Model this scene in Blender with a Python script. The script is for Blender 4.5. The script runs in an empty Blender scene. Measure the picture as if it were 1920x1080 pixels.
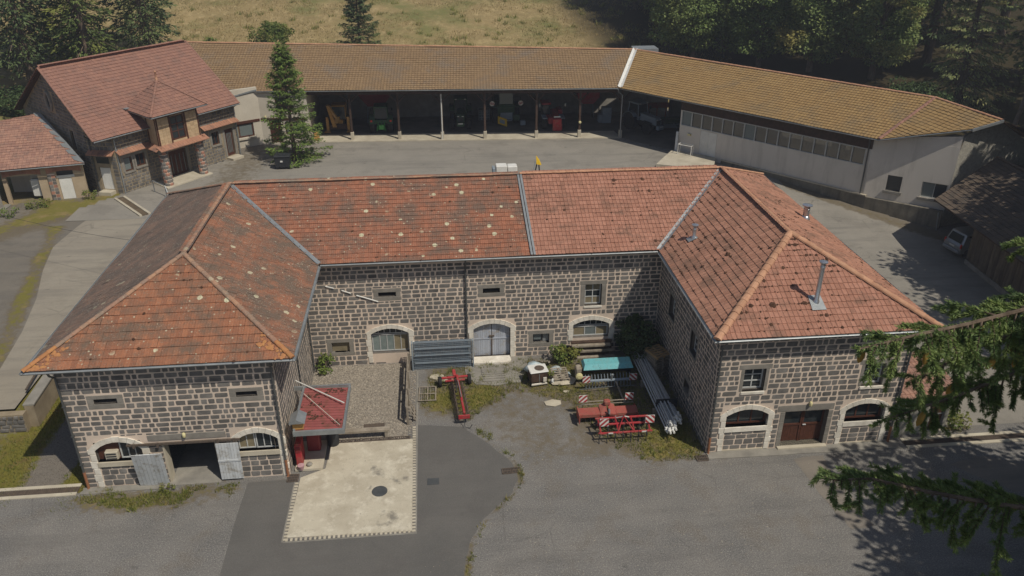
import bpy, math, random
import numpy as np
from mathutils import Vector, Matrix
random.seed(7); RNG = np.random.default_rng(7)
SC = bpy.context.scene; COL = SC.collection
R = math.radians
# ---------------------------------------------------------------- camera, sky, sun, exposure
cam_d = bpy.data.cameras.new('camera'); cam = bpy.data.objects.new('camera', cam_d); COL.objects.link(cam)
cam.location = (0, 0, 25); cam.rotation_euler = (R(90 - 26.9), 0, R(-5.7))
cam_d.lens = 28.0; cam_d.sensor_width = 36; cam_d.clip_start = .3; cam_d.clip_end = 3000
SC.camera = cam
W = bpy.data.worlds.new('World'); SC.world = W; W.use_nodes = True
nt = W.node_tree; nt.nodes.clear()
sky = nt.nodes.new('ShaderNodeTexSky'); sky.sky_type = 'NISHITA'; sky.sun_disc = False
sky.sun_elevation = R(55.9); sky.sun_rotation = R(138); sky.altitude = 800; sky.air_density = 1.0; sky.dust_density = 1.6
bg = nt.nodes.new('ShaderNodeBackground'); bg.inputs['Strength'].default_value = 0.063
out = nt.nodes.new('ShaderNodeOutputWorld')
nt.links.new(sky.outputs[0], bg.inputs[0]); nt.links.new(bg.outputs[0], out.inputs[0])
sun_d = bpy.data.lights.new('sun', 'SUN'); sun_d.energy = 3.3; sun_d.angle = R(.55); sun_d.color = (1, .94, .84)
sun = bpy.data.objects.new('sun', sun_d); COL.objects.link(sun)
sun.location = (30, -30, 60)
sun.rotation_euler = Vector((-.377, .417, -.828)).to_track_quat('-Z', 'Y').to_euler()
vs = SC.view_settings; vs.view_transform = 'Standard'; vs.look = 'None'; vs.gamma = 1; vs.use_curve_mapping = False
vs.exposure = 0.1
SC.render.film_transparent = False
# ---------------------------------------------------------------- helpers
def srgb(r, g, b):
    f = lambda c: (c / 255 / 12.92) if c <= 10 else ((c / 255 + .055) / 1.055) ** 2.4
    return (f(r), f(g), f(b), 1)
def lerp(a, b, t): return a + (b - a) * t
def ss(a, b, x):
    t = np.clip((x - a) / (b - a), 0, 1); return t * t * (3 - 2 * t)

class MB:
    def __init__(s): s.v = []; s.f = []; s.m = []
    def add(s, vs, fs, mat=0):
        o = len(s.v); s.v += [tuple(map(float, v)) for v in vs]
        for f in fs: s.f.append([i + o for i in f]); s.m.append(mat)
        return s
    def box(s, c, d, rz=0, mat=0, M=None):
        x, y, z = d[0] / 2, d[1] / 2, d[2] / 2
        vs = [(-x, -y, -z), (x, -y, -z), (x, y, -z), (-x, y, -z), (-x, -y, z), (x, -y, z), (x, y, z), (-x, y, z)]
        if M is None: M = Matrix.Rotation(rz, 3, 'Z')
        c = Vector(c); vs = [M @ Vector(v) + c for v in vs]
        return s.add(vs, [(0, 3, 2, 1), (4, 5, 6, 7), (0, 1, 5, 4), (1, 2, 6, 5), (2, 3, 7, 6), (3, 0, 4, 7)], mat)
    def box2(s, a, b, mat=0):
        return s.box([(a[i] + b[i]) / 2 for i in range(3)], [abs(b[i] - a[i]) for i in range(3)], 0, mat)
    def bevbox(s, c, d, b=.03, mat=0, M=None):
        x, y, z = d[0] / 2, d[1] / 2, d[2] / 2
        loop = lambda ix, iy, zz: [(-ix + b, -iy, zz), (ix - b, -iy, zz), (ix, -iy + b, zz), (ix, iy - b, zz), (ix - b, iy, zz), (-ix + b, iy, zz), (-ix, iy - b, zz), (-ix, -iy + b, zz)]
        L = [loop(x - b, y - b, -z), loop(x, y, -z + b), loop(x, y, z - b), loop(x - b, y - b, z)]
        vs = sum(L, []); c = Vector(c)
        vs = [(M @ Vector(v) if M is not None else Vector(v)) + c for v in vs]
        fs = [tuple(range(7, -1, -1)), tuple(range(24, 32))]
        for k in range(3):
            for i in range(8):
                j = (i + 1) % 8; fs.append((k * 8 + i, k * 8 + j, k * 8 + 8 + j, k * 8 + 8 + i))
        return s.add(vs, fs, mat)
    def prism(s, loop, vec, mat=0):
        n = len(loop); vec = Vector(vec); a = [Vector(p) for p in loop]; b = [p + vec for p in a]
        fs = [tuple(range(n - 1, -1, -1)), tuple(range(n, 2 * n))]
        for i in range(n): j = (i + 1) % n; fs.append((i, j, n + j, n + i))
        return s.add(a + b, fs, mat)
    def quad(s, a, b, c, d, mat=0): return s.add([a, b, c, d], [(0, 1, 2, 3)], mat)
    def poly(s, pts, mat=0): return s.add(pts, [tuple(range(len(pts)))], mat)
    def tube(s, pts, r, n=6, mat=0, cap=True):
        pts = [Vector(p) for p in pts]; rs = r if isinstance(r, (list, tuple)) else [r] * len(pts)
        vs = []; up = None
        for i, p in enumerate(pts):
            t = (pts[min(i + 1, len(pts) - 1)] - pts[max(i - 1, 0)])
            if t.length < 1e-9: t = Vector((0, 0, 1))
            t.normalize()
            if up is None: up = Vector((0, 0, 1)) if abs(t.z) < .9 else Vector((1, 0, 0))
            x = t.cross(up).normalized(); y = x.cross(t).normalized(); up = y
            for k in range(n):
                a = 2 * math.pi * k / n; vs.append(p + (x * math.cos(a) + y * math.sin(a)) * rs[i])
        fs = []
        for i in range(len(pts) - 1):
            for k in range(n):
                j = (k + 1) % n; fs.append((i * n + k, i * n + j, (i + 1) * n + j, (i + 1) * n + k))
        if cap: fs += [tuple(range(n - 1, -1, -1)), tuple(range((len(pts) - 1) * n, len(pts) * n))]
        return s.add(vs, fs, mat)
    def lathe(s, c, axis, prof, n=16, mat=0):
        # prof: list of (along, radius)
        c = Vector(c); ax = Vector(axis).normalized(); u = ax.orthogonal().normalized(); w = ax.cross(u)
        vs = []
        for (a, r) in prof:
            for k in range(n):
                t = 2 * math.pi * k / n; vs.append(c + ax * a + (u * math.cos(t) + w * math.sin(t)) * r)
        fs = []
        for i in range(len(prof) - 1):
            for k in range(n):
                j = (k + 1) % n; fs.append((i * n + k, i * n + j, (i + 1) * n + j, (i + 1) * n + k))
        fs += [tuple(range(n - 1, -1, -1)), tuple(range((len(prof) - 1) * n, len(prof) * n))]
        return s.add(vs, fs, mat)

ORG = {}
def setp(o, label=None, cat=None, group=None, kind=None):
    if label: o['label'] = label
    if cat: o['category'] = cat
    if group: o['group'] = group
    if kind: o['kind'] = kind
    return o
def thing(name, loc, label, cat, rz=0, group=None):
    o = bpy.data.objects.new(name, None); o.empty_display_size = .2; COL.objects.link(o)
    o.location = loc; o.rotation_euler = (0, 0, rz); ORG[o.name] = Vector(loc) if rz == 0 else None
    return setp(o, label, cat, group)
def mesh_from(name, v, f, mats, mids=None, smooth=None):
    me = bpy.data.meshes.new(name)
    me.from_pydata(v, [], f)
    for m in (mats if isinstance(mats, (list, tuple)) else [mats]): me.materials.append(m)
    if mids is not None and len(set(mids)) > 1: me.polygons.foreach_set('material_index', mids)
    if smooth is not None:
        me.shade_smooth(); me.set_sharp_from_angle(angle=R(smooth))
    me.update(); return me
def part(name, mb, mats, parent=None, local=False, smooth=None, label=None, kind=None, loc=None):
    """a mesh object; world coordinates unless local (then relative to its thing)"""
    v = mb.v
    if parent is not None and not local:
        o = ORG.get(parent.name) or Vector((0, 0, 0)); v = [(a - o.x, b - o.y, c - o.z) for a, b, c in v]
    me = mesh_from(name, v, mb.f, mats, mb.m, smooth)
    ob = bpy.data.objects.new(name, me); COL.objects.link(ob)
    if parent is not None:
        ob.parent = parent; ORG[ob.name] = ORG.get(parent.name)
    if loc: ob.location = loc
    return setp(ob, label, None, None, kind)
def struct(name, mb, mats, smooth=None, kind='structure'):
    me = mesh_from(name, mb.v, mb.f, mats, mb.m, smooth); ob = bpy.data.objects.new(name, me); COL.objects.link(ob)
    ob['kind'] = kind; return ob
def solo(name, mb, mats, label, cat, group=None, smooth=None):
    """a thing that is a single mesh, origin at its base centre"""
    a = np.array(mb.v); o = Vector(((a[:, 0].min() + a[:, 0].max()) / 2, (a[:, 1].min() + a[:, 1].max()) / 2, a[:, 2].min()))
    me = mesh_from(name, [(x - o.x, y - o.y, z - o.z) for x, y, z in mb.v], mb.f, mats, mb.m, smooth)
    ob = bpy.data.objects.new(name, me); ob.location = o; COL.objects.link(ob)
    return setp(ob, label, cat, group)
def child(name, me, parent, mtx):
    ob = bpy.data.objects.new(name, me); COL.objects.link(ob); ob.parent = parent; ob.matrix_basis = mtx; return ob
def np_mesh(name, V, F, mats, mids=None):
    """fast mesh from numpy arrays; F (n,3) or (n,4)"""
    me = bpy.data.meshes.new(name); V = np.asarray(V, np.float32); F = np.asarray(F, np.int32)
    k = F.shape[1]
    me.vertices.add(len(V)); me.vertices.foreach_set('co', V.ravel())
    me.loops.add(F.size); me.loops.foreach_set('vertex_index', F.ravel())
    me.polygons.add(len(F)); me.polygons.foreach_set('loop_start', np.arange(0, F.size, k, dtype=np.int32))
    try: me.polygons.foreach_set('loop_total', np.full(len(F), k, np.int32))
    except Exception: pass
    for m in (mats if isinstance(mats, (list, tuple)) else [mats]): me.materials.append(m)
    if mids is not None: me.polygons.foreach_set('material_index', np.asarray(mids, np.int32))
    me.update(calc_edges=True); me.validate(); me.shade_flat(); return me
def np_obj(name, V, F, mats, parent=None, kind=None, mids=None, off=None):
    if parent is not None:
        o = ORG.get(parent.name) or Vector((0, 0, 0)); V = np.asarray(V) - np.array(o)
    ob = bpy.data.objects.new(name, np_mesh(name, V, F, mats, mids)); COL.objects.link(ob)
    if parent is not None: ob.parent = parent; ORG[ob.name] = ORG.get(parent.name)
    if kind: ob['kind'] = kind
    return ob
def dup(root, loc, rz=0, scale=1, label=None, group=None):
    def rec(o, par):
        c = o.copy(); COL.objects.link(c)
        if par is not None: c.parent = par
        for k in o.children: rec(k, c)
        return c
    r = rec(root, None); r.location = loc; r.rotation_euler = (0, 0, rz)
    r.scale = (scale,) * 3 if not isinstance(scale, tuple) else scale
    return setp(r, label, None, group)
# ---------------------------------------------------------------- materials
class NT:
    def __init__(s, name):
        s.m = bpy.data.materials.new(name); s.m.use_nodes = True; s.t = s.m.node_tree; s.b = s.t.nodes['Principled BSDF']
        s.geo = s.t.nodes.new('ShaderNodeNewGeometry'); s.pos = s.geo.outputs['Position']
    def n(s, t, **k):
        x = s.t.nodes.new(t)
        for a, b in k.items(): setattr(x, a, b)
        return x
    def l(s, a, b): s.t.links.new(a, b)
    def noise(s, scale, detail=4, rough=.55, vec=None, sx=None):
        v = vec or s.pos
        if sx:
            mp = s.n('ShaderNodeMapping'); mp.inputs['Scale'].default_value = sx; s.l(v, mp.inputs[0]); v = mp.outputs[0]
        x = s.n('ShaderNodeTexNoise'); x.inputs['Scale'].default_value = scale; x.inputs['Detail'].default_value = detail
        x.inputs['Roughness'].default_value = rough; s.l(v, x.inputs['Vector']); return x.outputs[0]
    def vor(s, scale, feature='F1', rnd=1, sx=None, out=0):
        v = s.pos
        if sx:
            mp = s.n('ShaderNodeMapping'); mp.inputs['Scale'].default_value = sx; s.l(v, mp.inputs[0]); v = mp.outputs[0]
        x = s.n('ShaderNodeTexVoronoi', feature=feature); x.inputs['Scale'].default_value = scale; x.inputs['Randomness'].default_value = rnd
        s.l(v, x.inputs['Vector']); return x.outputs[out]
    def ramp(s, fac, stops, interp='LINEAR'):
        r = s.n('ShaderNodeValToRGB'); r.color_ramp.interpolation = interp; e = r.color_ramp.elements
        while len(e) < len(stops): e.new(.5)
        for i, (p, c) in enumerate(stops):
            e[i].position = p; e[i].color = c if isinstance(c, tuple) else (c, c, c, 1)
        s.l(fac, r.inputs[0]); return r.outputs[0]
    def mix(s, a, b, fac, mode='MIX'):
        x = s.n('ShaderNodeMix', data_type='RGBA', blend_type=mode)
        for sock, v in ((x.inputs[0], fac), (x.inputs[6], a), (x.inputs[7], b)):
            if hasattr(v, 'is_output'): s.l(v, sock)
            else: sock.default_value = v if not isinstance(v, (int, float)) or sock == x.inputs[0] else (v, v, v, 1)
        return x.outputs[2]
    def math(s, op, a, b=0.0):
        x = s.n('ShaderNodeMath', operation=op)
        for sock, v in ((x.inputs[0], a), (x.inputs[1], b)):
            if hasattr(v, 'is_output'): s.l(v, sock)
            else: sock.default_value = v
        return x.outputs[0]
    def rnd(s):
        o = s.n('ShaderNodeObjectInfo')
        return s.math('FRACT', s.math('ADD', o.outputs['Random'], s.geo.outputs['Random Per Island']))
    def attr(s, name):
        a = s.n('ShaderNodeAttribute'); a.attribute_name = name; return a
    def bump(s, h, dist=.01, strength=1.0):
        b = s.n('ShaderNodeBump'); b.inputs['Distance'].default_value = dist; b.inputs['Strength'].default_value = strength
        s.l(h, b.inputs['Height']); s.l(b.outputs[0], s.b.inputs['Normal'])
    def done(s, col, rough=.85, metal=0, spec=.3):
        if hasattr(col, 'is_output'): s.l(col, s.b.inputs['Base Color'])
        else: s.b.inputs['Base Color'].default_value = col
        if hasattr(rough, 'is_output'): s.l(rough, s.b.inputs['Roughness'])
        else: s.b.inputs['Roughness'].default_value = rough
        s.b.inputs['Metallic'].default_value = metal; s.b.inputs['Specular IOR Level'].default_value = spec
        return s.m
def pm(name, c1, c2, scale=3, rough=.8, metal=0, var=.25, bump=0, bs=None, spec=.3, sx=None, detail=5):
    """two-tone noisy surface with a brightness that differs from piece to piece"""
    t = NT(name); f = t.ramp(t.noise(scale, detail, .6, sx=sx), [(.3, 0.0), (.7, 1.0)])
    c = t.mix(c1, c2, f)
    if var:
        k = t.math('ADD', t.math('MULTIPLY', t.rnd(), var), 1 - var / 2)
        c = t.mul(c, k)
    if bump: t.bump(t.noise(bs or scale * 6, 3), bump)
    return t.done(c, rough, metal, spec)
def _mul(s, c, k):
    x = s.n('ShaderNodeVectorMath', operation='SCALE'); s.l(c, x.inputs[0])
    if hasattr(k, 'is_output'): s.l(k, x.inputs['Scale'])
    else: x.inputs['Scale'].default_value = k
    return x.outputs[0]
NT.mul = _mul
C = srgb
M = {}
M['stone'] = pm('basalt_stone', C(95, 92, 88), C(128, 123, 116), 2.2, .95, var=.5, bump=.008, bs=22)
M['stone_in'] = pm('shade_toned_reveal_stone', C(96, 90, 84), C(112, 106, 98), 4, .95, var=0)  # reveals and inner faces darkened in colour so the openings look shaded
M['trim'] = pm('grey_trim_stone', C(122, 117, 108), C(142, 136, 126), 3, .9, var=.12, bump=.004, bs=30)
M['lime'] = pm('pale_limestone', C(200, 192, 176), C(232, 225, 210), 2.5, .9, var=.14, bump=.006, bs=20)
def mortar():
    t = NT('pink_mortar'); a = t.mix(C(206, 186, 166), C(226, 207, 187), t.noise(1.3, 5))
    s = t.ramp(t.noise(.5, 4, .6), [(.42, 0.0), (.62, 1.0)]); a = t.mix(a, C(186, 172, 156), t.math('MULTIPLY', s, .6))
    t.bump(t.noise(40, 3), .006); return t.done(a, .95)
M['mortar'] = mortar()
M['concrete'] = pm('old_concrete', C(168, 158, 138), C(196, 187, 166), .9, .92, var=.1, bump=.004, bs=25)
M['concrete_dk'] = pm('grey_concrete', C(120, 116, 108), C(150, 145, 134), 1.2, .92, var=.15, bump=.005, bs=20)
M['zinc'] = pm('zinc_sheet', C(146, 150, 150), C(168, 171, 170), 2, .5, .55, var=.06)
M['zinc_dk'] = pm('dark_zinc', C(86, 88, 88), C(108, 110, 108), 2, .5, .5, var=.06)
M['steel'] = pm('galvanised_steel', C(176, 178, 177), C(208, 208, 204), 6, .5, .15, var=.15)
M['shiny'] = pm('stainless_flue', C(186, 188, 190), C(205, 206, 206), 2, .3, .8, var=0)
M['rust'] = pm('rusty_iron', C(82, 73, 65), C(104, 91, 79), 9, .9, .1, var=.2)
M['terracotta_pipe'] = pm('orange_pipe', C(136, 92, 64), C(152, 104, 74), 4, .8, var=.1)
M['wood_grey'] = pm('weathered_wood', C(118, 108, 94), C(158, 148, 132), 3, .9, var=.3, sx=(1, 1, .3))
M['wood_dk'] = pm('dark_wood', C(58, 44, 36), C(84, 66, 54), 4, .85, var=.25)
M['wood_br'] = pm('brown_stained_wood', C(70, 42, 32), C(92, 56, 42), 5, .6, var=.1)
M['wood_new'] = pm('honey_wood', C(176, 130, 70), C(196, 150, 86), 5, .7, var=.15)
def slate_wood(name, a, b, c):
    t = NT(name); x = t.mix(a, b, t.noise(5, 5, .65, sx=(1, 1, .35))); w = t.ramp(t.noise(2.2, 5, .7), [(.5, 0.0), (.68, 1.0)])
    x = t.mix(x, c, w); x = t.mul(x, t.math('ADD', t.math('MULTIPLY', t.rnd(), .2), .9)); t.bump(t.noise(30, 3), .004); return t.done(x, .75)
M['door_grey'] = slate_wood('weathered_grey_paint', C(186, 188, 188), C(206, 208, 206), C(150, 142, 128))
M['door_blue'] = slate_wood('faded_blue_grey_paint', C(158, 163, 172), C(182, 186, 192), C(160, 150, 136))
M['white'] = pm('white_paint', C(206, 204, 196), C(222, 220, 212), 2, .6, var=.06)
M['frame_grey'] = pm('grey_painted_frame', C(178, 178, 174), C(196, 196, 190), 6, .7, var=.1)
M['cream'] = pm('cream_render', C(186, 177, 160), C(200, 191, 174), .7, .95, var=0, bump=.004, bs=30)
def streaky(name, a, b, s):
    t = NT(name); c = t.mix(a, b, t.noise(.5, 5)); k = t.ramp(t.noise(1.1, 6, .7, sx=(1, 1, .16)), [(.5, 0.0), (.72, .55)]); c = t.mix(c, s, k); k = t.ramp(t.noise(.33, 5, .7), [(.55, 0.0), (.75, .4)]); c = t.mix(c, s, k); t.bump(t.noise(30, 3), .004); return t.done(c, .95)
M['cream2'] = streaky('streaked_grey_cream_render', C(204, 196, 184), C(216, 208, 196), C(170, 162, 149))
M['rough_render'] = pm('rough_grey_render', C(134, 130, 120), C(170, 165, 152), 5, .95, var=0, bump=.04, bs=9)
M['white_wall'] = pm('whitewashed_wall', C(204, 200, 188), C(220, 216, 204), .8, .95, var=0, bump=.004, bs=20)
M['tan_render'] = pm('tan_render', C(164, 146, 120), C(180, 162, 136), 1.2, .95, var=0, bump=.004, bs=20)
def retain():
    t = NT('stained_retaining_wall'); a = t.mix(C(138, 132, 118), C(112, 106, 94), t.ramp(t.noise(.7, 5, .6), [(.35, 0.0), (.65, 1.0)]))
    st = t.ramp(t.noise(1.4, 5, .7, sx=(1, 1, .25)), [(.45, 0.0), (.7, 1.0)]); a = t.mix(a, C(74, 71, 64), t.math('MULTIPLY', st, .75))
    t.bump(t.noise(14, 3), .006); return t.done(a, .95)
M['retain'] = retain()
def glass(name, c, rough=.06):
    t = NT(name); return t.done(c, rough, 0, .5)
M['glass'] = glass('dark_window_glass', C(42, 48, 50))
M['glass_lt'] = glass('pale_window_glass', C(110, 118, 116), .15)
M['glass_dirty'] = pm('dirty_blue_pane', C(112, 124, 122), C(136, 144, 138), 3, .3, var=.12)
M['board_tan'] = pm('tan_board', C(122, 112, 88), C(142, 130, 104), 3, .8, var=.1)
M['black'] = pm('black_plastic', C(40, 42, 44), C(54, 56, 58), 4, .5, var=.05)
M['rubber'] = pm('tyre_rubber', C(34, 33, 32), C(52, 50, 47), 6, .85, var=.05)
def dirty(name, c1, c2, dust, rust, rough=.5, amt=.55):
    t = NT(name); c = t.mix(c1, c2, t.noise(2.2, 5, .65)); d = t.ramp(t.noise(3.4, 6, .72), [(.46, 0.0), (.7, amt)]); c = t.mix(c, dust, d)
    c = t.mix(c, rust, t.ramp(t.noise(11, 5, .75), [(.58, 0.0), (.66, .8)])); c = t.mul(c, t.math('ADD', t.math('MULTIPLY', t.rnd(), .14), .93)); return t.done(c, t.ramp(t.noise(5, 4), [(.3, rough), (.7, min(1, rough + .3))]), 0, .3)
DU = C(132, 116, 96); RU = C(92, 62, 46)
M['red'] = dirty('dusty_red_paint', C(150, 40, 46), C(178, 52, 58), DU, RU)
M['red_faded'] = dirty('faded_rusty_red_paint', C(146, 72, 64), C(170, 90, 78), DU, RU, .65, .6)
M['red_dark'] = pm('dark_red_paint', C(112, 40, 42), C(130, 48, 50), 2, .5, var=.05)
M['green'] = dirty('dusty_green_paint', C(34, 64, 42), C(44, 80, 52), C(96, 96, 80), RU, .5, .4)
M['green_lt'] = pm('bright_green_paint', C(70, 150, 70), C(88, 168, 86), 3, .4, var=.05)
M['yellow'] = pm('yellow_paint', C(206, 166, 30), C(222, 184, 44), 3, .5, var=.05)
M['ochre'] = pm('worn_yellow_paint', C(158, 118, 62), C(186, 146, 84), 4, .6, var=.1)
M['teal'] = dirty('dusty_teal_paint', C(92, 162, 166), C(118, 184, 186), C(128, 140, 130), C(84, 104, 96), .45, .5)
M['teal_dk'] = pm('dark_teal_paint', C(40, 96, 108), C(52, 110, 120), 2, .45, var=0)
M['bluegrey'] = dirty('dusty_blue_grey_paint', C(122, 134, 143), C(146, 158, 166), C(140, 134, 122), RU, .6, .35)
M['silver'] = pm('silver_car_paint', C(150, 152, 152), C(160, 162, 162), 1, .3, .5, var=0)
M['lamp_cream'] = pm('cream_lamp_plastic', C(206, 194, 140), C(214, 204, 156), 4, .5, var=0)
M['tail_red'] = pm('red_lens', C(190, 50, 40), C(206, 66, 50), 4, .3, var=0)
M['soil'] = pm('dark_soil', C(86, 74, 58), C(112, 98, 78), 2, .98, var=.1, bump=.01, bs=14)
M['brick_red'] = pm('red_brick', C(150, 108, 90), C(172, 126, 106), 5, .9, var=.3)
M['brick_tan'] = pm('tan_brick_panel', C(176, 150, 116), C(196, 170, 136), 2.5, .9, var=.3)
M['moss'] = pm('dry_moss', C(64, 46, 36), C(92, 64, 46), 14, 1, var=.4, bump=.02, bs=30)
M['bark'] = pm('bark', C(84, 72, 60), C(124, 108, 92), 6, .95, var=.2, bump=.02, bs=12, sx=(1, 1, .3))
M['cone'] = pm('spruce_cone', C(132, 104, 46), C(168, 136, 66), 30, .7, var=.25, bump=.006, bs=90)
def tilemat(name, c1, c2, dark, dk=.3, lich=0., streak=0., dscale=.9, fine=.5, orange=0.):
    t = NT(name); r = t.rnd(); c = t.mix(c1, c2, r)
    c = t.mul(c, t.math('ADD', t.math('MULTIPLY', t.noise(7, 4, .7), .5), .75))
    if dk:
        d = t.ramp(t.noise(dscale, 6, .68), [(.62 - dk * .4, 0.0), (.74 - dk * .25, 1.0)]); c = t.mix(c, dark, t.math('MULTIPLY', d, .82))
    if fine:
        d = t.ramp(t.noise(9, 5, .75), [(.56, 0.0), (.66, 1.0)]); c = t.mix(c, dark, t.math('MULTIPLY', d, fine))
    if streak:
        d = t.ramp(t.math('ADD', t.noise(15, 3, .8), t.math('MULTIPLY', t.noise(.6, 3), .12)), [(.66, 0.0), (.71, 1.0)]); c = t.mix(c, C(176, 168, 150), t.math('MULTIPLY', d, streak))
    if lich:
        v = t.math('ADD', t.vor(1.05), t.math('MULTIPLY', t.noise(9, 3), .09))
        sp = t.ramp(v, [(.17, 1.0), (.195, 0.0)])
        m = t.ramp(t.noise(.35, 2), [(.42, 0.0), (.48, 1.0)]); c = t.mix(c, C(196, 190, 160), t.math('MULTIPLY', t.math('MULTIPLY', sp, m), lich))
        v = t.math('ADD', t.vor(3.1), t.math('MULTIPLY', t.noise(14, 3), .09)); sp = t.ramp(v, [(.15, 1.0), (.2, 0.0)])
        m = t.ramp(t.noise(.8, 2), [(.43, 0.0), (.49, 1.0)]); c = t.mix(c, C(182, 174, 150), t.math('MULTIPLY', t.math('MULTIPLY', sp, m), lich * .9))
    t.bump(t.noise(40, 2), .004); return t.done(c, .9, 0, .2)
M['t_hip'] = tilemat('old_tiles_hip', C(159, 108, 80), C(137, 93, 71), C(100, 90, 78), .46, 1, .45, fine=.45)
M['t_dark'] = tilemat('old_tiles_lichened', C(136, 110, 94), C(118, 98, 86), C(100, 90, 82), .6, .4, .9, fine=.45)
M['t_mottle'] = tilemat('old_tiles_mottled', C(152, 104, 80), C(131, 91, 72), C(100, 91, 80), .56, .7, .75, fine=.55)
M['t_range'] = tilemat('old_tiles_range', C(159, 106, 82), C(140, 94, 73), C(106, 92, 81), .46, .95, .5, fine=.45)
M['t_new'] = tilemat('newer_tiles', C(171, 124, 104), C(153, 109, 90), C(118, 91, 76), .26, 0, .2, fine=.4)
M['t_new2'] = tilemat('newer_tiles_moss', C(172, 126, 104), C(153, 110, 90), C(114, 89, 74), .34, 0, .25, fine=.5)
M['t_brown'] = tilemat('brown_concrete_tiles', C(142, 118, 88), C(131, 108, 81), C(125, 112, 97), .3, 0, .05, fine=.25, dscale=.35)
M['t_ochre'] = tilemat('ochre_concrete_tiles', C(151, 124, 83), C(140, 113, 75), C(126, 108, 81), .3, 0, .05, fine=.25, dscale=.35)
M['t_house'] = tilemat('red_brown_house_tiles', C(150, 112, 96), C(138, 103, 90), C(126, 99, 88), .3, 0, .06, fine=.15)
M['t_annex'] = tilemat('annex_tiles', C(170, 131, 112), C(149, 113, 99), C(120, 99, 90), .3, 0, .3, fine=.3)
M['t_orange'] = tilemat('orange_band_tiles', C(172, 127, 102), C(155, 113, 91), C(126, 100, 89), .3, 0, .1, fine=.2)
M['t_barn'] = tilemat('dark_barn_tiles', C(105, 91, 78), C(92, 81, 69), C(77, 71, 65), .4, 0, .1, fine=.3)
M['ridge'] = pm('clay_ridge_tile', C(172, 126, 98), C(190, 148, 118), 3, .9, var=.2, bump=.004, bs=20)
M['ridge_old'] = tilemat('old_ridge_tile', C(172, 133, 105), C(150, 117, 99), C(125, 117, 104), .4, .4, .6)
M['ridge_lich'] = pm('orange_lichen_ridge', C(176, 128, 78), C(166, 112, 78), 6, .9, var=.15)
M['glass_grey'] = glass('dusty_workshop_glass', C(84, 86, 86), .2)
M['mortar_dk'] = pm('brown_lime_mortar', C(134, 120, 98), C(160, 146, 122), 1.5, .95, var=0, bump=.006, bs=30)
M['wood_barn'] = pm('silvered_barn_board', C(84, 76, 66), C(120, 108, 92), 3, .95, var=.5, sx=(1, 1, .3))

def clear_glass(name, tint, refl=.16):
    t = NT(name); tr = t.n('ShaderNodeBsdfTransparent'); tr.inputs[0].default_value = tint; gl = t.n('ShaderNodeBsdfGlossy'); gl.inputs['Roughness'].default_value = .08
    mx = t.n('ShaderNodeMixShader'); mx.inputs[0].default_value = refl; t.l(tr.outputs[0], mx.inputs[1]); t.l(gl.outputs[0], mx.inputs[2]); t.l(mx.outputs[0], t.t.nodes['Material Output'].inputs[0]); return t.m
M['glass_clear'] = clear_glass('dusty_clear_glass', C(176, 178, 178))
# ---------------------------------------------------------------- terrain and ground sheets
def lane_z(y): return 1.05 + .45 * ss(38, 54, y)
def tz(x, y):
    x = np.asarray(x, float); y = np.asarray(y, float)
    mid = 1.5 * ss(43, 52, y)
    right = 1.5 * ss(50, 69, y)
    z = lerp(mid, right, ss(21, 25, x))
    lane = ss(-21.75, -22.1, x) * ss(35.6, 36.1, y)
    z = lerp(z, np.maximum(z, lane_z(y)), lane)
    hill = np.maximum(0, y - 93)
    hr = (x - 18.6) * .766 + (y - 78.6) * .643 - 13.5
    hill = np.maximum(hill, np.where(y > 40, hr, 0) * ss(38, 60, y) * .9)
    hl = np.maximum(0, -(x + 40)) * .8 * ss(55, 80, y); hill = np.maximum(hill, hl)
    z = z + .15 * np.minimum(hill, 260) * ss(0, 8, hill)
    return z + np.where(hill > 3, .35 * np.sin(x * .13 + y * .07) * np.sin(y * .11), 0) * ss(3, 20, hill)
def tzf(x, y): return float(tz(x, y))
def inpoly(X, Y, P):
    r = np.zeros(X.shape, bool); n = len(P)
    for i in range(n):
        x1, y1 = P[i]; x2, y2 = P[(i + 1) % n]
        c = ((y1 > Y) != (y2 > Y)) & (X < (x2 - x1) * (Y - y1) / ((y2 - y1) if y2 != y1 else 1e-9) + x1); r ^= c
    return r
def vnoise(X, Y, s, seed=0):
    def h(i, j): 
        q = np.sin(i * 127.1 + j * 311.7 + seed * 74.7) * 43758.5453; return q - np.floor(q)
    x = X * s; y = Y * s; i = np.floor(x); j = np.floor(y); fx = x - i; fy = y - j
    fx = fx * fx * (3 - 2 * fx); fy = fy * fy * (3 - 2 * fy)
    return lerp(lerp(h(i, j), h(i + 1, j), fx), lerp(h(i, j + 1), h(i + 1, j + 1), fx), fy)
def fbm(X, Y, s, seed=0): return (vnoise(X, Y, s, seed) + .5 * vnoise(X, Y, s * 2.1, seed + 1) + .25 * vnoise(X, Y, s * 4.3, seed + 2)) / 1.75
def blur(a, n):
    for _ in range(2):
        for ax in (0, 1):
            k = np.ones(2 * n + 1) / (2 * n + 1)
            a = np.apply_along_axis(lambda v: np.convolve(np.pad(v, n, 'edge'), k, 'valid'), ax, a)
    return a
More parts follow.
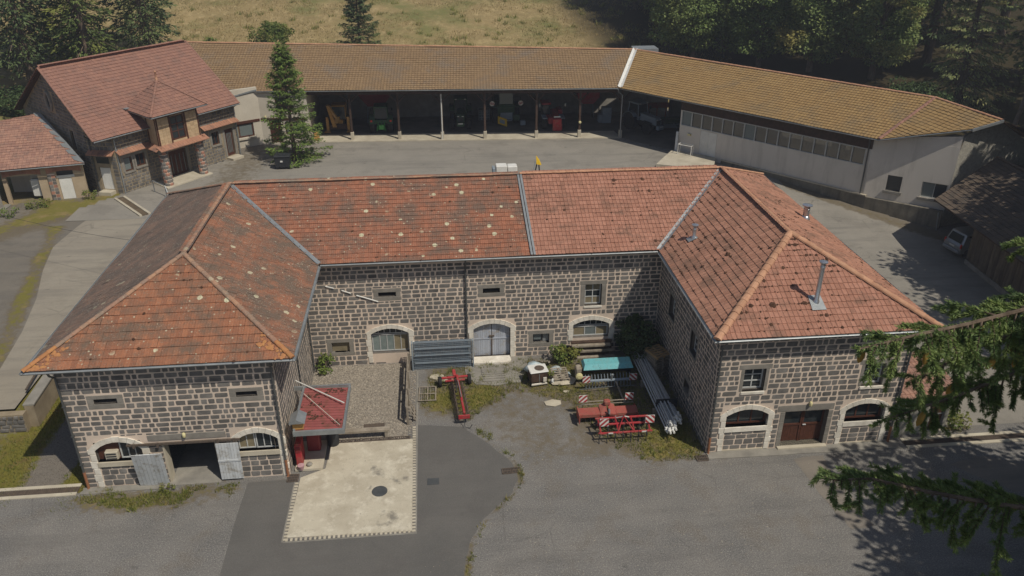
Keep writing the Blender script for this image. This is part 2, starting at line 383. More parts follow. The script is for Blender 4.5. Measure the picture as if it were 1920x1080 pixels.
def grid_mesh(xs, ys, zfun, name, mat, attrs, keep=None, kind='structure'):
    X, Y = np.meshgrid(xs, ys); Z = zfun(X, Y); nx, ny = len(xs), len(ys)
    V = np.stack([X.ravel(), Y.ravel(), Z.ravel()], 1)
    I = np.arange(nx * ny).reshape(ny, nx)
    F = np.stack([I[:-1, :-1].ravel(), I[:-1, 1:].ravel(), I[1:, 1:].ravel(), I[1:, :-1].ravel()], 1)
    if keep is not None:
        cx = (X[:-1, :-1] + X[1:, 1:]) / 2; cy = (Y[:-1, :-1] + Y[1:, 1:]) / 2; F = F[keep(cx, cy).ravel()]
    me = np_mesh(name, V, F, mat)
    # validate() may drop nothing here: attributes follow the vertex order
    for k, a in attrs(X, Y).items():
        at = me.attributes.new(k, 'FLOAT', 'POINT'); at.data.foreach_set('value', a.ravel().astype(np.float32))
    me.shade_smooth()
    ob = bpy.data.objects.new(name, me); COL.objects.link(ob); ob['kind'] = kind; return ob
def seg(a, b, st): return list(np.arange(a, b, st))
# ---- materials of the ground
def mk_ground():
    t = NT('ground_cover'); g = t.attr('green').outputs['Fac']; f = t.attr('field').outputs['Fac']
    dry = t.mix(C(158, 138, 98), C(136, 120, 82), t.ramp(t.noise(.22, 6, .65), [(.35, 0.0), (.65, 1.0)]))
    dry = t.mix(dry, C(176, 156, 114), t.ramp(t.noise(1.1, 5, .7, sx=(1, .5, 1)), [(.5, 0.0), (.7, 1.0)]))
    dry = t.mix(dry, C(104, 110, 62), t.math('MULTIPLY', t.ramp(t.noise(.09, 5, .65), [(.5, 0.0), (.66, 1.0)]), .75))
    dry = t.mix(dry, C(112, 96, 64), t.math('MULTIPLY', t.ramp(t.noise(2.6, 4, .75), [(.54, 0.0), (.68, 1.0)]), .7))
    dirt = t.mix(C(112, 106, 98), C(134, 126, 114), t.noise(3, 6, .7))
    dirt = t.mix(dirt, C(88, 82, 74), t.ramp(t.noise(22, 3, .7), [(.52, 0.0), (.62, 1.0)]))
    grn = t.mix(C(98, 96, 44), C(124, 116, 56), t.noise(5, 5, .7)); grn = t.mix(grn, C(116, 100, 62), t.ramp(t.noise(1.2, 4), [(.5, 0.0), (.66, 1.0)]))
    gm = t.ramp(t.math('ADD', g, t.math('MULTIPLY', t.math('SUBTRACT', t.noise(3.2, 5, .7), .5), .9)), [(.42, 0.0), (.6, 1.0)])
    c = t.mix(dirt, grn, gm); fo = t.attr('forest').outputs['Fac']
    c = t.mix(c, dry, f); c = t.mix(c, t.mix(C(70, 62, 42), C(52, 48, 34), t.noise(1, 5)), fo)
    t.bump(t.noise(9, 4, .7), .05); return t.done(c, .98, 0, .1)
def mk_asphalt(name, a, b, speck, sp=.5, lo=None, grass=True, crack=1.):
    t = NT(name); c = t.mix(a, b, t.ramp(t.noise(.35, 6, .6), [(.35, 0.0), (.65, 1.0)]))
    if lo: c = t.mix(c, lo, t.math('MULTIPLY', t.ramp(t.noise(.5, 6, .65), [(.53, 0.0), (.64, 1.0)]), .6))
    c = t.mix(c, speck, t.math('MULTIPLY', t.ramp(t.noise(17, 3, .8), [(.5, 0.0), (.62, 1.0)]), sp))
    c = t.mix(c, C(64, 61, 57), t.math('MULTIPLY', t.ramp(t.noise(13, 4, .8), [(.56, 0.0), (.66, 1.0)]), sp))
    pv = t.vor(9); c = t.mix(c, C(176, 168, 154), t.ramp(pv, [(.028, .75 * min(1, sp * 2)), (.05, 0.0)]))
    tr = t.ramp(t.noise(.9, 5, .7, sx=(.14, 1, 1)), [(.5, 0.0), (.68, .35)]); c = t.mix(c, C(90, 87, 83), tr)
    cr = t.ramp(t.math('ADD', t.vor(.42, 'DISTANCE_TO_EDGE'), t.math('MULTIPLY', t.math('SUBTRACT', t.noise(3, 4), .5), .05)), [(.004, 1.0), (.014, 0.0)]); cm_ = t.ramp(t.noise(.22, 3), [(.52, 0.0), (.62, .32)]); c = t.mix(c, C(72, 69, 65), t.math('MULTIPLY', t.math('MULTIPLY', cr, cm_), crack))
    oil = t.ramp(t.noise(.8, 4, .6), [(.66, 0.0), (.72, .4)]); c = t.mix(c, C(80, 77, 74), oil)
    if grass:
        g = t.attr('green').outputs['Fac']; br = t.attr('brown').outputs['Fac']
        gm = t.math('ADD', g, t.math('MULTIPLY', t.math('SUBTRACT', t.noise(2.6, 6, .72), .5), 1.0))
        soil = t.mix(C(116, 104, 84), C(92, 84, 68), t.noise(4, 5, .7))
        bm = t.ramp(t.math('ADD', br, t.math('MULTIPLY', t.math('SUBTRACT', t.noise(1.9, 6, .7), .5), .9)), [(.4, 0.0), (.6, 1.0)])
        c = t.mix(c, soil, t.math('MULTIPLY', bm, .8))
        c = t.mix(c, soil, t.ramp(gm, [(.3, 0.0), (.45, .8)]))
        grn = t.mix(C(96, 92, 44), C(126, 118, 58), t.noise(5, 5, .7)); grn = t.mix(grn, C(132, 116, 74), t.ramp(t.noise(1.1, 4), [(.5, 0.0), (.66, 1.0)]))
        c = t.mix(c, grn, t.ramp(gm, [(.46, 0.0), (.62, 1.0)]))
    t.bump(t.noise(24, 4, .75), .012); return t.done(c, .93, 0, .25)
M['ground'] = mk_ground()
M['yard'] = mk_asphalt('worn_gravelly_asphalt', C(104, 102, 99), C(122, 118, 112), C(154, 150, 141), .8, C(106, 99, 90))
M['tar'] = mk_asphalt('smooth_dark_asphalt', C(94, 92, 88), C(103, 100, 95), C(122, 118, 111), .3, C(92, 89, 85), grass=False, crack=0)
M['tar2'] = mk_asphalt('brownish_asphalt', C(122, 115, 105), C(132, 124, 113), C(142, 134, 122), .2, C(112, 106, 97), grass=False)
M['rear'] = mk_asphalt('pale_rear_asphalt', C(134, 129, 119), C(144, 138, 127), C(152, 146, 134), .25, C(122, 117, 108))
M['lane'] = mk_asphalt('pale_lane_asphalt', C(142, 134, 120), C(150, 142, 127), C(156, 148, 134), .2, C(134, 126, 112), grass=False)
M['oldtar'] = mk_asphalt('old_lane_asphalt', C(112, 106, 96), C(122, 115, 104), C(134, 127, 115), .35, C(98, 93, 84))
# ---- terrain: one sheet to the horizon
xs = np.array(seg(-900, -120, 60) + seg(-120, -50, 4) + seg(-50, -26, 1) + seg(-26, -16, .25) + seg(-16, 60, 1) + seg(60, 130, 5) + seg(130, 901, 60))
ys = np.array(seg(-300, 0, 30) + seg(0, 28, 2) + seg(28, 60, .5) + seg(60, 100, 1) + seg(100, 180, 3) + seg(180, 300, 12) + seg(300, 1201, 60))
def g_attr(X, Y):
    fld = ss(86, 91, Y) + ss(-33, -36, X) * ss(60, 66, Y) * .9
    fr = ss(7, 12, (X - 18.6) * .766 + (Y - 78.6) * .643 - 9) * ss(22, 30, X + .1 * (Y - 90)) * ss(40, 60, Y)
    left = ((X < -16.5) & (X > -23.5) & (Y > 28) & (Y < 50)) * (.55 - .5 * np.exp(-((X + 18.9) / 1.0) ** 2) + .35 * np.exp(-((X + 20.9) / .9) ** 2))
    left = left + .45 * ss(1.2, .2, np.abs(X + 17.2)) * ((Y > 29) & (Y < 50))
    far = ((X < -27) & (Y > 40)) * .5
    return dict(green=np.clip(left + far, 0, 1), field=np.clip(fld, 0, 1), forest=np.clip(fr, 0, 1))
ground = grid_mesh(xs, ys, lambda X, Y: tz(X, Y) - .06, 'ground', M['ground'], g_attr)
# ---- front yard and court
YX = np.arange(-60, 60.01, .25); YY = np.arange(-12, 40.3, .25)
GP = [[(-17.8, 29.9), (-15.9, 30.45), (-13.4, 30.2), (-9.3, 30.4), (-9.3, 29.3), (-11.1, 28.8), (-14, 28.55), (-17, 29)],
      [(-1.4, 40), (12.6, 40), (12.6, 30.1), (9.7, 29.7), (7, 32), (6.7, 33.4), (4.8, 36), (2.6, 35.2), (1, 33.6), (-1.3, 34.2)],
      [(16.5, 29.5), (22.5, 29.6), (22.5, 29.2), (16.5, 29.2)], [(24.8, 31.8), (27.5, 31.8), (27, 30.6), (24.8, 30.5)]]
def y_attr(X, Y):
    g = np.zeros(X.shape)
    for k, p in enumerate(GP): g = np.maximum(g, inpoly(X, Y, p) * (.56, .45, .55, .85)[k])
    g[inpoly(X, Y, [(10.2, 33), (12.5, 34.5), (12.6, 30), (9.7, 29.8)])] = .75
    g[inpoly(X, Y, [(-1.5, 36.2), (2.5, 37), (2.6, 35.7), (1.2, 35.2), (-1.3, 35.4)])] = .75
    g = blur(g, 2); g *= .6 + .8 * fbm(X, Y, .55, 3)
    g = g + .2 * blur((inpoly(X, Y, [(4, 31), (9, 29.5), (12, 29.6), (12, 30.6), (7, 31.6)])).astype(float), 3)
    E_ = [(1.5, 33.0), (2.3, 31.9), (3.1, 30.4), (3.3, 29.1), (2.8, 28.1), (1.5, 26.7), (.8, 25.3), (.5, 23.6)]; dm = np.full(X.shape, 9.)
    for (x1, y1), (x2, y2) in zip(E_[:-1], E_[1:]):
        t_ = np.clip(((X - x1) * (x2 - x1) + (Y - y1) * (y2 - y1)) / ((x2 - x1) ** 2 + (y2 - y1) ** 2), 0, 1); dm = np.minimum(dm, np.hypot(X - x1 - t_ * (x2 - x1), Y - y1 - t_ * (y2 - y1)))
    g = np.maximum(g, .62 * np.exp(-(dm / .3) ** 2) * (.1 + 1.2 * fbm(X, Y, .45, 12)))
    b = blur(inpoly(X, Y, [(-1.4, 40), (12.6, 40), (12.6, 30), (5, 30), (6, 34), (4, 36.5), (-1.3, 36)]).astype(float), 3) * .6
    b = np.maximum(b, .5 * blur(inpoly(X, Y, [(1, 39), (6.5, 37), (7, 30), (3.6, 29), (1.5, 33)]).astype(float), 3))
    b = np.maximum(b, blur((np.abs(Y - 29.6) < .6).astype(float) * (np.abs(X - 4.5) < 8.5) * .5, 3))
    b = np.maximum(b, blur(inpoly(X, Y, [(-10, 30.4), (-7.4, 30.5), (-7.2, 29.6), (-9, 29.7)]).astype(float), 1) * .7)
    return dict(green=np.clip(g, 0, 1), brown=np.clip(b, 0, 1))
yard = grid_mesh(YX, YY, lambda X, Y: tz(X, Y) * 0 + .0, 'front_yard', M['yard'], y_attr,
    keep=lambda x, y: ((x > -16.75) | (y < 30.2)) & ((x < 22.05) | (y < 31.2)) & ((x > -40) | (y < 28)))
def sheet(name, pts, mat, z=.0, zf=None, side=0):
    mb = MB(); P = [(x, y, (zf(x, y) if zf else z)) for x, y in pts]
    mb.poly(P); 
    if side:
        for i in range(len(P)):
            a, b = P[i], P[(i + 1) % len(P)]; mb.quad((a[0], a[1], a[2] - side), (b[0], b[1], b[2] - side), b, a)
    return struct(name, mb, mat)
def wob(pts, amp=.12, n=6):
    o = []
    for i in range(len(pts)):
        a = Vector(pts[i]); b = Vector(pts[(i + 1) % len(pts)])
        for k in range(n):
            p = a.lerp(b, k / n); s = amp if k else amp * .3; o.append((p.x + random.uniform(-s, s), p.y + random.uniform(-s, s)))
    return o
dark = [(-7.28, 30.26), (-9.41, 30.21), (-9.48, 27.59), (-9.45, 24.55), (-9.4, 14), (-1, 14), (.2, 20), (.40, 23.57), (.70, 25.30), (1.36, 26.67), (2.68, 28.09), (3.21, 29.14), (3.03, 30.40), (2.11, 31.86), (.80, 33.53), (-1.56, 33.91), (-1.56, 26.15), (-7.16, 26.33)]
sheet('asphalt_patch', [p for p in wob(dark[4:15], .05, 4)[:-3]] + dark[15:] + dark[:4], M['tar'], .008)
sheet('asphalt_strip', wob([(16.7, 29.3), (18.3, 29.5), (18.06, 28.04), (18.39, 24.64), (17.3, 24.5), (17.05, 25.44)], .06), M['tar2'], .008)
sheet('asphalt_repair', wob([(24, 28.2), (26, 28.6), (28.5, 27.6), (28.2, 26.4), (26, 26)], .08), M['tar2'], .008)
# concrete pad with its toothed brick edging
def padmat():
    t = NT('bleached_concrete_pad'); c = t.mix(C(190, 181, 160), C(168, 158, 138), t.ramp(t.noise(.6, 6, .65), [(.4, 0.0), (.68, 1.0)]))
    c = t.mix(c, C(206, 198, 178), t.ramp(t.noise(1.6, 5, .7), [(.5, 0.0), (.7, 1.0)])); c = t.mix(c, C(128, 120, 106), t.ramp(t.noise(6, 4, .8), [(.6, 0.0), (.72, .7)]))
    s = t.ramp(t.noise(.45, 5, .6), [(.62, 0.0), (.68, .75)]); c = t.mix(c, C(110, 106, 98), s)
    t.bump(t.noise(30, 4), .005); return t.done(c, .93)
M['pad'] = padmat()
mb = MB(); pad = [(-7.0, 30.3), (-7.06, 26.42), (-1.72, 26.3), (-1.75, 32.75), (-5.8, 32.8), (-5.9, 30.85)]
mb.prism([(x, y, .0) for x, y in pad], (0, 0, .03)); pad_o = struct('concrete_pad', mb, M['pad'])
kerb_me = mesh_from('edging_block', [], [], M['lime'])
def kerb_line(a, b, name='edging_block', st=.2, w=.17, l=.1, h=.045):
    a = Vector(a); b = Vector(b); n = int((b - a).length / st); d = (b - a).normalized(); ang = math.atan2(d.y, d.x)
    for i in range(n):
        p = a + d * (i + .5) * st
        yield Matrix.Translation((p.x, p.y, h / 2)) @ Matrix.Rotation(ang + random.uniform(-.05, .05), 4, 'Z') @ Matrix.Diagonal((l * random.uniform(.9, 1.15), w, h * random.uniform(.85, 1.15), 1))
cube = MB().bevbox((0, 0, 0), (1, 1, 1), .12); kb_me = mesh_from('edging_block', cube.v, cube.f, M['concrete'])
mb = MB(); mb.box2((-7.26, 26.16, 0), (-7.18, 30.1, .02)); mb.box2((-7.18, 26.12, 0), (-1.52, 26.2, .02)); mb.box2((-1.6, 26.2, 0), (-1.52, 39, .02))
edging = struct('kerb_strip', mb, M['concrete_dk'])
for (a, b) in (((-7.12, 26.2), (-7.12, 30.1)), ((-7.15, 26.28), (-1.7, 26.28)), ((-1.66, 26.2), (-1.7, 33.9))):
    for m in kerb_line(a, b): child('edging_block', kb_me, edging, m)
# pebbled strip beside the fence + gravel court
def pebbles(name, poly, n, r, mats, z=.0, mound=None):
    P = np.array(poly); lo, hi = P.min(0), P.max(0); out = []
    while len(out) < n:
        q = RNG.uniform(lo, hi, (n, 2)); q = q[inpoly(q[:, 0], q[:, 1], poly)]; out += list(q)
    q = np.array(out[:n]); s = RNG.uniform(r * .6, r * 1.5, n); oc = np.array([(1, 0, 0), (-1, 0, 0), (0, 1, 0), (0, -1, 0), (0, 0, .7), (0, 0, -.5)], float)
    fc = np.array([(0, 2, 4), (2, 1, 4), (1, 3, 4), (3, 0, 4)])
    a = RNG.uniform(0, 6.28, n); ca, sa = np.cos(a), np.sin(a); st = RNG.uniform(.7, 1.3, (n, 1))
    V = oc[None] * s[:, None, None]; V[:, :, 0] *= st
    X = V[:, :, 0] * ca[:, None] - V[:, :, 1] * sa[:, None]; Y = V[:, :, 0] * sa[:, None] + V[:, :, 1] * ca[:, None]
    V = np.stack([X + q[:, :1], Y + q[:, 1:], V[:, :, 2] + z], 2).reshape(-1, 3)
    F = (fc[None] + (np.arange(n) * 6)[:, None, None]).reshape(-1, 3)
    return np_obj(name, V, F, mats, kind='stuff')
M['pebble'] = pm('court_pebbles', C(112, 104, 94), C(168, 158, 142), 9, .95, var=.7)
M['gravel_bed'] = mk_asphalt('gravel_bed', C(128, 121, 110), C(142, 134, 121), C(176, 167, 150), .7, grass=False)
gp = [(-7.45, 40.0), (-2.0, 40.0), (-2.0, 32.85), (-5.75, 32.85), (-5.9, 34.2), (-7.45, 34.2)]
sheet('gravel_court', gp, M['gravel_bed'], .02)
pebbles('gravel', gp, 11000, .035, M['pebble'], .025)
pebbles('gravel', [(-1.98, 39), (-1.64, 39), (-1.64, 33.2), (-1.98, 33.2)], 500, .03, M['pebble'], .015)
pebbles('gravel', [(-9, 22), (28, 22), (23, 29.4), (12.5, 29.6), (6, 33), (4, 36), (1.5, 34), (3.4, 29), (.8, 25)], 1300, .022, M['pebble'], .004)
# concrete aprons
mb = MB(); mb.prism([(x, y, 0) for x, y in wob([(12.6, 30.2), (12.6, 29.72), (17.2, 29.66), (22.4, 29.62), (22.4, 30.2)], .05, 4)], (0, 0, .05)); struct('pavement', mb, M['concrete_dk'])
mb = MB(); mb.prism([(x, y, 0) for x, y in wob([(-16.9, 30.55), (-16.9, 30.1), (-12.9, 30.15), (-12.9, 30.55)], .05, 4)], (0, 0, .05)); struct('pavement', mb, M['concrete_dk'])
mb = MB(); mb.prism([(x, y, 0) for x, y in wob([(1.2, 40.05), (1.2, 38.2), (1.7, 37.3), (2.9, 37.1), (4.2, 37.3), (4.7, 38.6), (4.9, 40.05)], .06, 3)], (0, 0, .04)); court_pave = struct('pavement', mb, M['concrete_dk'])
slab_me = mesh_from('paving_slab', cube.v, cube.f, M['concrete_dk'])
for i, (y, w) in enumerate(((38.65, .55), (38.3, .2), (38.08, .2), (37.86, .2), (37.62, .24))):
    child('paving_slab', slab_me, court_pave, Matrix.Translation((2.75 + random.uniform(-.03, .03), y, .06)) @ Matrix.Diagonal((1.3, w * .92, .06, 1)))
solo('door_slab', MB().prism([(1.55, 39.35, .0), (3.6, 39.3, 0), (3.9, 39.55, 0), (3.85, 40.05, 0), (1.7, 40.05, 0)], (0, 0, .14)), M['lime'], 'pale worn stone slab at the foot of the arched grey door', 'doorstep')
# left lane on its platform with the low stone wall
ly = np.arange(35.9, 70.1, 1.0)
lane_l = lambda y: float(np.interp(y, [35, 40, 44, 48, 52, 56, 60, 65, 70], [-23.9, -24.5, -25.0, -25.8, -27.0, -27.9, -27.6, -26.9, -26.5]))
mb = MB()
for a, b in zip(ly[:-1], ly[1:]):
    zA, zB = float(lane_z(a)) , float(lane_z(b))
    mb.quad((lane_l(a), a, zA), (-22.0 if a < 53 else -22 + (a - 53) * .35, a, zA), (-22.0 if b < 53 else -22 + (b - 53) * .35, b, zB), (lane_l(b), b, zB))
struct('lane', mb, M['lane'], 60)
LX = np.arange(-48, -21.9, .4); LY = np.arange(36, 72, .4)
old_lane = grid_mesh(LX, LY, lambda X, Y: np.maximum(tz(X, Y), lane_z(Y)) - .02, 'old_lane', M['oldtar'], lambda X, Y: dict(
    green=np.clip(.75 * np.exp(-((X + 33 - (Y - 60) * .9) / 2.6) ** 2) + .6 * np.exp(-((X + 26.6 + (Y - 48) * .22) / .8) ** 2) * (Y < 60) + .5 * ss(62, 66, Y) * ss(-29, -32, X), 0, 1) * (.5 + fbm(X, Y, .5, 9)),
    brown=np.clip(.8 * np.exp(-((X + 32 - (Y - 60) * .9) / 3.) ** 2), 0, 1)), keep=lambda x, y: (y < 66.5 + (x + 29) * .2) | (x > -29))
# rear yard and drive
RX = np.arange(-29, 31, .5); RY = np.arange(44, 80.6, .5)
def rear_keep(x, y): return ((x - 18.6) * .766 + (y - 78.6) * .643 < .9) & ((x > -22.3) | (y > 61)) & ((x + 26.4) * .796 - (y - 66.8) * .605 > -.2)
rear = grid_mesh(RX, RY, lambda X, Y: tz(X, Y) + .012, 'rear_yard', M['rear'], lambda X, Y: dict(
    green=.32 * np.exp(-((X + 17 - (Y - 74) * .2) / 3.0) ** 2) * (Y > 68), brown=np.clip(.55 * np.exp(-((X + 18) / 3.5) ** 2) * (Y > 66), 0, 1)), keep=rear_keep)
DX = np.arange(22.05, 60, .5); DY = np.arange(31, 69.5, .5)
drive = grid_mesh(DX, DY, lambda X, Y: tz(X, Y) + .008, 'drive', M['rear'], lambda X, Y: dict(
    green=.5 * np.exp(-(((X - 18.6) * .766 + (Y - 78.6) * .643 + .0) / .5) ** 2), brown=np.clip(.9 * ss(1.8, .2, -((X - 18.6) * .766 + (Y - 78.6) * .643) + .4), 0, 1)),
    keep=lambda x, y: ((x - 18.6) * .766 + (y - 78.6) * .643 < .9) & ((x < 38.6) | (y > 49.5) & (x < 46)) & ((y < 69) | (x > 31)))
# grass blades and weeds
def blades(name, pts, h, w, mat, z=0., k=3):
    n = len(pts); pts = np.asarray(pts); hs = h * RNG.uniform(.4, 1.4, n); az = RNG.uniform(0, 6.28, n)
    dx = np.cos(az) * w / 2; dy = np.sin(az) * w / 2; lean = RNG.normal(0, .45, (n, 2)) * hs[:, None]
    zz = z if np.isscalar(z) else np.asarray(z)
    A = np.stack([pts[:, 0] - dx, pts[:, 1] - dy, zz + 0 * dx], 1); B = np.stack([pts[:, 0] + dx, pts[:, 1] + dy, zz + 0 * dx], 1)
    Cc = np.stack([pts[:, 0] + lean[:, 0], pts[:, 1] + lean[:, 1], zz + hs], 1)
    V = np.stack([A, B, Cc], 1).reshape(-1, 3); F = np.arange(3 * n).reshape(-1, 3)
    return np_obj(name, V, F, mat, kind='stuff')
def leafmat(name, c1, c2, c3=None, rough=.6, trans=.25, nscale=None):
    t = NT(name); r = t.geo.outputs['Random Per Island']; c = t.mix(c1, c2, r)
    if c3: c = t.mix(c, c3, t.ramp(t.noise(nscale or .6, 3), [(.48, 0.0), (.66, .8)]))
    t.done(c, rough, 0, .25)
    tr = t.n('ShaderNodeBsdfTranslucent'); mx = t.n('ShaderNodeMixShader'); mx.inputs[0].default_value = trans
    t.l(c, tr.inputs[0]); t.l(t.b.outputs[0], mx.inputs[1]); t.l(tr.outputs[0], mx.inputs[2])
    t.l(mx.outputs[0], t.t.nodes['Material Output'].inputs[0]); return t.m
M['grass'] = leafmat('yard_grass', C(84, 96, 42), C(134, 134, 64), C(150, 132, 84), nscale=.9)
M['grass_tall'] = leafmat('tall_weed_blades', C(96, 112, 50), C(150, 148, 78), C(164, 144, 96), nscale=1.5)
M['grass_dry'] = leafmat('dry_field_grass', C(170, 148, 102), C(138, 122, 80), C(112, 112, 64), nscale=.12)
def scatter(attrfun, x0, x1, y0, y1, n, thr):
    q = np.stack([RNG.uniform(x0, x1, n), RNG.uniform(y0, y1, n)], 1); return q
a = y_attr(*np.meshgrid(YX, YY))['green']
def from_mask(n, x0, x1, y0, y1, thr=.3):
    q = np.stack([RNG.uniform(x0, x1, n), RNG.uniform(y0, y1, n)], 1)
    i = np.clip(((q[:, 0] - YX[0]) / .25).astype(int), 0, len(YX) - 1); j = np.clip(((q[:, 1] - YY[0]) / .25).astype(int), 0, len(YY) - 1)
    v = a[j, i] * (.4 + 1.1 * fbm(q[:, 0], q[:, 1], 1.6, 5)); return q[v > thr]
q = np.concatenate([from_mask(36000, -1.4, 12.6, 29.3, 40, .34), from_mask(12000, -18, -9, 28.2, 30.6, .41), from_mask(9000, 0, 4.2, 23.5, 33.6, .34), from_mask(3000, 16, 28, 28.9, 32, .36)])
blades('grass', q, .12, .035, M['grass'], 0.0)
q2 = q[RNG.random(len(q)) < .012]; q2 = np.repeat(q2, 16, 0) + RNG.normal(0, .06, (len(q2) * 16, 2)); q2 = q2[(q2[:, 1] < 39.9) & ~((q2[:, 0] < -7.4) & (q2[:, 1] > 30.4))]
blades('grass', q2, .24, .03, M['grass_tall'], 0.0)
q = np.stack([RNG.uniform(-23, -16.8, 22000), RNG.uniform(28.5, 50, 22000)], 1)
ga = g_attr(q[:, 0], q[:, 1])['green'] * (.3 + 1.3 * fbm(q[:, 0], q[:, 1], .9, 6)); q = q[(ga > .42) & ((q[:, 0] > -21.4) | (q[:, 1] < 35))]
blades('grass', q, .13, .035, M['grass'], tz(q[:, 0], q[:, 1]) - .06)
q = np.stack([RNG.uniform(-45, 40, 60000), RNG.uniform(92, 165, 60000)], 1); q = q[fbm(q[:, 0], q[:, 1], .25, 8) > .42]
blades('field_grass', q, .22, .09, M['grass_dry'], tz(q[:, 0], q[:, 1]) - .06)

q = np.stack([RNG.uniform(-45, 36, 260), RNG.uniform(94, 150, 260)], 1); q = np.repeat(q, 26, 0) + RNG.normal(0, .3, (260 * 26, 2))
blades('field_grass', q, .55, .1, M['grass_tall'], tz(q[:, 0], q[:, 1]) - .06)
# ---------------------------------------------------------------- walls, stones, roofs
class Wall:
    """a vertical wall seen from its outer side: a runs along it, z up, d outward"""
    def __init__(s, p0, p1, z0, z1, th=.5, caps=True):
        s.caps = caps
        s.p0 = Vector((p0[0], p0[1], 0)); s.t = Vector((p1[0] - p0[0], p1[1] - p0[1], 0)); s.L = s.t.length; s.t.normalize()
        s.n = Vector((s.t.y, -s.t.x, 0)); s.z0, s.z1, s.th = z0, z1, th; s.holes = []
        s.M3 = Matrix((s.t, s.n, Vector((0, 0, 1)))).transposed()     # columns t, n, z
    def P(s, a, z, d=0): 
        q = s.p0 + s.t * a + s.n * d; return Vector((q.x, q.y, z))
    def mesh(s, mb, mat=0, mat_in=None):
        mi = mat if mat_in is None else mat_in
        A = sorted({0, s.L, *[h[0] for h in s.holes], *[h[1] for h in s.holes]}); Z = sorted({s.z0, s.z1, *[h[2] for h in s.holes], *[h[3] for h in s.holes]})
        A = [x for x in A if 0 <= x <= s.L]; Z = [x for x in Z if s.z0 <= x <= s.z1]
        for i in range(len(A) - 1):
            for j in range(len(Z) - 1):
                ca, cz = (A[i] + A[i + 1]) / 2, (Z[j] + Z[j + 1]) / 2
                if any(h[0] < ca < h[1] and h[2] < cz < h[3] for h in s.holes): continue
                a, b, c, d = A[i], A[i + 1], Z[j], Z[j + 1]
                mb.quad(s.P(a, c), s.P(b, c), s.P(b, d), s.P(a, d), mat)
                mb.quad(s.P(b, c, -s.th), s.P(a, c, -s.th), s.P(a, d, -s.th), s.P(b, d, -s.th), mi)
        for (a, b, c, d) in s.holes:
            for (u, v, w, x) in ((a, c, a, d), (b, d, b, c), (a, d, b, d), (b, c, a, c)):
                mb.quad(s.P(u, v), s.P(u, v, -s.th), s.P(w, x, -s.th), s.P(w, x), mi)
        for (u, v, w, x) in (((0, s.z1, 0, s.z0), (s.L, s.z0, s.L, s.z1), (0, s.z1, s.L, s.z1)) if s.caps else ((0, s.z1, s.L, s.z1),)):
            mb.quad(s.P(u, v), s.P(w, x), s.P(w, x, -s.th), s.P(u, v, -s.th), mat)
        return mb
    def box(s, mb, a0, a1, z0, z1, d0, d1, mat=0):
        mb.box(s.P((a0 + a1) / 2, (z0 + z1) / 2, (d0 + d1) / 2), (abs(a1 - a0), abs(d1 - d0), abs(z1 - z0)), 0, mat, s.M3); return mb
    def mtx(s, a, z, d, sa, sd, sz):
        return Matrix.Translation(s.P(a, z, d)) @ s.M3.to_4x4() @ Matrix.Diagonal((sa, sd, sz, 1))
def stone_variant():
    mb = MB(); n = 12; o = []
    for k in range(n):
        t = 2 * math.pi * (k + .5) / n; c, s_ = math.cos(t), math.sin(t); e = .26
        x = .5 * math.copysign(abs(c) ** e, c) * random.uniform(.9, 1.03); z = .5 * math.copysign(abs(s_) ** e, s_) * random.uniform(.9, 1.02); o.append((x, z))
    vs = [(x, 0, z) for x, z in o] + [(x * .96, 1, z * .94) for x, z in o] + [(random.uniform(-.1, .1), 1.25, random.uniform(-.1, .1))]
    fs = [(i, (i + 1) % n, n + (i + 1) % n, n + i) for i in range(n)] + [(n + i, n + (i + 1) % n, 2 * n) for i in range(n)]
    mb.add(vs, fs); return mb
STV = [stone_variant() for _ in range(9)]
def orient(mb):
    me = mesh_from('x', mb.v, mb.f, [], None); import bmesh
    bm = bmesh.new(); bm.from_mesh(me); bmesh.ops.recalc_face_normals(bm, faces=bm.faces); bm.to_mesh(me); bm.free()
    v = [tuple(x.co) for x in me.vertices]; f = [list(p.vertices) for p in me.polygons]; bpy.data.meshes.remove(me); mb.v, mb.f = v, f
STM = [mesh_from('stone', m.v, m.f, M['stone']) for m in STV]
def lay_stones(w, z0, z1, excl, hc=.29, a0=0, a1=None, quoin=(True, True), wr=(.24, .7), joint=.055, jit=.0):
    """courses of stones: list of (a, z, width, height)"""
    a1 = w.L if a1 is None else a1; out = []; z = z0; k = 0
    while z < z1 - .12:
        h = min(hc * random.uniform(.82, 1.18), z1 - z); br = {a0, a1}
        act = [x_ for x_ in excl if x_[3] > z + .02 and x_[2] < z + h - .02 and x_[1] > a0 and x_[0] < a1]
        for x_ in act: br |= {min(max(x_[0], a0), a1), min(max(x_[1], a0), a1)}
        br = sorted(br); segs = []
        for p, q in zip(br[:-1], br[1:]):
            lo, hi = z, z + h; c_ = (p + q) / 2
            for x_ in act:
                if x_[0] < c_ < x_[1]:
                    if x_[2] - lo > hi - x_[3]: hi = min(hi, x_[2])
                    else: lo = max(lo, x_[3])
            if hi - lo < .1: continue
            if segs and abs(segs[-1][1] - p) < 1e-6 and abs(segs[-1][2] - lo) < .01 and abs(segs[-1][3] - hi) < .01: segs[-1][1] = q
            else: segs.append([p, q, lo, hi])
        for (p, q, lo, hi) in segs:
            x = p
            while x < q - .07:
                ww = random.uniform(*wr) if random.random() > .3 else random.uniform(wr[0], wr[0] * 1.3)
                if x == a0 and quoin[0]: ww = (.62, .4)[k % 2]
                if q - x - ww < wr[0] * .8: ww = q - x
                ww = min(ww, q - x); out.append((x + ww / 2, (lo + hi) / 2, ww - joint * random.uniform(.7, 1.4), hi - lo - joint * random.uniform(.7, 1.3))); x += ww
        z += h; k += 1
    return [o for o in out if o[2] > .06 and o[3] > .05]
STONE_Q = []       # (priority, wall, parent, stone)
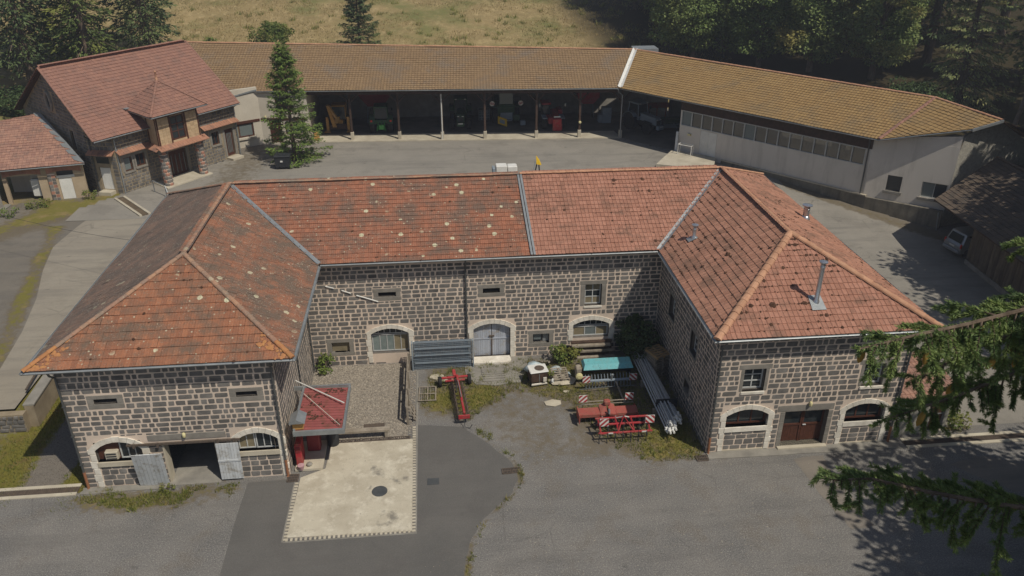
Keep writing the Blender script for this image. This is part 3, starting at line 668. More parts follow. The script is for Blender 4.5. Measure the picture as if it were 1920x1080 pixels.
def queue_stones(w, parent, lst, pr, proud=.022, mat=None):
    for s_ in lst: STONE_Q.append((pr * s_[2] * s_[3], w, parent, s_, proud))
def build_stones(limit, key='stone'):
    """largest ones in view as single parts, the rest joined per wall"""
    global STONE_Q
    STONE_Q.sort(key=lambda q: -q[0]); rest = {}
    for i, (pr, w, par, (a, z, sw, sh), pd) in enumerate(STONE_Q):
        m = w.mtx(a, z, 0.0, sw, pd * random.uniform(.7, 1.4), sh); v = random.randrange(9)
        if i < limit:
            o = ORG.get(par.name) or Vector((0, 0, 0)); child(key, STM[v], par, Matrix.Translation(-o) @ m)
        else: rest.setdefault(par.name, (par, []))[1].append((m, v))
    for par, lst in rest.values():
        Vs, Fs, o = [], [], 0
        for m, v in lst:
            A = np.array(STV[v].v); A = A @ np.array(m.to_3x3()).T + np.array(m.translation); Vs.append(A)
            for f in STV[v].f:
                Fs.append([f[0] + o, f[1] + o, f[2] + o]); 
                if len(f) == 4: Fs.append([f[0] + o, f[2] + o, f[3] + o])
            o += len(A)
        np_obj(key, np.concatenate(Vs), np.array(Fs), M['stone'], par, 'stuff')
    STONE_Q = []
for m_ in STV: orient(m_)
STM = [mesh_from('stone', m.v, m.f, M['stone']) for m in STV]
vou_mb = MB().bevbox((0, 0, 0), (1, 1, 1), .05)
VOU = mesh_from('surround_stone', vou_mb.v, vou_mb.f, M['lime']); TRI = mesh_from('lintel', vou_mb.v, vou_mb.f, M['trim'])
def wall_piece(w, name, me, parent, a0, a1, z0, z1, d0, d1, tilt=0):
    o = ORG.get(parent.name) or Vector((0, 0, 0))
    m = Matrix.Translation(-o) @ w.mtx((a0 + a1) / 2, (z0 + z1) / 2, (d0 + d1) / 2, 1, 1, 1) @ Matrix.Rotation(tilt, 4, 'Y') @ Matrix.Diagonal((a1 - a0, d1 - d0, z1 - z0, 1))
    return child(name, me, parent, m)
def arch_surround(w, parent, a0, a1, zb, zs, zt, width=.28, proud=.05, nv=9):
    """pale limestone piers and segmental arch, one object per stone; also the fill above the opening's corners"""
    half = (a1 - a0) / 2; rise = zt - zs; rad = (half * half + rise * rise) / (2 * rise); cx, cz = (a0 + a1) / 2, zt - rad
    th0 = math.asin(half / rad)
    for side in (0, 1):
        z = zb; k = 0
        while z < zs - .05:
            h = min(random.uniform(.3, .42), zs + .08 - z); ww = width + (.07 if k % 2 else 0)
            b0, b1 = (a0 - ww, a0) if side == 0 else (a1, a1 + ww)
            wall_piece(w, 'surround_stone', VOU, parent, b0, b1, z, z + h - .015, -.12, proud); z += h; k += 1
    o = ORG.get(parent.name) or Vector((0, 0, 0)); ext = th0 * 1.16
    for i in range(nv):
        t0 = -ext + 2 * ext * i / nv; t1 = -ext + 2 * ext * (i + 1) / nv; e = .006 / rad; t0 += e; t1 -= e
        dep = width * (1.02 + (.08 if i == nv // 2 else 0) + random.uniform(-.03, .03)); mb = MB()
        lo = [(cx + rad * math.sin(t), cz + rad * math.cos(t)) for t in (t0, t1)]; hi = [(cx + (rad + dep) * math.sin(t), cz + (rad + dep) * math.cos(t)) for t in (t0, t1)]
        loop = [w.P(*lo[0], -.12), w.P(*lo[1], -.12), w.P(*hi[1], -.12), w.P(*hi[0], -.12)]
        mb.prism(loop, w.n * (.12 + proud + random.uniform(-.004, .004))); part('surround_stone', mb, M['lime'], parent)
    mb = MB()
    for sgn in (-1, 1):
        pts = [(cx + sgn * half, zt), ] + [(cx + rad * math.sin(sgn * t), cz + rad * math.cos(t)) for t in np.linspace(0, th0, 7)]
        mb.prism([w.P(a, z, -.4) for a, z in pts], w.n * .3)
    part('arch_fill', mb, M['mortar'], parent)
    return (a0 - width - .04, a1 + width + .04, zb, zs + .1), (a0 - width * .8, a1 + width * .8, zs + .1, zt + width + .02)
def panes(w, parent, a0, a1, z0, z1, cols, rows, d=-.2, fw=.05, frame='frame_grey', gl='glass', name='window', rail=None):
    """a window: frame with bars, each pane a sub-part"""
    mb = MB(); 
    w.box(mb, a0, a0 + fw, z0, z1, d - .03, d + .03); w.box(mb, a1 - fw, a1, z0, z1, d - .03, d + .03)
    w.box(mb, a0 + fw, a1 - fw, z0, z0 + fw, d - .03, d + .03); w.box(mb, a0 + fw, a1 - fw, z1 - fw, z1, d - .03, d + .03)
    A = np.linspace(a0 + fw, a1 - fw, cols + 1); Z = np.linspace(z0 + fw, z1 - fw, rows + 1)
    if rail: Z = np.array([z0 + fw, rail, z1 - fw])
    for x in A[1:-1]: w.box(mb, x - fw * .4, x + fw * .4, z0 + fw, z1 - fw, d - .025, d + .025)
    for z in Z[1:-1]: w.box(mb, a0 + fw, a1 - fw, z - fw * .35, z + fw * .35, d - .022, d + .022)
    f = part(name, mb, M[frame], parent)
    for i in range(len(A) - 1):
        for j in range(len(Z) - 1):
            p = MB(); w.box(p, A[i] + .004, A[i + 1] - .004, Z[j] + .004, Z[j + 1] - .004, d - .012, d - .004)
            g = gl if isinstance(gl, str) else gl[(i + j * cols) % len(gl)]
            part('pane', p, M[g], f)
    return f
def boards(w, mb, a0, a1, z0, z1, d, n, th=.04, gap=.008):
    ww = (a1 - a0) / n
    for i in range(n): w.box(mb, a0 + i * ww + gap / 2, a0 + (i + 1) * ww - gap / 2, z0, z1, d - th + random.uniform(-.004, .004), d + random.uniform(-.004, .004))
# ---- roof tiles
def tile_profile(kind):
    if kind == 'roll': E_ = np.array([0, .1, .2, .32, .42, .52, .9, 1.0]); Hh = np.array([.0, .018, .027, .018, .0, .0, .003, .0]); lip = .034
    elif kind == 'rib': E_ = np.array([0, .06, .12, .5, .56, .62, .94, 1.0]); Hh = np.array([.016, .016, .0, .0, .009, .0, .0, .016]); lip = .036
    elif kind == 'low': E_ = np.array([0, .1, .2, .32, .42, .52, .9, 1.0]); Hh = np.array([.0, .011, .017, .011, .0, .0, .002, .0]); lip = .03
    elif kind == 'flat': E_ = np.array([0, .06, .12, .5, .56, .62, .94, 1.0]); Hh = np.array([.004, .004, .0, .0, .003, .0, .0, .004]); lip = .016
    else: E_ = np.array([0, .12, .25, .62, .75, .88, 1.0]); Hh = np.array([.0, .028, .03, .0, .0, .0, .0]); lip = .04
    return E_, Hh, lip
TQ = []
class Face:
    """one roof slope: outline (world points), eave direction, tiles laid in rows parallel to it"""
    def __init__(s, pts, e0, e1, tw, th, kind, mat, parent, pr=1.0, base=0.):
        s.pts = [Vector(p) for p in pts]; s.e = (Vector(e1) - Vector(e0)).normalized()
        nn = Vector((0, 0, 0))
        for i in range(len(s.pts)): nn += (s.pts[i] - s.pts[0]).cross(s.pts[(i + 1) % len(s.pts)] - s.pts[0])
        s.n = nn.normalized() if nn.z > 0 else -nn.normalized()
        s.e = (s.e - s.n * s.e.dot(s.n)).normalized(); s.s = s.n.cross(s.e); s.o = Vector(e0); s.tw, s.th, s.kind = tw, th, kind
        s.uv = np.array([((p - s.o).dot(s.e), (p - s.o).dot(s.s)) for p in s.pts])
        s.mat = mat; s.parent = parent; s.pr = pr; s.base = base
    def span(s, v):
        xs_ = []
        n = len(s.uv)
        for i in range(n):
            (x1, y1), (x2, y2) = s.uv[i], s.uv[(i + 1) % n]
            if (y1 - v) * (y2 - v) <= 0 and abs(y1 - y2) > 1e-6: xs_.append(x1 + (x2 - x1) * (v - y1) / (y2 - y1))
        return (min(xs_), max(xs_)) if len(xs_) >= 2 else None
    def lay(s, single_ok=True):
        E_, Hh, lip = tile_profile(s.kind); k = len(E_); v0, v1 = s.uv[:, 1].min(), s.uv[:, 1].max()
        nrow = int(math.ceil((v1 - v0) / s.th)); Vs, Fs, o = [], [], 0; singles = []
        fq = []
        for i in range(k - 1): fq += [(i, i + 1, k + i + 1, k + i), (k + i, k + i + 1, 2 * k + i + 1, 2 * k + i)]
        fq = np.array(fq)[:, ::-1]
        rows = []
        for r in range(nrow):
            lo = v0 + r * s.th; hi = min(lo + s.th * 1.06, v1)
            a = s.span(min(max(lo, v0 + .01), v1 - .01)); b = s.span(min(max(hi, v0 + .01), v1 - .01)); 
            if not a or not b: continue
            m_ = s.span((lo + hi) / 2) or a
            x0, x1 = min(a[0], b[0]), max(a[1], b[1]); off = 0
            c0 = math.floor(x0 / s.tw); c1 = math.ceil(x1 / s.tw)
            for c in range(c0, c1):
                u0 = c * s.tw + off; u = u0 + E_ * s.tw; full = u0 >= max(a[0], b[0]) and u0 + s.tw <= min(a[1], b[1])
                jit = random.uniform(-.004, .006); sk = random.uniform(-.01, .01)
                if full:
                    singles.append((u0, lo, jit + .05 * (float(vnoise(np.array(u0), np.array(lo), .45, 11)) - .5) + (.012 if random.random() < .03 else 0), sk + (random.uniform(-.05, .05) if random.random() < .03 else 0))); continue
                ub = np.clip(u, b[0], b[1]); ua = np.clip(u, a[0], a[1])
                if ub[-1] - ub[0] < .01 and ua[-1] - ua[0] < .01: continue
                zb = s.base + Hh; zf = s.base + Hh + lip + jit
                T = np.concatenate([np.stack([ub, np.full(k, hi), zb], 1), np.stack([ua, np.full(k, lo), zf], 1), np.stack([ua, np.full(k, lo + .004), np.full(k, s.base)], 1)])
                Vs.append(T); Fs.append(fq + o); o += 3 * k
        s.cut = (np.concatenate(Vs) if Vs else np.zeros((0, 3)), np.concatenate(Fs) if Fs else np.zeros((0, 4), int)); s.singles = singles
        T0 = np.concatenate([np.stack([E_ * s.tw, np.full(k, s.th * 1.06), Hh], 1), np.stack([E_ * s.tw, np.zeros(k), Hh + lip], 1), np.stack([E_ * s.tw, np.full(k, .004), np.zeros(k)], 1)])
        s.T0, s.fq, s.k = T0, fq, k
        for t in singles: TQ.append((s.pr, s, t))
    def world(s, A): 
        return np.array(s.o)[None] + A[:, :1] * np.array(s.e) + A[:, 1:2] * np.array(s.s) + A[:, 2:3] * np.array(s.n)
CAM = Vector((0, 0, 25))
def build_tiles(limit):
    faces = []
    def score(q):
        pr, f, (u, v, j, k) = q; p = f.o + f.e * u + f.s * v; dv = CAM - p; dist = dv.length; cos = max(0, dv.normalized().dot(f.n))
        fx = dv.dot(Vector((-.0993, -.995, 0)))
        return -pr * cos / dist ** 2
    TQ.sort(key=score); single = TQ[:limit]; rest = TQ[limit:]; by = {}
    for pr, f, t in TQ:
        if f not in faces: faces.append(f)
    for f in faces: f.rest = []
    for pr, f, t in rest: f.rest.append(t)
    cache = {}
    for pr, f, (u, v, j, sk) in single:
        key = (f.kind, f.tw, f.th, f.mat)
        if key not in cache: cache[key] = np_mesh('tile', f.T0, f.fq, M[f.mat])
        p = f.o + f.e * u + f.s * v + f.n * (f.base + j); m3 = Matrix((f.e, f.s, f.n)).transposed()
        o = ORG.get(f.parent.name) or Vector((0, 0, 0))
        child('tile', cache[key], f.parent, Matrix.Translation(p - o) @ m3.to_4x4() @ Matrix.Rotation(sk, 4, 'Z'))
    for f in faces:
        V, F = f.cut; n = len(f.rest)
        if n:
            P = np.array([(u, v, f.base + j) for u, v, j, k in f.rest]); sk = np.array([k for *_, k in f.rest])
            T = f.T0[None].repeat(n, 0).copy(); c_, s_ = np.cos(sk)[:, None], np.sin(sk)[:, None]; x, y = T[:, :, 0].copy(), T[:, :, 1].copy()
            T[:, :, 0] = x * c_ - y * s_; T[:, :, 1] = x * s_ + y * c_
            T = T + P[:, None]; F2 = f.fq[None] + (np.arange(n) * 3 * f.k)[:, None, None] + len(V)
            V = np.concatenate([V, T.reshape(-1, 3)]); F = np.concatenate([F, F2.reshape(-1, 4)])
        if len(V): np_obj('tile', f.world(V), F, M[f.mat], f.parent, 'stuff')
    TQ.clear()
def deck(faces_pts, parent, mat='wood_dk', th=.07, name='roof'):
    mb = MB()
    for pts in faces_pts:
        P = [Vector(p) for p in pts]; n = (P[1] - P[0]).cross(P[2] - P[0]).normalized(); n = n if n.z > 0 else -n
        mb.prism([p - n * .035 for p in P], -n * th)
    return part(name, mb, M[mat], parent)
ridge_mb = MB()
def _ridge():
    n = 7; L_ = 1.0; vs = []
    for y, r in ((0, 1.0), (.9, .86), (1.02, .86)):
        for k in range(n):
            t = math.pi * k / (n - 1); vs.append((math.cos(t) * r, y, math.sin(t) * r * .75))
    fs = []
    for i in range(2):
        for k in range(n - 1): fs.append((i * n + k, i * n + k + 1, (i + 1) * n + k + 1, (i + 1) * n + k))
    fs.append(tuple(range(n)))
    ridge_mb.add(vs, fs)
_ridge(); RID = {}
def ridge_line(a, b, parent, mat='ridge', r=.13, st=.4, lift=.02, end_mat=None, end_n=0):
    a = Vector(a); b = Vector(b); d = (b - a); n = max(1, int(round(d.length / st))); L_ = d.length / n; d.normalize()
    side = d.cross(Vector((0, 0, 1))).normalized(); up = side.cross(d).normalized(); o = ORG.get(parent.name) or Vector((0, 0, 0))
    for i in range(n):
        mt = end_mat if (end_mat and i < end_n) else mat
        if mt not in RID: RID[mt] = mesh_from('ridge_tile', ridge_mb.v, ridge_mb.f, M[mt])
        p = a + d * (i * L_) + up * (lift + random.uniform(-.006, .006))
        m = Matrix.Translation(p - o) @ Matrix((side, d, up)).transposed().to_4x4() @ Matrix.Rotation(random.uniform(-.02, .02), 4, 'Z') @ Matrix.Diagonal((r, L_, r, 1))
        child('ridge_tile', RID[mt], parent, m)
def gutter(pts, parent, r=.075, mat='zinc'):
    """half-round gutter along points"""
    mb = MB()
    for a, b in zip(pts[:-1], pts[1:]):
        a = Vector(a); b = Vector(b); d = (b - a).normalized(); s_ = d.cross(Vector((0, 0, 1))).normalized(); n = 7; vs = []
        for p in (a, b):
            for rr in (r, r * .86):
                for k in range(n):
                    t = math.pi + math.pi * k / (n - 1); vs.append(p + s_ * math.cos(t) * rr + Vector((0, 0, math.sin(t) * rr)))
        fs = []
        for k in range(n - 1): fs += [(k, k + 1, 2 * n + k + 1, 2 * n + k), (n + k + 1, n + k, 3 * n + k, 3 * n + k + 1)]
        fs += [(0, 2 * n, 3 * n, n), (n - 1, 2 * n - 1, 4 * n - 1, 3 * n - 1)]
        mb.add(vs, fs)
    return part('gutter', mb, M[mat], parent, smooth=50)
def flashing(a, b, parent, w=.2, mat='zinc', name='valley_flashing', lift=.05, na=None, nb=None):
    a = Vector(a); b = Vector(b); d = (b - a).normalized(); s_ = d.cross(Vector((0, 0, 1))).normalized(); up = s_.cross(d).normalized(); mb = MB()
    c = [a, b]
    n = 8
    L_ = [[a.lerp(b, k / n) + s_ * x * w + up * (lift + abs(x) * w * .45 + random.uniform(-.004, .004)) for x in (-1, -.1, .1, 1)] for k in range(n + 1)]
    for k in range(n):
        for j in range(3): mb.quad(L_[k][j], L_[k][j + 1], L_[k + 1][j + 1], L_[k + 1][j])
    return part(name, mb, M[mat], parent)
def downpipe(w, parent, a, z0, z1, d=.1, r=.05, boot=True, topoff=.45):
    mb = MB(); mb.tube([w.P(a, z1 + .12, d + topoff), w.P(a, z1 - .05, d + topoff * .85), w.P(a, z1 - .4, d), w.P(a, z0 + (.95 if boot else 0), d)], r, 8)
    for z in np.arange(z0 + 1.4, z1 - .5, 1.6): w.box(mb, a - r * 1.3, a + r * 1.3, z, z + .04, 0, d + r * 1.2)
    p = part('downpipe', mb, M['zinc_dk'], parent, smooth=40)
    if boot:
        b = MB(); b.tube([w.P(a, z0 + .98, d), w.P(a, z0 + .05, d), w.P(a, z0, d + .08)], r * 1.25, 8); part('pipe_boot', b, M['terracotta_pipe'], p, smooth=40)
def wall_lamp(w, parent, a, z):
    mb = MB(); mb.lathe(w.P(a, z - .12, .1), (0, 0, 1), [(0, .05), (.03, .075), (.2, .08), (.24, .05)], 10); l = part('wall_lamp', mb, M['lamp_cream'], parent, smooth=40)
    b = MB(); w.box(b, a - .05, a + .05, z - .02, z + .06, 0, .06); part('bracket', b, M['zinc_dk'], l)
# ---------------------------------------------------------------- the U-shaped stone farm building
barn = thing('farm_building', (-2.0, 38, 0), 'long U shaped dark stone farm building with hipped orange tile roofs round the court', 'building')
ZE, ZR = 6.75, 9.4
LF = Wall((-16.75, 30.6), (-7.5, 30.6), -.3, 6.8, caps=False); LR = Wall((-7.5, 30.6), (-7.5, 40.1), -.3, 6.8, caps=False); LL = Wall((-16.75, 51), (-16.75, 30.6), -.3, 6.8, caps=False)
BK = Wall((-7.5, 40.1), (12.6, 40.1), -.3, 6.8); RL = Wall((12.6, 40.1), (12.6, 30.25), -.3, 6.8, caps=False); RF = Wall((12.6, 30.25), (22.05, 30.25), -.3, 6.8, caps=False)
RR = Wall((22.05, 30.25), (22.05, 50.9), -.3, 6.8, caps=False); BB = Wall((21.55, 50.9), (-16.25, 51), -.3, 6.8)
fx = lambda x: x + 16.75; bx_ = lambda x: x + 7.5; rx_ = lambda x: x - 12.6
LF.holes = [(fx(-15.95), fx(-13.9), 1.42, 2.52), (fx(-9.68), fx(-7.82), 1.55, 2.58), (fx(-12.95), fx(-10.65), .0, 2.2), (fx(-15.4), fx(-14.42), 4.58, 4.84), (fx(-9.32), fx(-8.4), 4.57, 4.83)]
BK.holes = [(bx_(-4.12), bx_(-1.98), .68, 2.33), (bx_(1.75), bx_(3.9), 0, 2.33), (bx_(-3.52), bx_(-2.54), 4.36, 4.64), (bx_(2.34), bx_(3.31), 4.31, 4.6), (bx_(-6.4), bx_(-5.4), .9, 1.54), (bx_(8.22), bx_(9.2), 3.18, 4.56), (bx_(7.6), bx_(9.75), 1.05, 2.25), (bx_(5.24), bx_(6.2), .84, 1.45)]
RF.holes = [(rx_(13.98), rx_(15.02), 3.5, 4.74), (rx_(19.9), rx_(20.95), 3.42, 4.66), (rx_(13.4), rx_(15.5), 1.45, 2.48), (rx_(16.35), rx_(18.55), .12, 2.16), (rx_(19.42), rx_(21.45), 1.36, 2.42)]
RL.holes = [(40.1 - 38.0, 40.1 - 37.0, 3.6, 4.85), (40.1 - 34.1, 40.1 - 33.1, 3.62, 4.82), (40.1 - 34.3, 40.1 - 33.5, 1.15, 1.75)]
walls = {}
for nm, w in (('LF', LF), ('LR', LR), ('LL', LL), ('BK', BK), ('RL', RL), ('RF', RF), ('RR', RR), ('BB', BB)):
    walls[nm] = part('wall', w.mesh(MB(), 0, 1), [M['mortar'], M['stone_in']], barn)
ex = {k: [] for k in walls}
# --- left front
wl = walls['LF']
e1, e2 = arch_surround(LF, wl, fx(-15.95), fx(-13.9), 0, 2.08, 2.52, .26); ex['LF'] += [e1, e2]
e1, e2 = arch_surround(LF, wl, fx(-9.68), fx(-7.82), 0, 2.2, 2.58, .26); ex['LF'] += [(e1[0], e1[1] - .12, 1.55, e1[3]), (e2[0], e2[1] - .1, e2[2], e2[3])]
ex['LF'] += [(fx(-13.6), fx(-10.1), 2.2, 2.76), (fx(-12.98), fx(-10.62), -.1, 2.25)]
wall_piece(LF, 'lintel', TRI, wl, fx(-13.55), fx(-10.1), 2.44, 2.76, -.1, .03)
mb = MB(); LF.box(mb, fx(-14.5), fx(-9.5), 2.26, 2.36, .05, .13); part('sliding_rail', mb, M['rust'], barn)
wall_lamp(LF, barn, fx(-11.9), 2.72)
for (a0, a1, z0, z1) in ((fx(-15.4), fx(-14.42), 4.58, 4.84), (fx(-9.32), fx(-8.4), 4.57, 4.83)):
    wall_piece(LF, 'lintel', TRI, wl, a0 - .28, a1 + .28, z1 + .0, z1 + .2, -.1, .012); wall_piece(LF, 'sill', TRI, wl, a0 - .28, a1 + .28, z0 - .25, z0, -.1, .014)
    wall_piece(LF, 'jamb', TRI, wl, a0 - .28, a0, z0 + .005, z1 - .005, -.1, .01); wall_piece(LF, 'jamb', TRI, wl, a1, a1 + .28, z0 + .005, z1 - .005, -.1, .01)
    ex['LF'].append((a0 - .3, a1 + .3, z0 - .27, z1 + .22))
for (a0, a1) in ((fx(-15.95), fx(-13.9)), (fx(-9.68), fx(-7.82))):
    zz = 1.42 if a0 < 3 else 1.55
    mb = MB(); LF.box(mb, a0 - .02, a1 + .02, zz - .24, zz, -.3, .08); part('sill', mb, M['concrete'], wl); ex['LF'].append((a0 - .05, a1 + .05, zz - .26, zz))
    # masonry below the sill, framed by the piers
    for s_ in lay_stones(LF, .05, zz - .26, [], .3, a0 + .02, a1 - .02, (False, False), (.35, .6), .03): STONE_Q.append((.9 * s_[2] * s_[3], LF, wl, s_, .014))
ex['LF'] += [(fx(-15.95), fx(-13.9), -.1, 1.3), (fx(-9.68), fx(-7.82), -.1, 1.42)]
f = panes(LF, barn, fx(-14.95), fx(-13.92), 1.44, 2.36, 3, 1, -.22, .06)
mb = MB(); LF.box(mb, fx(-15.93), fx(-14.98), 1.44, 2.5, -.26, -.2); part('shutter_board', mb, M['wood_br'], barn)
ac = MB(); c0 = LF.P(fx(-15.3), 1.74, -.12); ac.bevbox(c0, (.58, .3, .46), .04)
aco = part('air_conditioner', ac, M['concrete'], barn)
mb = MB()
for k in range(3): LF.box(mb, fx(-15.52), fx(-15.08), 1.56 + k * .13, 1.62 + k * .13, .03, .045)
part('vent_slot', mb, M['black'], aco)
f = panes(LF, barn, fx(-9.66), fx(-8.9), 1.57, 2.4, 2, 1, -.22, .05, gl='board_tan'); f = panes(LF, barn, fx(-8.86), fx(-7.84), 1.57, 2.46, 3, 1, -.2, .05)
mb = MB(); LF.box(mb, fx(-9.66), fx(-7.84), 2.42, 2.58, -.3, -.24); part('transom', mb, M['frame_grey'], barn)
# sliding door leaves hung on the rail, the left one kicked out at its foot
def leaf(a0, a1, z0, z1, tilt, skew, lab):
    mb = MB(); n = 8; ww = (a1 - a0) / n
    for i in range(n):
        x = a0 + i * ww
        for (u0, u1, v0, v1) in ((x + .006, x + ww - .006, 0, 1),):
            zt = z1; top = LF.P(x + ww / 2, zt, .16 + random.uniform(-.005, .005)); 
            mid = (z0 + z1) / 2; cen = LF.P(x + ww / 2 + skew * (mid - z1), mid, .16 + tilt * .5)
            M3 = LF.M3 @ Matrix.Rotation(-tilt / (z1 - z0), 3, 'X') @ Matrix.Rotation(-skew, 3, 'Y')
            mb.box(cen, (ww - .012, .035 + random.uniform(-.006, .006), z1 - z0), 0, 0, M3)
    d = part('door_leaf', mb, M['door_grey'], barn, label=lab)
    h = MB()
    for a in (a0 + .15, a1 - .15): h.box(LF.P(a, z1 + .08, .15), (.1, .07, .24), 0, 0, LF.M3)
    part('hanger', h, M['rust'], d)
    b = MB(); b.box(LF.P((a0 + a1) / 2 + skew * (-.9), z1 - 1.0, .19 + tilt * .45), (a1 - a0, .03, .1), 0, 0, LF.M3); part('brace', b, M['door_grey'], d)
leaf(fx(-14.32), fx(-12.98), .03, 2.22, .5, -.07, 'battered grey plank leaf leaning outwards at its foot'); leaf(fx(-10.62), fx(-9.6), .12, 2.22, .06, -.02, 'straight grey plank leaf')
mb = MB(); mb.prism([LF.P(fx(-12.95), 0, .25), LF.P(fx(-10.65), 0, .25), LF.P(fx(-10.65), .06, -4), LF.P(fx(-12.95), .06, -4)], (0, 0, .03)); part('door_ramp', mb, M['concrete_dk'], barn)
for x_ in (-12.96, -10.64): mb = MB(); LF.box(mb, fx(x_ - .04), fx(x_ + .04), 0, 2.2, -.5, .02); part('door_jamb', mb, M['concrete'], barn)
downpipe(LF, barn, .1, 0, 6.5); downpipe(LF, barn, 9.15, 0, 6.5)
# --- back range
wl = walls['BK']
e1, e2 = arch_surround(BK, wl, bx_(-4.12), bx_(-1.98), .1, 2.0, 2.33, .24); ex['BK'] += [e1, e2]
e1, e2 = arch_surround(BK, wl, bx_(1.75), bx_(3.9), .0, 2.0, 2.33, .26); ex['BK'] += [e1, e2]
e1, e2 = arch_surround(BK, wl, bx_(7.6), bx_(9.75), .9, 1.95, 2.25, .26); ex['BK'] += [e1, e2, (bx_(7.5), bx_(9.85), .5, 1.0)]
ex['BK'] += [h for h in BK.holes if h[1] - h[0] > 1.9]
for (a0, a1, z0, z1) in (BK.holes[2], BK.holes[3], BK.holes[4], BK.holes[5], BK.holes[7]):
    up = z1 - z0 > 1; lw = .3
    wall_piece(BK, 'lintel', TRI, wl, a0 - lw, a1 + lw, z1, z1 + .24, -.1, .014); wall_piece(BK, 'sill', TRI if not up else VOU, wl, a0 - (.05 if up else lw), a1 + (.05 if up else lw), z0 - (.13 if up else .24), z0, -.2, .05 if up else .014)
    wall_piece(BK, 'jamb', TRI, wl, a0 - .26, a0, z0 + .005, z1 - .005, -.1, .012); wall_piece(BK, 'jamb', TRI, wl, a1, a1 + .26, z0 + .005, z1 - .005, -.1, .012)
    ex['BK'].append((a0 - .3, a1 + .3, z0 - .26, z1 + .26))
panes(BK, barn, bx_(8.24), bx_(9.18), 3.2, 4.54, 2, 3, -.25, .06, gl=('board_tan', 'board_tan', 'glass', 'glass'))
mb = MB(); BK.box(mb, bx_(-6.4), bx_(-5.4), .9, 1.54, -.22, -.16); part('hatch_board', mb, M['board_tan'], barn)
panes(BK, barn, bx_(5.26), bx_(5.8), .95, 1.42, 1, 1, -.15, .05, frame='black', gl='glass_lt'); mb = MB(); BK.box(mb, bx_(5.84), bx_(6.18), .86, 1.43, -.3, -.2); part('hatch_board', mb, M['zinc'], barn)
panes(BK, barn, bx_(-4.1), bx_(-2.0), .72, 1.82, 5, 1, -.24, .05, gl=('glass_dirty', 'glass_dirty', 'glass_dirty', 'board_tan', 'board_tan')); panes(BK, barn, bx_(-4.1), bx_(-2.0), 1.86, 2.3, 6, 1, -.26, .045)
panes(BK, barn, bx_(7.62), bx_(9.73), 1.07, 1.72, 3, 1, -.24, .06, gl=('board_tan', 'glass_lt', 'board_tan')); panes(BK, barn, bx_(7.62), bx_(9.73), 1.76, 2.22, 6, 1, -.26, .045)
for (a0, a1, up) in ((bx_(1.77), bx_(2.81), 1), (bx_(2.84), bx_(3.88), 0)):
    mb = MB(); boards(BK, mb, a0, a1, .06, 2.3, -.22, 8); d = part('door_leaf', mb, M['door_blue'], barn); b = MB()
    BK.box(b, a0, a1, 1.16, 1.24, -.22, -.19); part('brace', b, M['door_blue'], d)
mb = MB(); BK.box(mb, bx_(2.79), bx_(2.86), .1, 1.15, -.2, -.16); part('lock_bar', mb, M['rust'], barn)
mb = MB(); BK.box(mb, bx_(2.66), bx_(2.98), 1.36, 1.42, -.2, -.14); part('latch', mb, M['rust'], barn)
downpipe(BK, barn, bx_(1.38), 0, 6.5, boot=False)
mb = MB(); pts = [(-6.35, 5.2), (-5.9, 5.05)], [(-5.5, 4.9), (-5.02, 4.7)], [(-4.72, 4.55), (-4.3, 4.4), (-3.55, 4.1)]
for p in pts: mb.tube([BK.P(bx_(x), z, .05) for x, z in p], .035, 6)
part('broken_pipe', mb, M['white'], barn)
# --- right front
wl = walls['RF']
for h in (RF.holes[0], RF.holes[1]):
    a0, a1, z0, z1 = h
    wall_piece(RF, 'lintel', TRI, wl, a0 - .28, a1 + .28, z1, z1 + .26, -.1, .015); wall_piece(RF, 'sill', VOU, wl, a0 - .06, a1 + .06, z0 - .14, z0, -.2, .07)
    wall_piece(RF, 'jamb', TRI, wl, a0 - .16, a0, z0 + .005, z1 - .005, -.1, .012); wall_piece(RF, 'jamb', TRI, wl, a1, a1 + .16, z0 + .005, z1 - .005, -.1, .012)
    ex['RF'].append((a0 - .2, a1 + .2, z0 - .16, z1)); ex['RF'].append((a0 - .3, a1 + .3, z1, z1 + .28))
    panes(RF, barn, a0 + .02, a1 - .02, z0 + .02, z1 - .02, 2, 3, -.28, .07)
for (a0, a1, z0, zs, z1) in ((rx_(13.4), rx_(15.5), 1.45, 2.12, 2.48), (rx_(19.42), rx_(21.45), 1.36, 2.06, 2.42)):
    e1, e2 = arch_surround(RF, wl, a0, a1, .05, zs, z1, .24); ex['RF'] += [e1, e2]
    mb = MB(); RF.box(mb, a0 - .03, a1 + .03, z0 - .26, z0, -.3, .07); part('sill', mb, M['lime'], wl)
    for s_ in lay_stones(RF, .1, z0 - .28, [], .3, a0 + .02, a1 - .02, (False, False), (.35, .6), .03): STONE_Q.append((.9 * s_[2] * s_[3], RF, wl, s_, .012))
    mb = MB(); RF.box(mb, a0, a1, -.05, .1, -.1, .05); part('plinth', mb, M['concrete'], wl)
    panes(RF, barn, a0 + .02, a1 - .02, z0 + .01, z1 - .02, 3, 1, -.28, .09, frame='wood_br')
ex['RF'].append((rx_(15.95), rx_(18.8), 2.1, 2.56)); ex['RF'].append((rx_(16.1), rx_(18.8), -.1, 2.2))
wall_piece(RF, 'lintel', TRI, wl, rx_(15.95), rx_(18.78), 2.18, 2.54, -.1, .02)
for a in (rx_(16.12), rx_(18.55)):
    z = .1
    while z < 2.1: h = min(random.uniform(.4, .6), 2.16 - z); wall_piece(RF, 'jamb', TRI, wl, a, a + .23, z, z + h - .01, -.2, .02); z += h
mb = MB(); RF.box(mb, rx_(16.2), rx_(18.7), -.05, .12, -.45, .22); part('doorstep', mb, M['concrete'], barn)
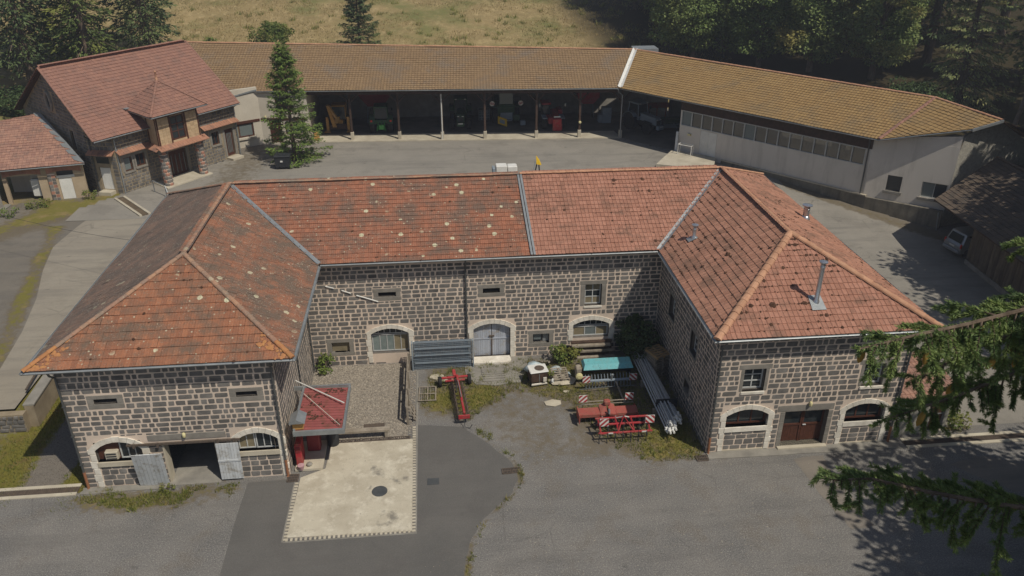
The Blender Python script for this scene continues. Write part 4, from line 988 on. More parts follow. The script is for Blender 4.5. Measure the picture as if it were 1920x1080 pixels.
for (a0, a1) in ((rx_(16.37), rx_(17.44)), (rx_(17.46), rx_(18.53))):
    mb = MB(); boards(RF, mb, a0 + .08, a1 - .08, .16, 1.1, -.34, 7, .03); RF.box(mb, a0, a0 + .08, .13, 2.14, -.38, -.3); RF.box(mb, a1 - .08, a1, .13, 2.14, -.38, -.3)
    RF.box(mb, a0 + .08, a1 - .08, 1.1, 1.2, -.38, -.3); RF.box(mb, a0 + .08, a1 - .08, 2.06, 2.14, -.38, -.3); d = part('door_leaf', mb, M['wood_br'], barn)
    g = MB(); RF.box(g, a0 + .085, a1 - .085, 1.205, 2.055, -.36, -.35); part('pane', g, M['glass'], d)
mb = MB(); RF.box(mb, rx_(17.5), rx_(17.66), 1.12, 1.15, -.3, -.24); part('handle', mb, M['steel'], barn)
wall_lamp(RF, barn, rx_(17.5), 2.62); downpipe(RF, barn, .1, 0, 6.5); downpipe(RF, barn, 9.35, 0, 6.5)
# --- court side walls
for h in RL.holes:
    a0, a1, z0, z1 = h; wl = walls['RL']
    wall_piece(RL, 'lintel', TRI, wl, a0 - .26, a1 + .26, z1, z1 + .24, -.1, .015); wall_piece(RL, 'sill', TRI, wl, a0 - .1, a1 + .1, z0 - .14, z0, -.2, .06); ex['RL'].append((a0 - .2, a1 + .2, z0 - .16, z1 + .24))
    wall_piece(RL, 'jamb', TRI, wl, a0 - .18, a0, z0 + .005, z1 - .005, -.1, .012); wall_piece(RL, 'jamb', TRI, wl, a1, a1 + .18, z0 + .005, z1 - .005, -.1, .012)
    if z0 > 2: panes(RL, barn, a0 + .02, a1 - .02, z0 + .02, z1 - .02, 2, 3, -.25, .07)
mb = MB(); mb.tube([LR.P(4.8, 6.3, .06), LR.P(4.8, 1.6, .06), LR.P(4.9, 1.5, .06)], .03, 6); part('cable', mb, M['black'], barn)
mb = MB(); mb.tube([LR.P(8.8, 6.3, .1), LR.P(8.8, .2, .1)], .05, 8); part('downpipe', mb, M['zinc_dk'], barn, smooth=40)
# stones
for nm, w, pr, zlo in (('LF', LF, 1.25, 0), ('RF', RF, 1.15, .05), ('BK', BK, .8, 0), ('LR', LR, .5, 0), ('RL', RL, .4, 0), ('LL', LL, .0, 0), ('RR', RR, .0, 0)):
    queue_stones(w, walls[nm], lay_stones(w, zlo, 6.35, ex[nm], .29 if nm != 'BK' else .28), pr, .01)
build_stones(300)
# --- roofs
A_, B_, Cc_, D_, E2, F2 = (-17.6, 30.05), (-6.5, 30.05), (-6.5, 39.6), (12.2, 39.6), (12.2, 29.7), (22.85, 29.7)
GL, GR = (-17.6, 51.6), (22.85, 51.6)
rl, rr, rb = -12.05, 17.55, 45.6
p3 = lambda p, z=ZE: (p[0], p[1], z)
aL, jL, aR, jR = (rl, 35.7, ZR), (rl, rb, ZR), (rr, 35.3, ZR), (rr, rb, ZR)
F_front_l = [p3(A_), p3(B_), aL]; F_in_l = [p3(B_), p3(Cc_), jL, aL]; F_out_l = [p3(GL), p3(A_), aL, jL]; F_back = [p3(Cc_), p3(D_), jR, jL]
F_in_r = [p3(D_), p3(E2), aR, jR]; F_front_r = [p3(E2), p3(F2), aR]; F_out_r = [p3(F2), p3(GR), jR, aR]; F_rear = [p3(GR), p3(GL), jL, jR]
roof = deck([F_front_l, F_in_l, F_out_l, F_back, F_in_r, F_front_r, F_out_r, F_rear], barn)
xs_ = 5.05
FL = []
FL.append(Face(F_front_l, p3(A_), p3(B_), .24, .46, 'rib', 't_hip', roof, 1.2)); FL.append(Face(F_in_l, p3(B_), p3(Cc_), .24, .4, 'rib', 't_mottle', roof, .9))
FL.append(Face(F_out_l, p3(GL), p3(A_), .24, .4, 'flat', 't_dark', roof, .8))
tj = 5.15; rj = 5.0
bm1 = [p3(Cc_), (tj, 39.6, ZE), (rj, rb, ZR), jL]; bm2 = [(tj, 39.6, ZE), p3(D_), jR, (rj, rb, ZR)]
FL.append(Face(bm1, p3(Cc_), p3(D_), .22, .34, 'rib', 't_range', roof, .8)); FL.append(Face(bm2, p3(Cc_), p3(D_), .22, .34, 'roll', 't_new', roof, .8, .015))
FL.append(Face(F_in_r, p3(D_), p3(E2), .23, .36, 'low', 't_new2', roof, .9)); FL.append(Face(F_front_r, p3(E2), p3(F2), .23, .36, 'roll', 't_new', roof, 1.2)); FL.append(Face(F_out_r, p3(F2), p3(GR), .23, .36, 'roll', 't_new2', roof, .3))
FL.append(Face(F_rear, p3(GR), p3(GL), .26, .42, 'rib', 't_range', roof, 0))
for f in FL: f.lay()
build_tiles(300)
ridge_line(p3(A_, ZE + .03), aL, roof, 'ridge_old', end_mat='ridge_lich', end_n=4); ridge_line(p3(B_, ZE + .03), aL, roof, 'ridge_old', end_mat='ridge_lich', end_n=3); ridge_line(aL, jL, roof, 'ridge_old', .14)
ridge_line(p3(GL, ZE + .03), jL, roof, 'ridge_old'); ridge_line(p3(GR, ZE + .03), jR, roof, 'ridge'); ridge_line(p3(E2, ZE + .03), aR, roof, 'ridge', .2, .45); ridge_line(p3(F2, ZE + .03), aR, roof, 'ridge', .19, .45); ridge_line(aR, jR, roof, 'ridge', .14)
ridge_line(jL, (rj, rb, ZR), roof, 'ridge_old', .13); ridge_line((rj, rb, ZR + .03), jR, roof, 'ridge', .14)
# orange lichen crusts on the two front hip corners
def zface(f, x, y):
    n = f.n; return f.o.z - ((x - f.o.x) * n.x + (y - f.o.y) * n.y) / n.z
flashing(p3(Cc_, ZE + .02), jL, roof, .13, lift=.03); flashing(p3(D_, ZE + .02), jR, roof, .14, lift=.03)
mb = MB(); a = Vector((tj, 39.55, ZE + .03)); b = Vector((rj, rb, ZR + .03))
for dx in (-.1, .06): mb.prism([a + Vector((dx - .06, 0, .05)), a + Vector((dx + .06, 0, .05)), b + Vector((dx + .06, 0, .05)), b + Vector((dx - .06, 0, .05))], (0, 0, .03))
part('joint_flashing', mb, M['zinc'], roof)
g = .07; gz = ZE - .03
gutter([(A_[0] - g, GL[1], gz), (A_[0] - g, A_[1] - g, gz), (B_[0] + g, B_[1] - g, gz), (B_[0] + g, Cc_[1] - g, gz), (D_[0] - g, D_[1] - g, gz), (E2[0] - g, E2[1] - g, gz), (F2[0] + g, F2[1] - g, gz), (F2[0] + g, GR[1], gz)], barn)
# moss cushions on the right-hand slopes
def lump_np(ps, ns, r, flat=.45):
    oc = np.array([(1, 0, 0), (.5, .87, 0), (-.5, .87, 0), (-1, 0, 0), (-.5, -.87, 0), (.5, -.87, 0), (0, 0, 1)]); fc = [(i, (i + 1) % 6, 6) for i in range(6)]; Vs, Fs = [], []
    for i, (p, n) in enumerate(zip(ps, ns)):
        n = Vector(n); u = n.orthogonal().normalized(); w = n.cross(u); rr_ = r * random.uniform(.4, 1.5) * random.choice((.6, .8, 1, 1.3)); a = oc * RNG.uniform(.7, 1.3, (7, 1))
        Vs.append(np.array(p) + rr_ * (a[:, :1] * np.array(u) + a[:, 1:2] * np.array(w) + a[:, 2:] * np.array(n) * flat)); Fs.append(np.array(fc) + 7 * i)
    return np.concatenate(Vs), np.concatenate(Fs)
def on_face(f, n, bias=None):
    P, N = [], []
    while len(P) < n:
        v = random.uniform(f.uv[:, 1].min() + .2, f.uv[:, 1].max() - .2); sp = f.span(v)
        if not sp: continue
        row = math.floor(v / f.th) * f.th + .03; u = random.uniform(sp[0] + .2, sp[1] - .2)
        if bias and random.random() > bias(u, v): continue
        p = f.o + f.e * u + f.s * (row - random.uniform(0, .05)) + f.n * .04; P.append(p); N.append(f.n)
    return P, N
for f, n, r in ((FL[4], 230, .045), (FL[5], 330, .045), (FL[6], 190, .045), (FL[7], 420, .06), (FL[3], 50, .05), (FL[0], 16, .05), (FL[4], 25, .085), (FL[5], 30, .085), (FL[6], 26, .085)):
    P, N = on_face(f, n, lambda u, v: .25 + .75 * (vnoise(np.array(u), np.array(v), .45, 4) > .5)); V, F = lump_np(P, N, r); np_obj('moss', V, F, M['moss'], roof, 'stuff')
f0 = FL[0]; P, N = [], []
for cx_, cy_ in ((A_[0], A_[1]), (B_[0], B_[1])):
    for _ in range(34):
        t = random.random() ** 1.5 * 1.6; sx = 1 if cx_ < -10 else -1; x = cx_ + sx * (t * .95 + random.uniform(0, .9) * (1.7 - t) * .5); y = cy_ + t * random.uniform(.4, 1.0)
        if y - cy_ > (x - cx_) * sx * 1.0 + .05: y = cy_ + (x - cx_) * sx * .95
        P.append((x, y, zface(f0, x, y) + .05)); N.append(f0.n)
V, F = lump_np(P, N, .075, .12); np_obj('lichen', V, F, M['ridge_lich'], roof, 'stuff')
# flues
def flue(name, x, y, z, h, r, cowl, parent, pl=.35):
    mb = MB(); prof = [(0, r * 1.9), (.12, r * 1.55), (.3, r * 1.25), (.34, r), (h - .3, r), (h - .29, r * 1.12), (h - .22, r * 1.12), (h - .2, r)]
    prof += [(h - .1, r), (h - .09, r * .7), (h - .03, r * .7), (h - .02, cowl), (h + .02, cowl), (h + .08, .02)]
    mb.lathe((x, y, z - .15), (0, 0, 1), prof, 14); o = part(name, mb, M['shiny'], parent, smooth=40); return o
fl = flue('flue_pipe', 17.42, 31.35, zface(FL[6], 17.42, 31.35), 2.25, .11, .2, roof)
mb = MB(); f = FL[6]; c = Vector((17.42, 31.25, zface(f, 17.42, 31.25))) + f.n * .06
mb.prism([c - f.e * .34 - f.s * .36, c + f.e * .34 - f.s * .36, c + f.e * .3 + f.s * .5, c - f.e * .3 + f.s * .5], f.n * .015); part('flue_flashing', mb, M['zinc'], fl)
flue('flue_pipe', 13.95, 39.1, zface(FL[5], 13.95, 39.1), .95, .1, .19, roof); flue('flue_pipe', 21.55, 41.8, zface(FL[7], 21.55, 41.8), 1.0, .17, .3, roof)
mb = MB(); f = FL[5]; c = Vector((13.85, 39.1, zface(f, 13.85, 39.1))) + f.n * .06; mb.prism([c - f.e * .25 - f.s * .25, c + f.e * .25 - f.s * .25, c + f.e * .25 + f.s * .3, c - f.e * .25 + f.s * .3], f.n * .015); part('flue_flashing', mb, M['zinc'], roof)
M['canopy_tan'] = pm('pinkish_board', C(150, 112, 98), C(164, 126, 110), 3, .8, var=0)
# ---------------------------------------------------------------- long open shed behind, and its bent right wing
shed = thing('machinery_shed', (5, 84, 1.5), 'long open fronted machinery shed with brown tiled roof and bays of parked tractors', 'shed')
SE, SR = 6.8, 9.3
s0, s1 = Vector((-19.3, 80.85, SE)), Vector((18.6, 78.6, SE)); sr0, sr1 = Vector((-24.4, 90.0, SR)), Vector((21.6, 85.3, SR))
# front edge of the roof: the shed's left end is kinked down over a small plastered building
d_ = (s1 - s0).normalized()
face_shed = [Vector((-24.5, 81.2, SE - .0)), s1, sr1, Vector((-28.5, 90.4, SR))]
nrm = (sr1 - s1).cross(d_)
def on_plane(x, y, P0, P1, P2):
    n = (P1 - P0).cross(P2 - P0); return P0.z - ((x - P0.x) * n.x + (y - P0.y) * n.y) / n.z
face_shed = [Vector((x, y, on_plane(x, y, s0, s1, sr1))) for x, y in ((-25.5, 81.22), (18.6, 78.6), (21.6, 85.3), (-26.5, 90.2))]
back_e = [Vector((-26.5, 99.5, 6.4)), Vector((26.0, 93.0, 6.4))]
rt = Vector((.643, -.766, 0)); rn = Vector((.766, .643, 0)); RW_P0 = Vector((18.6, 78.6, 0)) + rn * .7 + rt * 7.3
r1 = Vector((35.25, 58.75, SE)); r2 = Vector((41.2, 61.8, SR)); q1 = Vector((40.75, 55.75, 7.75)); q2 = Vector((42.85, 55.5, 9.05))
face_r = [s1, r1, r2, sr1]; face_r[1].z = on_plane(r1.x, r1.y, s1, sr1, r2)
q1.z = on_plane(q1.x, q1.y, r1, r2, q2); face_q = [r1, q1, q2, r2]
back_r = [sr1, r2, r2 + rn * 7 + Vector((0, 0, -2.7)), sr1 + rn * 7 + Vector((0, 0, -2.7))]; back_q = [r2, q2, q2 + Vector((7, 2, -2.4)), r2 + rn * 7 + Vector((0, 0, -2.7))]
sroof = deck([face_shed, [face_shed[3], face_shed[2], Vector((26.0, 93.0, 6.6)), Vector((-26.5, 98.5, 6.6))]], shed)
fs = Face(face_shed, face_shed[0], face_shed[1], .3, .36, 'roman', 't_brown', sroof, 0); fs.lay(); build_tiles(0)
ridge_line(face_shed[3], face_shed[2], sroof, 'ridge', .13, .5)
gutter([face_shed[0] + Vector((0, -.08, -.02)), s1 + Vector((-.1, -.08, -.02))], shed)
mb = MB(); mb.box2((-25, 89.5, 1.4), (22, 90, 8.6)); part('rear_wall', mb, M['concrete_dk'], shed)
mb = MB(); q = s1 + rn * 10.5; mb.prism([(22, 89.5, 1.4), (q.x, q.y, 1.4), (q.x + 11, q.y - 13.1, 1.4)], (0, 0, .0)) if False else None
q = s1 + rn * 10.5; e_ = q + rt * 12; mb.box(((q.x + e_.x) / 2, (q.y + e_.y) / 2, 4.4), (13.5, .3, 6), math.atan2(rt.y, rt.x)); mb.box(RW_P0 + rn * 5.6 + Vector((0, 0, 4.2)), (.3, 11, 5.4), math.atan2(rt.y, rt.x)); mb.box2((19, 89.4, 1.4), (27, 89.7, 7)); part('bay_wall', mb, M['concrete_dk'], shed)
mb = MB(); mb.prism([(-12.4, 80.75, 0), (19.1, 79.2, 0), (23.6, 73.9, 0), (34, 82, 0), (26, 92, 0), (-12.4, 90, 0)], (0, 0, 1.56)); part('floor', mb, pm('shed_floor', C(96, 90, 82), C(124, 117, 106), .6, .95, var=0), shed)
mb = MB(); mb.prism([(-12.4, 80.6, 0), (19.1, 79.05, 0), (19.2, 79.5, 0), (19.0, 81.6, 0), (-12.4, 83.2, 0)], (0, 0, 1.6)); part('apron', mb, M['concrete'], shed)
POSTS = [(-8.34, 81.1), (-3.53, 80.85), (.84, 80.35), (5.22, 80.15), (10.49, 79.85), (14.93, 79.65), (19.14, 79.2)]
for i, (x, y) in enumerate(POSTS):
    mb = MB(); mat = 'wood_dk' if i not in (2,) else 'wood_grey'; top = 6.55
    mb.box((x, y, (2.3 + top) / 2), (.2, .2, top - 2.3)); p = part('post', mb, M['wood_dk' if i != 2 else 'wood_grey'], shed)
    b = MB(); b.bevbox((x, y, 1.95), (.34, .34, .85), .03); part('footing', b, M['concrete'], p)
    br = MB()
    for sx in (-1, 1): br.tube([(x, y + .15, 5.3), (x + sx * 1.15, y + .15, 6.45)], .07, 4)
    part('brace', br, M['wood_dk'], p)
mb = MB(); mb.prism([s1 + Vector((.05, .5, -.55)), Vector((-12.4, 80.8, 6.3)), Vector((-12.4, 81.0, 6.3)), s1 + Vector((.05, .7, -.55))], (0, 0, .25)); part('wall_plate', mb, M['wood_dk'], shed)
for x in (2.1, 12.5, 17.6):
    mb = MB(); mb.tube([(x - 1.26 if x < 3 else x, 80.2, 6.5), (x - 1.26 if x < 3 else x, 80.2, 1.6)], .05, 6)
    if x < 3: part('downpipe', mb, M['white'], shed)
mb = MB(); mb.tube([(18.5, 78.6, 6.7), (18.7, 79.0, 6.3), (19.1, 79.0, 6.0), (19.1, 79.02, 1.7)], .06, 6); part('downpipe', mb, M['zinc'], shed)
mb = MB(); mb.lathe((14.93, 79.5, 3.2), (0, -1, 0), [(0, .14), (.1, .14), (.14, .08)], 10); part('meter_dial', mb, M['lamp_cream'], shed)
# plastered left end under the same roof
pw = thing('plastered_annexe', (-16, 82, 1.5), 'small cream plastered building with brown door under the left end of the shed roof', 'building')
W1 = Wall((-17.2, 80.85), (-12.5, 80.7), 1.3, 6.75, .3); W0 = Wall((-20.9, 78.6), (-17.2, 80.85), 1.3, 7.2, .3); W2_ = Wall((-12.5, 80.7), (-12.5, 89.5), 1.3, 7.0, .3)
W1.holes = [(.75, 1.95, 1.55, 3.75), (1.6, 3.3, 4.65, 6.1), (2.3, 4.3, 2.4, 3.7)]; W0.holes = [(.6, 3.5, 2.45, 3.85)]
for w in (W1, W0, W2_): part('wall', w.mesh(MB()), M['cream'], pw)
panes(W1, pw, 1.62, 3.28, 4.67, 6.08, 2, 2, -.12, .12, frame='wood_br'); panes(W0, pw, .62, 3.48, 2.47, 3.83, 2, 1, -.12, .12, frame='wood_br', gl=('board_tan', 'glass_lt'))
panes(W1, pw, 2.32, 4.28, 2.42, 3.68, 2, 1, -.12, .1, frame='wood_br', gl='glass_lt')
for w, a, b in ((W0, .5, 3.6), (W1, 2.2, 4.4)):
    mb = MB(); w.box(mb, a, b, 2.25, 2.43, -.1, .14); part('sill', mb, M['cream'], pw)
for w, a, b in ((W0, .1, 4.2), (W1, .0, 4.6)):
    mb = MB(); w.box(mb, a, b, 3.85, 4.1, -.05, .05); part('lintel', mb, M['wood_br'], pw)
mb = MB(); boards(W1, mb, .77, 1.93, 1.57, 3.73, -.1, 6); part('door', mb, M['wood_br'], pw)
mb = MB(); mb.bevbox(W1.P(.5, 4.25, .1), (.16, .16, .2), .03); part('wall_lamp', mb, M['lamp_cream'], pw)
mb = MB(); mb.prism([(-21.5, 78.3, 6.15), (-17.5, 80.5, 6.85), (-17.2, 80.75, 6.85), (-21.2, 78.6, 6.15)], (0, 0, .14)); part('verge_board', mb, M['zinc'], pw)
# ---- right wing
rb_ = thing('workshop_building', (30, 66, 1.5), 'cream rendered workshop with long window band below an ochre brown tiled roof', 'building')
rroof = deck([face_r, face_q, back_r, back_q], rb_)
fr_ = Face(face_r, s1, r1, .3, .36, 'roman', 't_ochre', rroof, 0); fr_.lay()
fq_ = Face([r1, q1, q2, r2], r2, q2 if False else r2 + Vector((1.65, -6.3, 0)), .5, .36, 'roman', 't_ochre', rroof, 0)
fq_.lay(); build_tiles(0)
flashing(s1 + Vector((.12, 0, .02)), sr1 + Vector((.1, 0, .02)), rroof, .26, mat='white', lift=.06)
ridge_line(sr1, r2, rroof, 'ridge', .13, .5); ridge_line(r2, q2, rroof, 'ridge', .13, .5); ridge_line(r1 + Vector((0, 0, .03)), r2, rroof, 't_house', .16, .5)
gutter([s1 + Vector((.05, -.1, -.02)), r1 + Vector((-.06, -.06, -.02)), q1 + Vector((0, -.08, -.02))], rb_)
w0 = Vector((18.6, 78.6, 0)) + rn * .7
RW = Wall(w0 + rt * 7.0, w0 + rt * 25.35, 1.5, 6.6, .3); RW.holes = [(.15, 17.9, 4.28, 5.72), (2.35, 4.15, 1.9, 4.2)]
part('wall', RW.mesh(MB()), M['cream2'], rb_)
mb = MB(); RW.box(mb, .0, 18.3, 5.76, 6.62, .0, .07); part('dark_fascia', mb, M['wood_dk'], rb_)
fr = MB(); n = 16; pw_ = 17.7 / n
RW.box(fr, .15, 17.9, 4.28, 4.34, -.12, .03); RW.box(fr, .15, 17.9, 5.66, 5.72, -.12, .03)
for i in range(n + 1): RW.box(fr, .15 + i * pw_ + (0 if i == 0 else -.04), .15 + i * pw_ + (.04 if i < n else .05), 4.34, 5.66, -.12, .03)
wf = part('window_band', fr, M['frame_grey'], rb_)
for i in range(n):
    g = MB(); RW.box(g, .2 + i * pw_, .1 + (i + 1) * pw_, 4.35, 5.65, -.09, -.08); part('pane', g, M['glass_clear' if i not in (0, 6) else 'glass_lt'], wf)
for i, (a, b, z1, m) in enumerate(((4.6, 5.5, 5.6, 'canopy_tan'), (9.0, 10.0, 4.85, 'canopy_tan'), (11.3, 12.6, 5.2, 'wood_new'), (14.8, 16.0, 5.55, 'white'), (16.4, 17.7, 5.6, 'concrete'))):
    mb = MB(); RW.box(mb, a, b, 4.3, z1, -.42, -.36); part('stored_board', mb, M[m], rb_)
for a in (2.37, 3.26):
    mb = MB(); RW.box(mb, a, a + .87, 1.92, 4.18, -.06, .0); part('door', mb, M['white'], rb_)
mb = MB(); mb.tube([RW.P(18.0, 6.6, .1), RW.P(18.05, 6.3, .1), RW.P(18.1, 1.7, .1)], .06, 6); part('downpipe', mb, M['zinc_dk'], rb_)
mb = MB(); mb.box(RW.P(1.2, 3.55, .1), (.3, .2, .16), 0, 0, RW.M3); part('junction_box', mb, M['lamp_cream'], rb_)
k0 = RW.P(18.35, 0); k0.z = 0
QW = Wall((k0.x, k0.y), (40.4, 56.0), 1.2, 6.85, .3); QL = QW.L
QW.holes = [(1.55, 2.65, 2.55, 3.85), (4.15, 6.0, 2.45, 3.75)]
part('wall', QW.mesh(MB()), M['cream2'], rb_)
mb = MB(); mb.prism([QW.P(0, 6.8, -.01), QW.P(QL, 6.8, -.01), QW.P(QL, 7.7, -.01)], QW.n * -.28); part('wall_top', mb, M['cream2'], rb_)
panes(QW, rb_, 1.57, 2.63, 2.57, 3.83, 1, 1, -.15, .05, frame='black'); panes(QW, rb_, 4.17, 5.98, 2.47, 3.73, 2, 1, -.15, .05, gl=('glass_lt', 'glass'))
for (a, b, z) in ((1.4, 2.8, 2.55), (4.0, 6.15, 2.45)):
    mb = MB(); QW.box(mb, a, b, z - .2, z, -.1, .12); part('sill', mb, M['concrete_dk'], rb_)
g0 = Vector((40.4, 56.0)); g1 = Vector((47.5, 57.6)); GW = Wall(g0, g1, -.5, 6.4, .3); part('wall', GW.mesh(MB()), M['rough_render'], rb_)
mb = MB(); mb.prism([GW.P(0, 6.4, -.01), GW.P(GW.L, 6.4, -.01), GW.P(2.9, 8.9, -.01), GW.P(.3, 7.7, -.01)], GW.n * -.28); part('gable', mb, M['rough_render'], rb_)
mb = MB(); mb.prism([q1 + Vector((.0, -.12, .02)), q2 + Vector((.05, -.12, .05)), q2 + Vector((.05, -.02, .05)), q1 + Vector((0, .0, .02))], (0, 0, -.2)); part('verge', mb, M['zinc'], rb_)
mb = MB(); mb.prism([GW.P(2.6, 9.05, .2), GW.P(7.3, 6.9, .2), GW.P(7.3, 6.75, .2), GW.P(2.6, 8.9, .2)], GW.n * -2.5); part('side_roof', mb, M['t_ochre'], rb_)
# retaining wall under it
rw = thing('retaining_wall', (32, 62, 0), 'stained grey concrete retaining wall below the workshop along the drive', 'wall')
T1 = Wall(RW.P(4.9, 0, .14), RW.P(18.6, 0, .14), -.6, 1.82, .3); T2 = Wall(RW.P(18.6, 0, .14), (40.0, 55.55), -.6, 1.75, .3)
mb = MB(); T1.mesh(mb); T2.mesh(mb); part('wall', mb, M['retain'], rw)
mb = MB(); T1.box(mb, 0, T1.L, 1.82, 1.92, -.28, .06); part('coping', mb, M['concrete'], rw)
mb = MB(); mb.tube([(39.6, 55.5, 1.7), (39.7, 55.3, -.2)], .05, 6); part('downpipe', mb, M['zinc'], rw)
mb = MB(); plat = [(20.3, 69.2), (23.0, 73.4), (26.5, 70.6), (24.95, 67.2)]
mb.prism([(x, y, .6) for x, y in plat], (0, 0, 1.3)); solo('loading_platform', mb, M['concrete'], 'pale concrete loading platform in front of the white workshop doors', 'platform')
mb = MB(); c = [Vector((23.5, 72.5, 1.9)), Vector((24.5, 71.6, 1.9))]; o2 = Vector((-.35, -.45, 0))
fr_l = thing('tubular_frame', (24, 72, 1.9), 'low white tubular frame standing on the loading platform', 'frame')
for p in (c[0], c[1], c[0] + o2, c[1] + o2):
    l = MB(); l.tube([p, p + Vector((0, 0, .95))], .035, 6); part('leg', l, M['white'], fr_l)
mb.tube([c[0] + Vector((0, 0, .95)), c[1] + Vector((0, 0, .95)), c[1] + o2 + Vector((0, 0, .95)), c[0] + o2 + Vector((0, 0, .95)), c[0] + Vector((0, 0, .95))], .035, 6); part('top_rail', mb, M['white'], fr_l)
mb = MB(); p = RW.P(-.15, 0, .1); mb.prism([(p.x - .3, p.y - .55, 1.58), (p.x - .1, p.y - .7, 1.58), (p.x + .05, p.y - .1, 3.6), (p.x - .1, p.y, 3.6)], (.12, .1, 0)); solo('leaning_board', mb, M['white'], 'pale board leaning at the corner between the open bay and workshop wall', 'board')
# ---------------------------------------------------------------- dark barn on the right with the car in its bay
bn = thing('timber_barn', (43, 46, 0), 'dark barn with weathered upright boards and dull tiled roof in the shade', 'barn')
e0, e1_ = Vector((37.35, 53.2, 3.75)), Vector((36.2, 38.0, 3.75)); g0_, g1_ = Vector((43.8, 56.2, 6.1)), Vector((43.0, 38.0, 6.1))
bf = [e1_, e0, g0_, g1_]; bf = [Vector((p.x, p.y, on_plane(p.x, p.y, e1_, e0, g1_))) for p in bf]
bb2 = [bf[3], bf[2], Vector((50, 56.5, 3.9)), Vector((50, 38, 3.9))]
broof = deck([bf, bb2], bn); Face(bf, bf[1], bf[0], .26, .38, 'rib', 't_barn', broof, 0).lay(); build_tiles(0); ridge_line(bf[3], bf[2], broof, 't_barn', .13, .5)
BW = Wall((38.6, 49.7), (37.7, 38.2), -.2, 3.75, .1)
sill_o = part('base_wall', MB().prism([BW.P(0, -.2, .1), BW.P(BW.L, -.2, .1), BW.P(BW.L, -.2, -.3), BW.P(0, -.2, -.3)], (0, 0, .55)), M['concrete_dk'], bn)
n = 40; bw_ = BW.L / n; bm_ = [MB().box((0, 0, 0), (1, 1, 1)) for _ in range(1)][0]; b_me = mesh_from('board', bm_.v, bm_.f, M['wood_barn'])
back = part('wall', BW.mesh(MB()), M['wood_dk'], bn)
for i in range(n):
    o = ORG[back.name]; child('board', b_me, back, Matrix.Translation(-o) @ BW.mtx((i + .5) * bw_, 2.05 + random.uniform(-.05, .05), .02 + random.uniform(0, .02), bw_ * random.uniform(.86, .97), .035, 3.35))
mb = MB()
for a in (.05, 4.2, 8.4): BW.box(mb, a, a + .2, -.1, 3.7, -.25, -.1)
part('post', mb, M['wood_dk'], bn, kind='stuff')
mb = MB(); mb.box2((45.5, 50, -.2), (45.8, 56, 4)); part('rear_wall', mb, M['rough_render'], bn)
mb = MB(); mb.prism(bf[1:2] + [bf[2]] + [bf[2] + Vector((0, 0, -.18)), bf[1] + Vector((0, 0, -.18))], (0, -.04, 0)); part('verge_board', mb, M['wood_dk'], bn)
# ---------------------------------------------------------------- the house on the left
hd = Vector((.605, .796, 0)); hn = Vector((.796, -.605, 0)); hP = Vector((-26.3, 66.9, 0)); hP = hP + hn * (-61.6 - hP.dot(hn)); hw = (-hn + .16 * hd)
H = lambda a, b, z: Vector((*(hP + hd * a + hw * b).to_2d(), z))
house = thing('house', H(6, 6, 1.4), 'stone house with steep red brown roof, brick turret and columned porch', 'house')
foot = [(0, 0), (12.7, 0), (12.7, 14.3), (-1.3, 14.3), (-1.25, 2.2)]
hz = 1.1; HE, HR_ = 6.6, 11.35
HF = Wall(H(0, 0, 0), H(12.7, 0, 0), hz, 6.5, .4); HC = Wall(H(-1.25, 2.2, 0), H(0, 0, 0), hz, 6.5, .4); HG = Wall(H(-1.3, 14.3, 0), H(-1.25, 2.2, 0), hz, 6.9, .4); HB = Wall(H(12.7, 0, 0), H(12.7, 14.3, 0), hz, 6.9, .4)
HF.holes = [(.6, 1.35, 3.25, 4.45), (1.72, 2.6, 3.4, 4.48), (4.9, 6.7, 1.5, 3.85), (9.7, 10.5, 3.2, 4.4), (11.2, 12.15, 1.75, 4.35)]
HC.holes = [(.55, 1.6, 1.8, 3.75)]; HG.holes = [(9.3, 10.0, 4.7, 6.4), (3.4, 4.1, 5.2, 6.5)]
hw_o = {}
for nm, w in (('F', HF), ('C', HC), ('G', HG), ('B', HB)): hw_o[nm] = part('wall', w.mesh(MB()), M['mortar_dk'], house)
gl = 12.1
mb = MB(); mb.prism([HG.P(0, 6.9, 0), HG.P(gl, 6.9, 0), HG.P(gl * .5 + .3, 11.1, 0)], HG.n * -.4); part('gable', mb, hw_o['G'].data.materials[0], house)
mb = MB(); mb.prism([HB.P(0, 6.9, 0), HB.P(14.3, 6.9, 0), HB.P(7.2, 11.1, 0)], HB.n * -.4); part('gable', mb, M['mortar'], house)
queue_stones(HF, hw_o['F'], lay_stones(HF, 1.3, 6.4, [(h[0] - .3, h[1] + .3, h[2] - .2, h[3] + .3) for h in HF.holes] + [(0, 12.7, 4.75, 5.15), (3.4, 8.6, 4.6, 6.5)], .3, wr=(.25, .6)), 0)
queue_stones(HC, hw_o['C'], lay_stones(HC, 1.3, 6.4, [(h[0] - .25, h[1] + .25, 1, 4.6) for h in HC.holes] + [(0, 3, 4.75, 5.15)], .34, wr=(.3, .6)), 0)
gs = lay_stones(HG, 1.3, 11, [(h[0] - .25, h[1] + .25, h[2] - .2, h[3] + .3) for h in HG.holes] + [(5.6, 7.4, 7.4, 9.3)], .27, wr=(.2, .5), joint=.04)
gs = [s_ for s_ in gs if s_[1] < 6.8 or abs(s_[0] - (gl * .5 + .3)) < (11.0 - s_[1]) * gl / 2 / 4.2 - .35]
queue_stones(HG, hw_o['G'], gs, 0); build_stones(0)
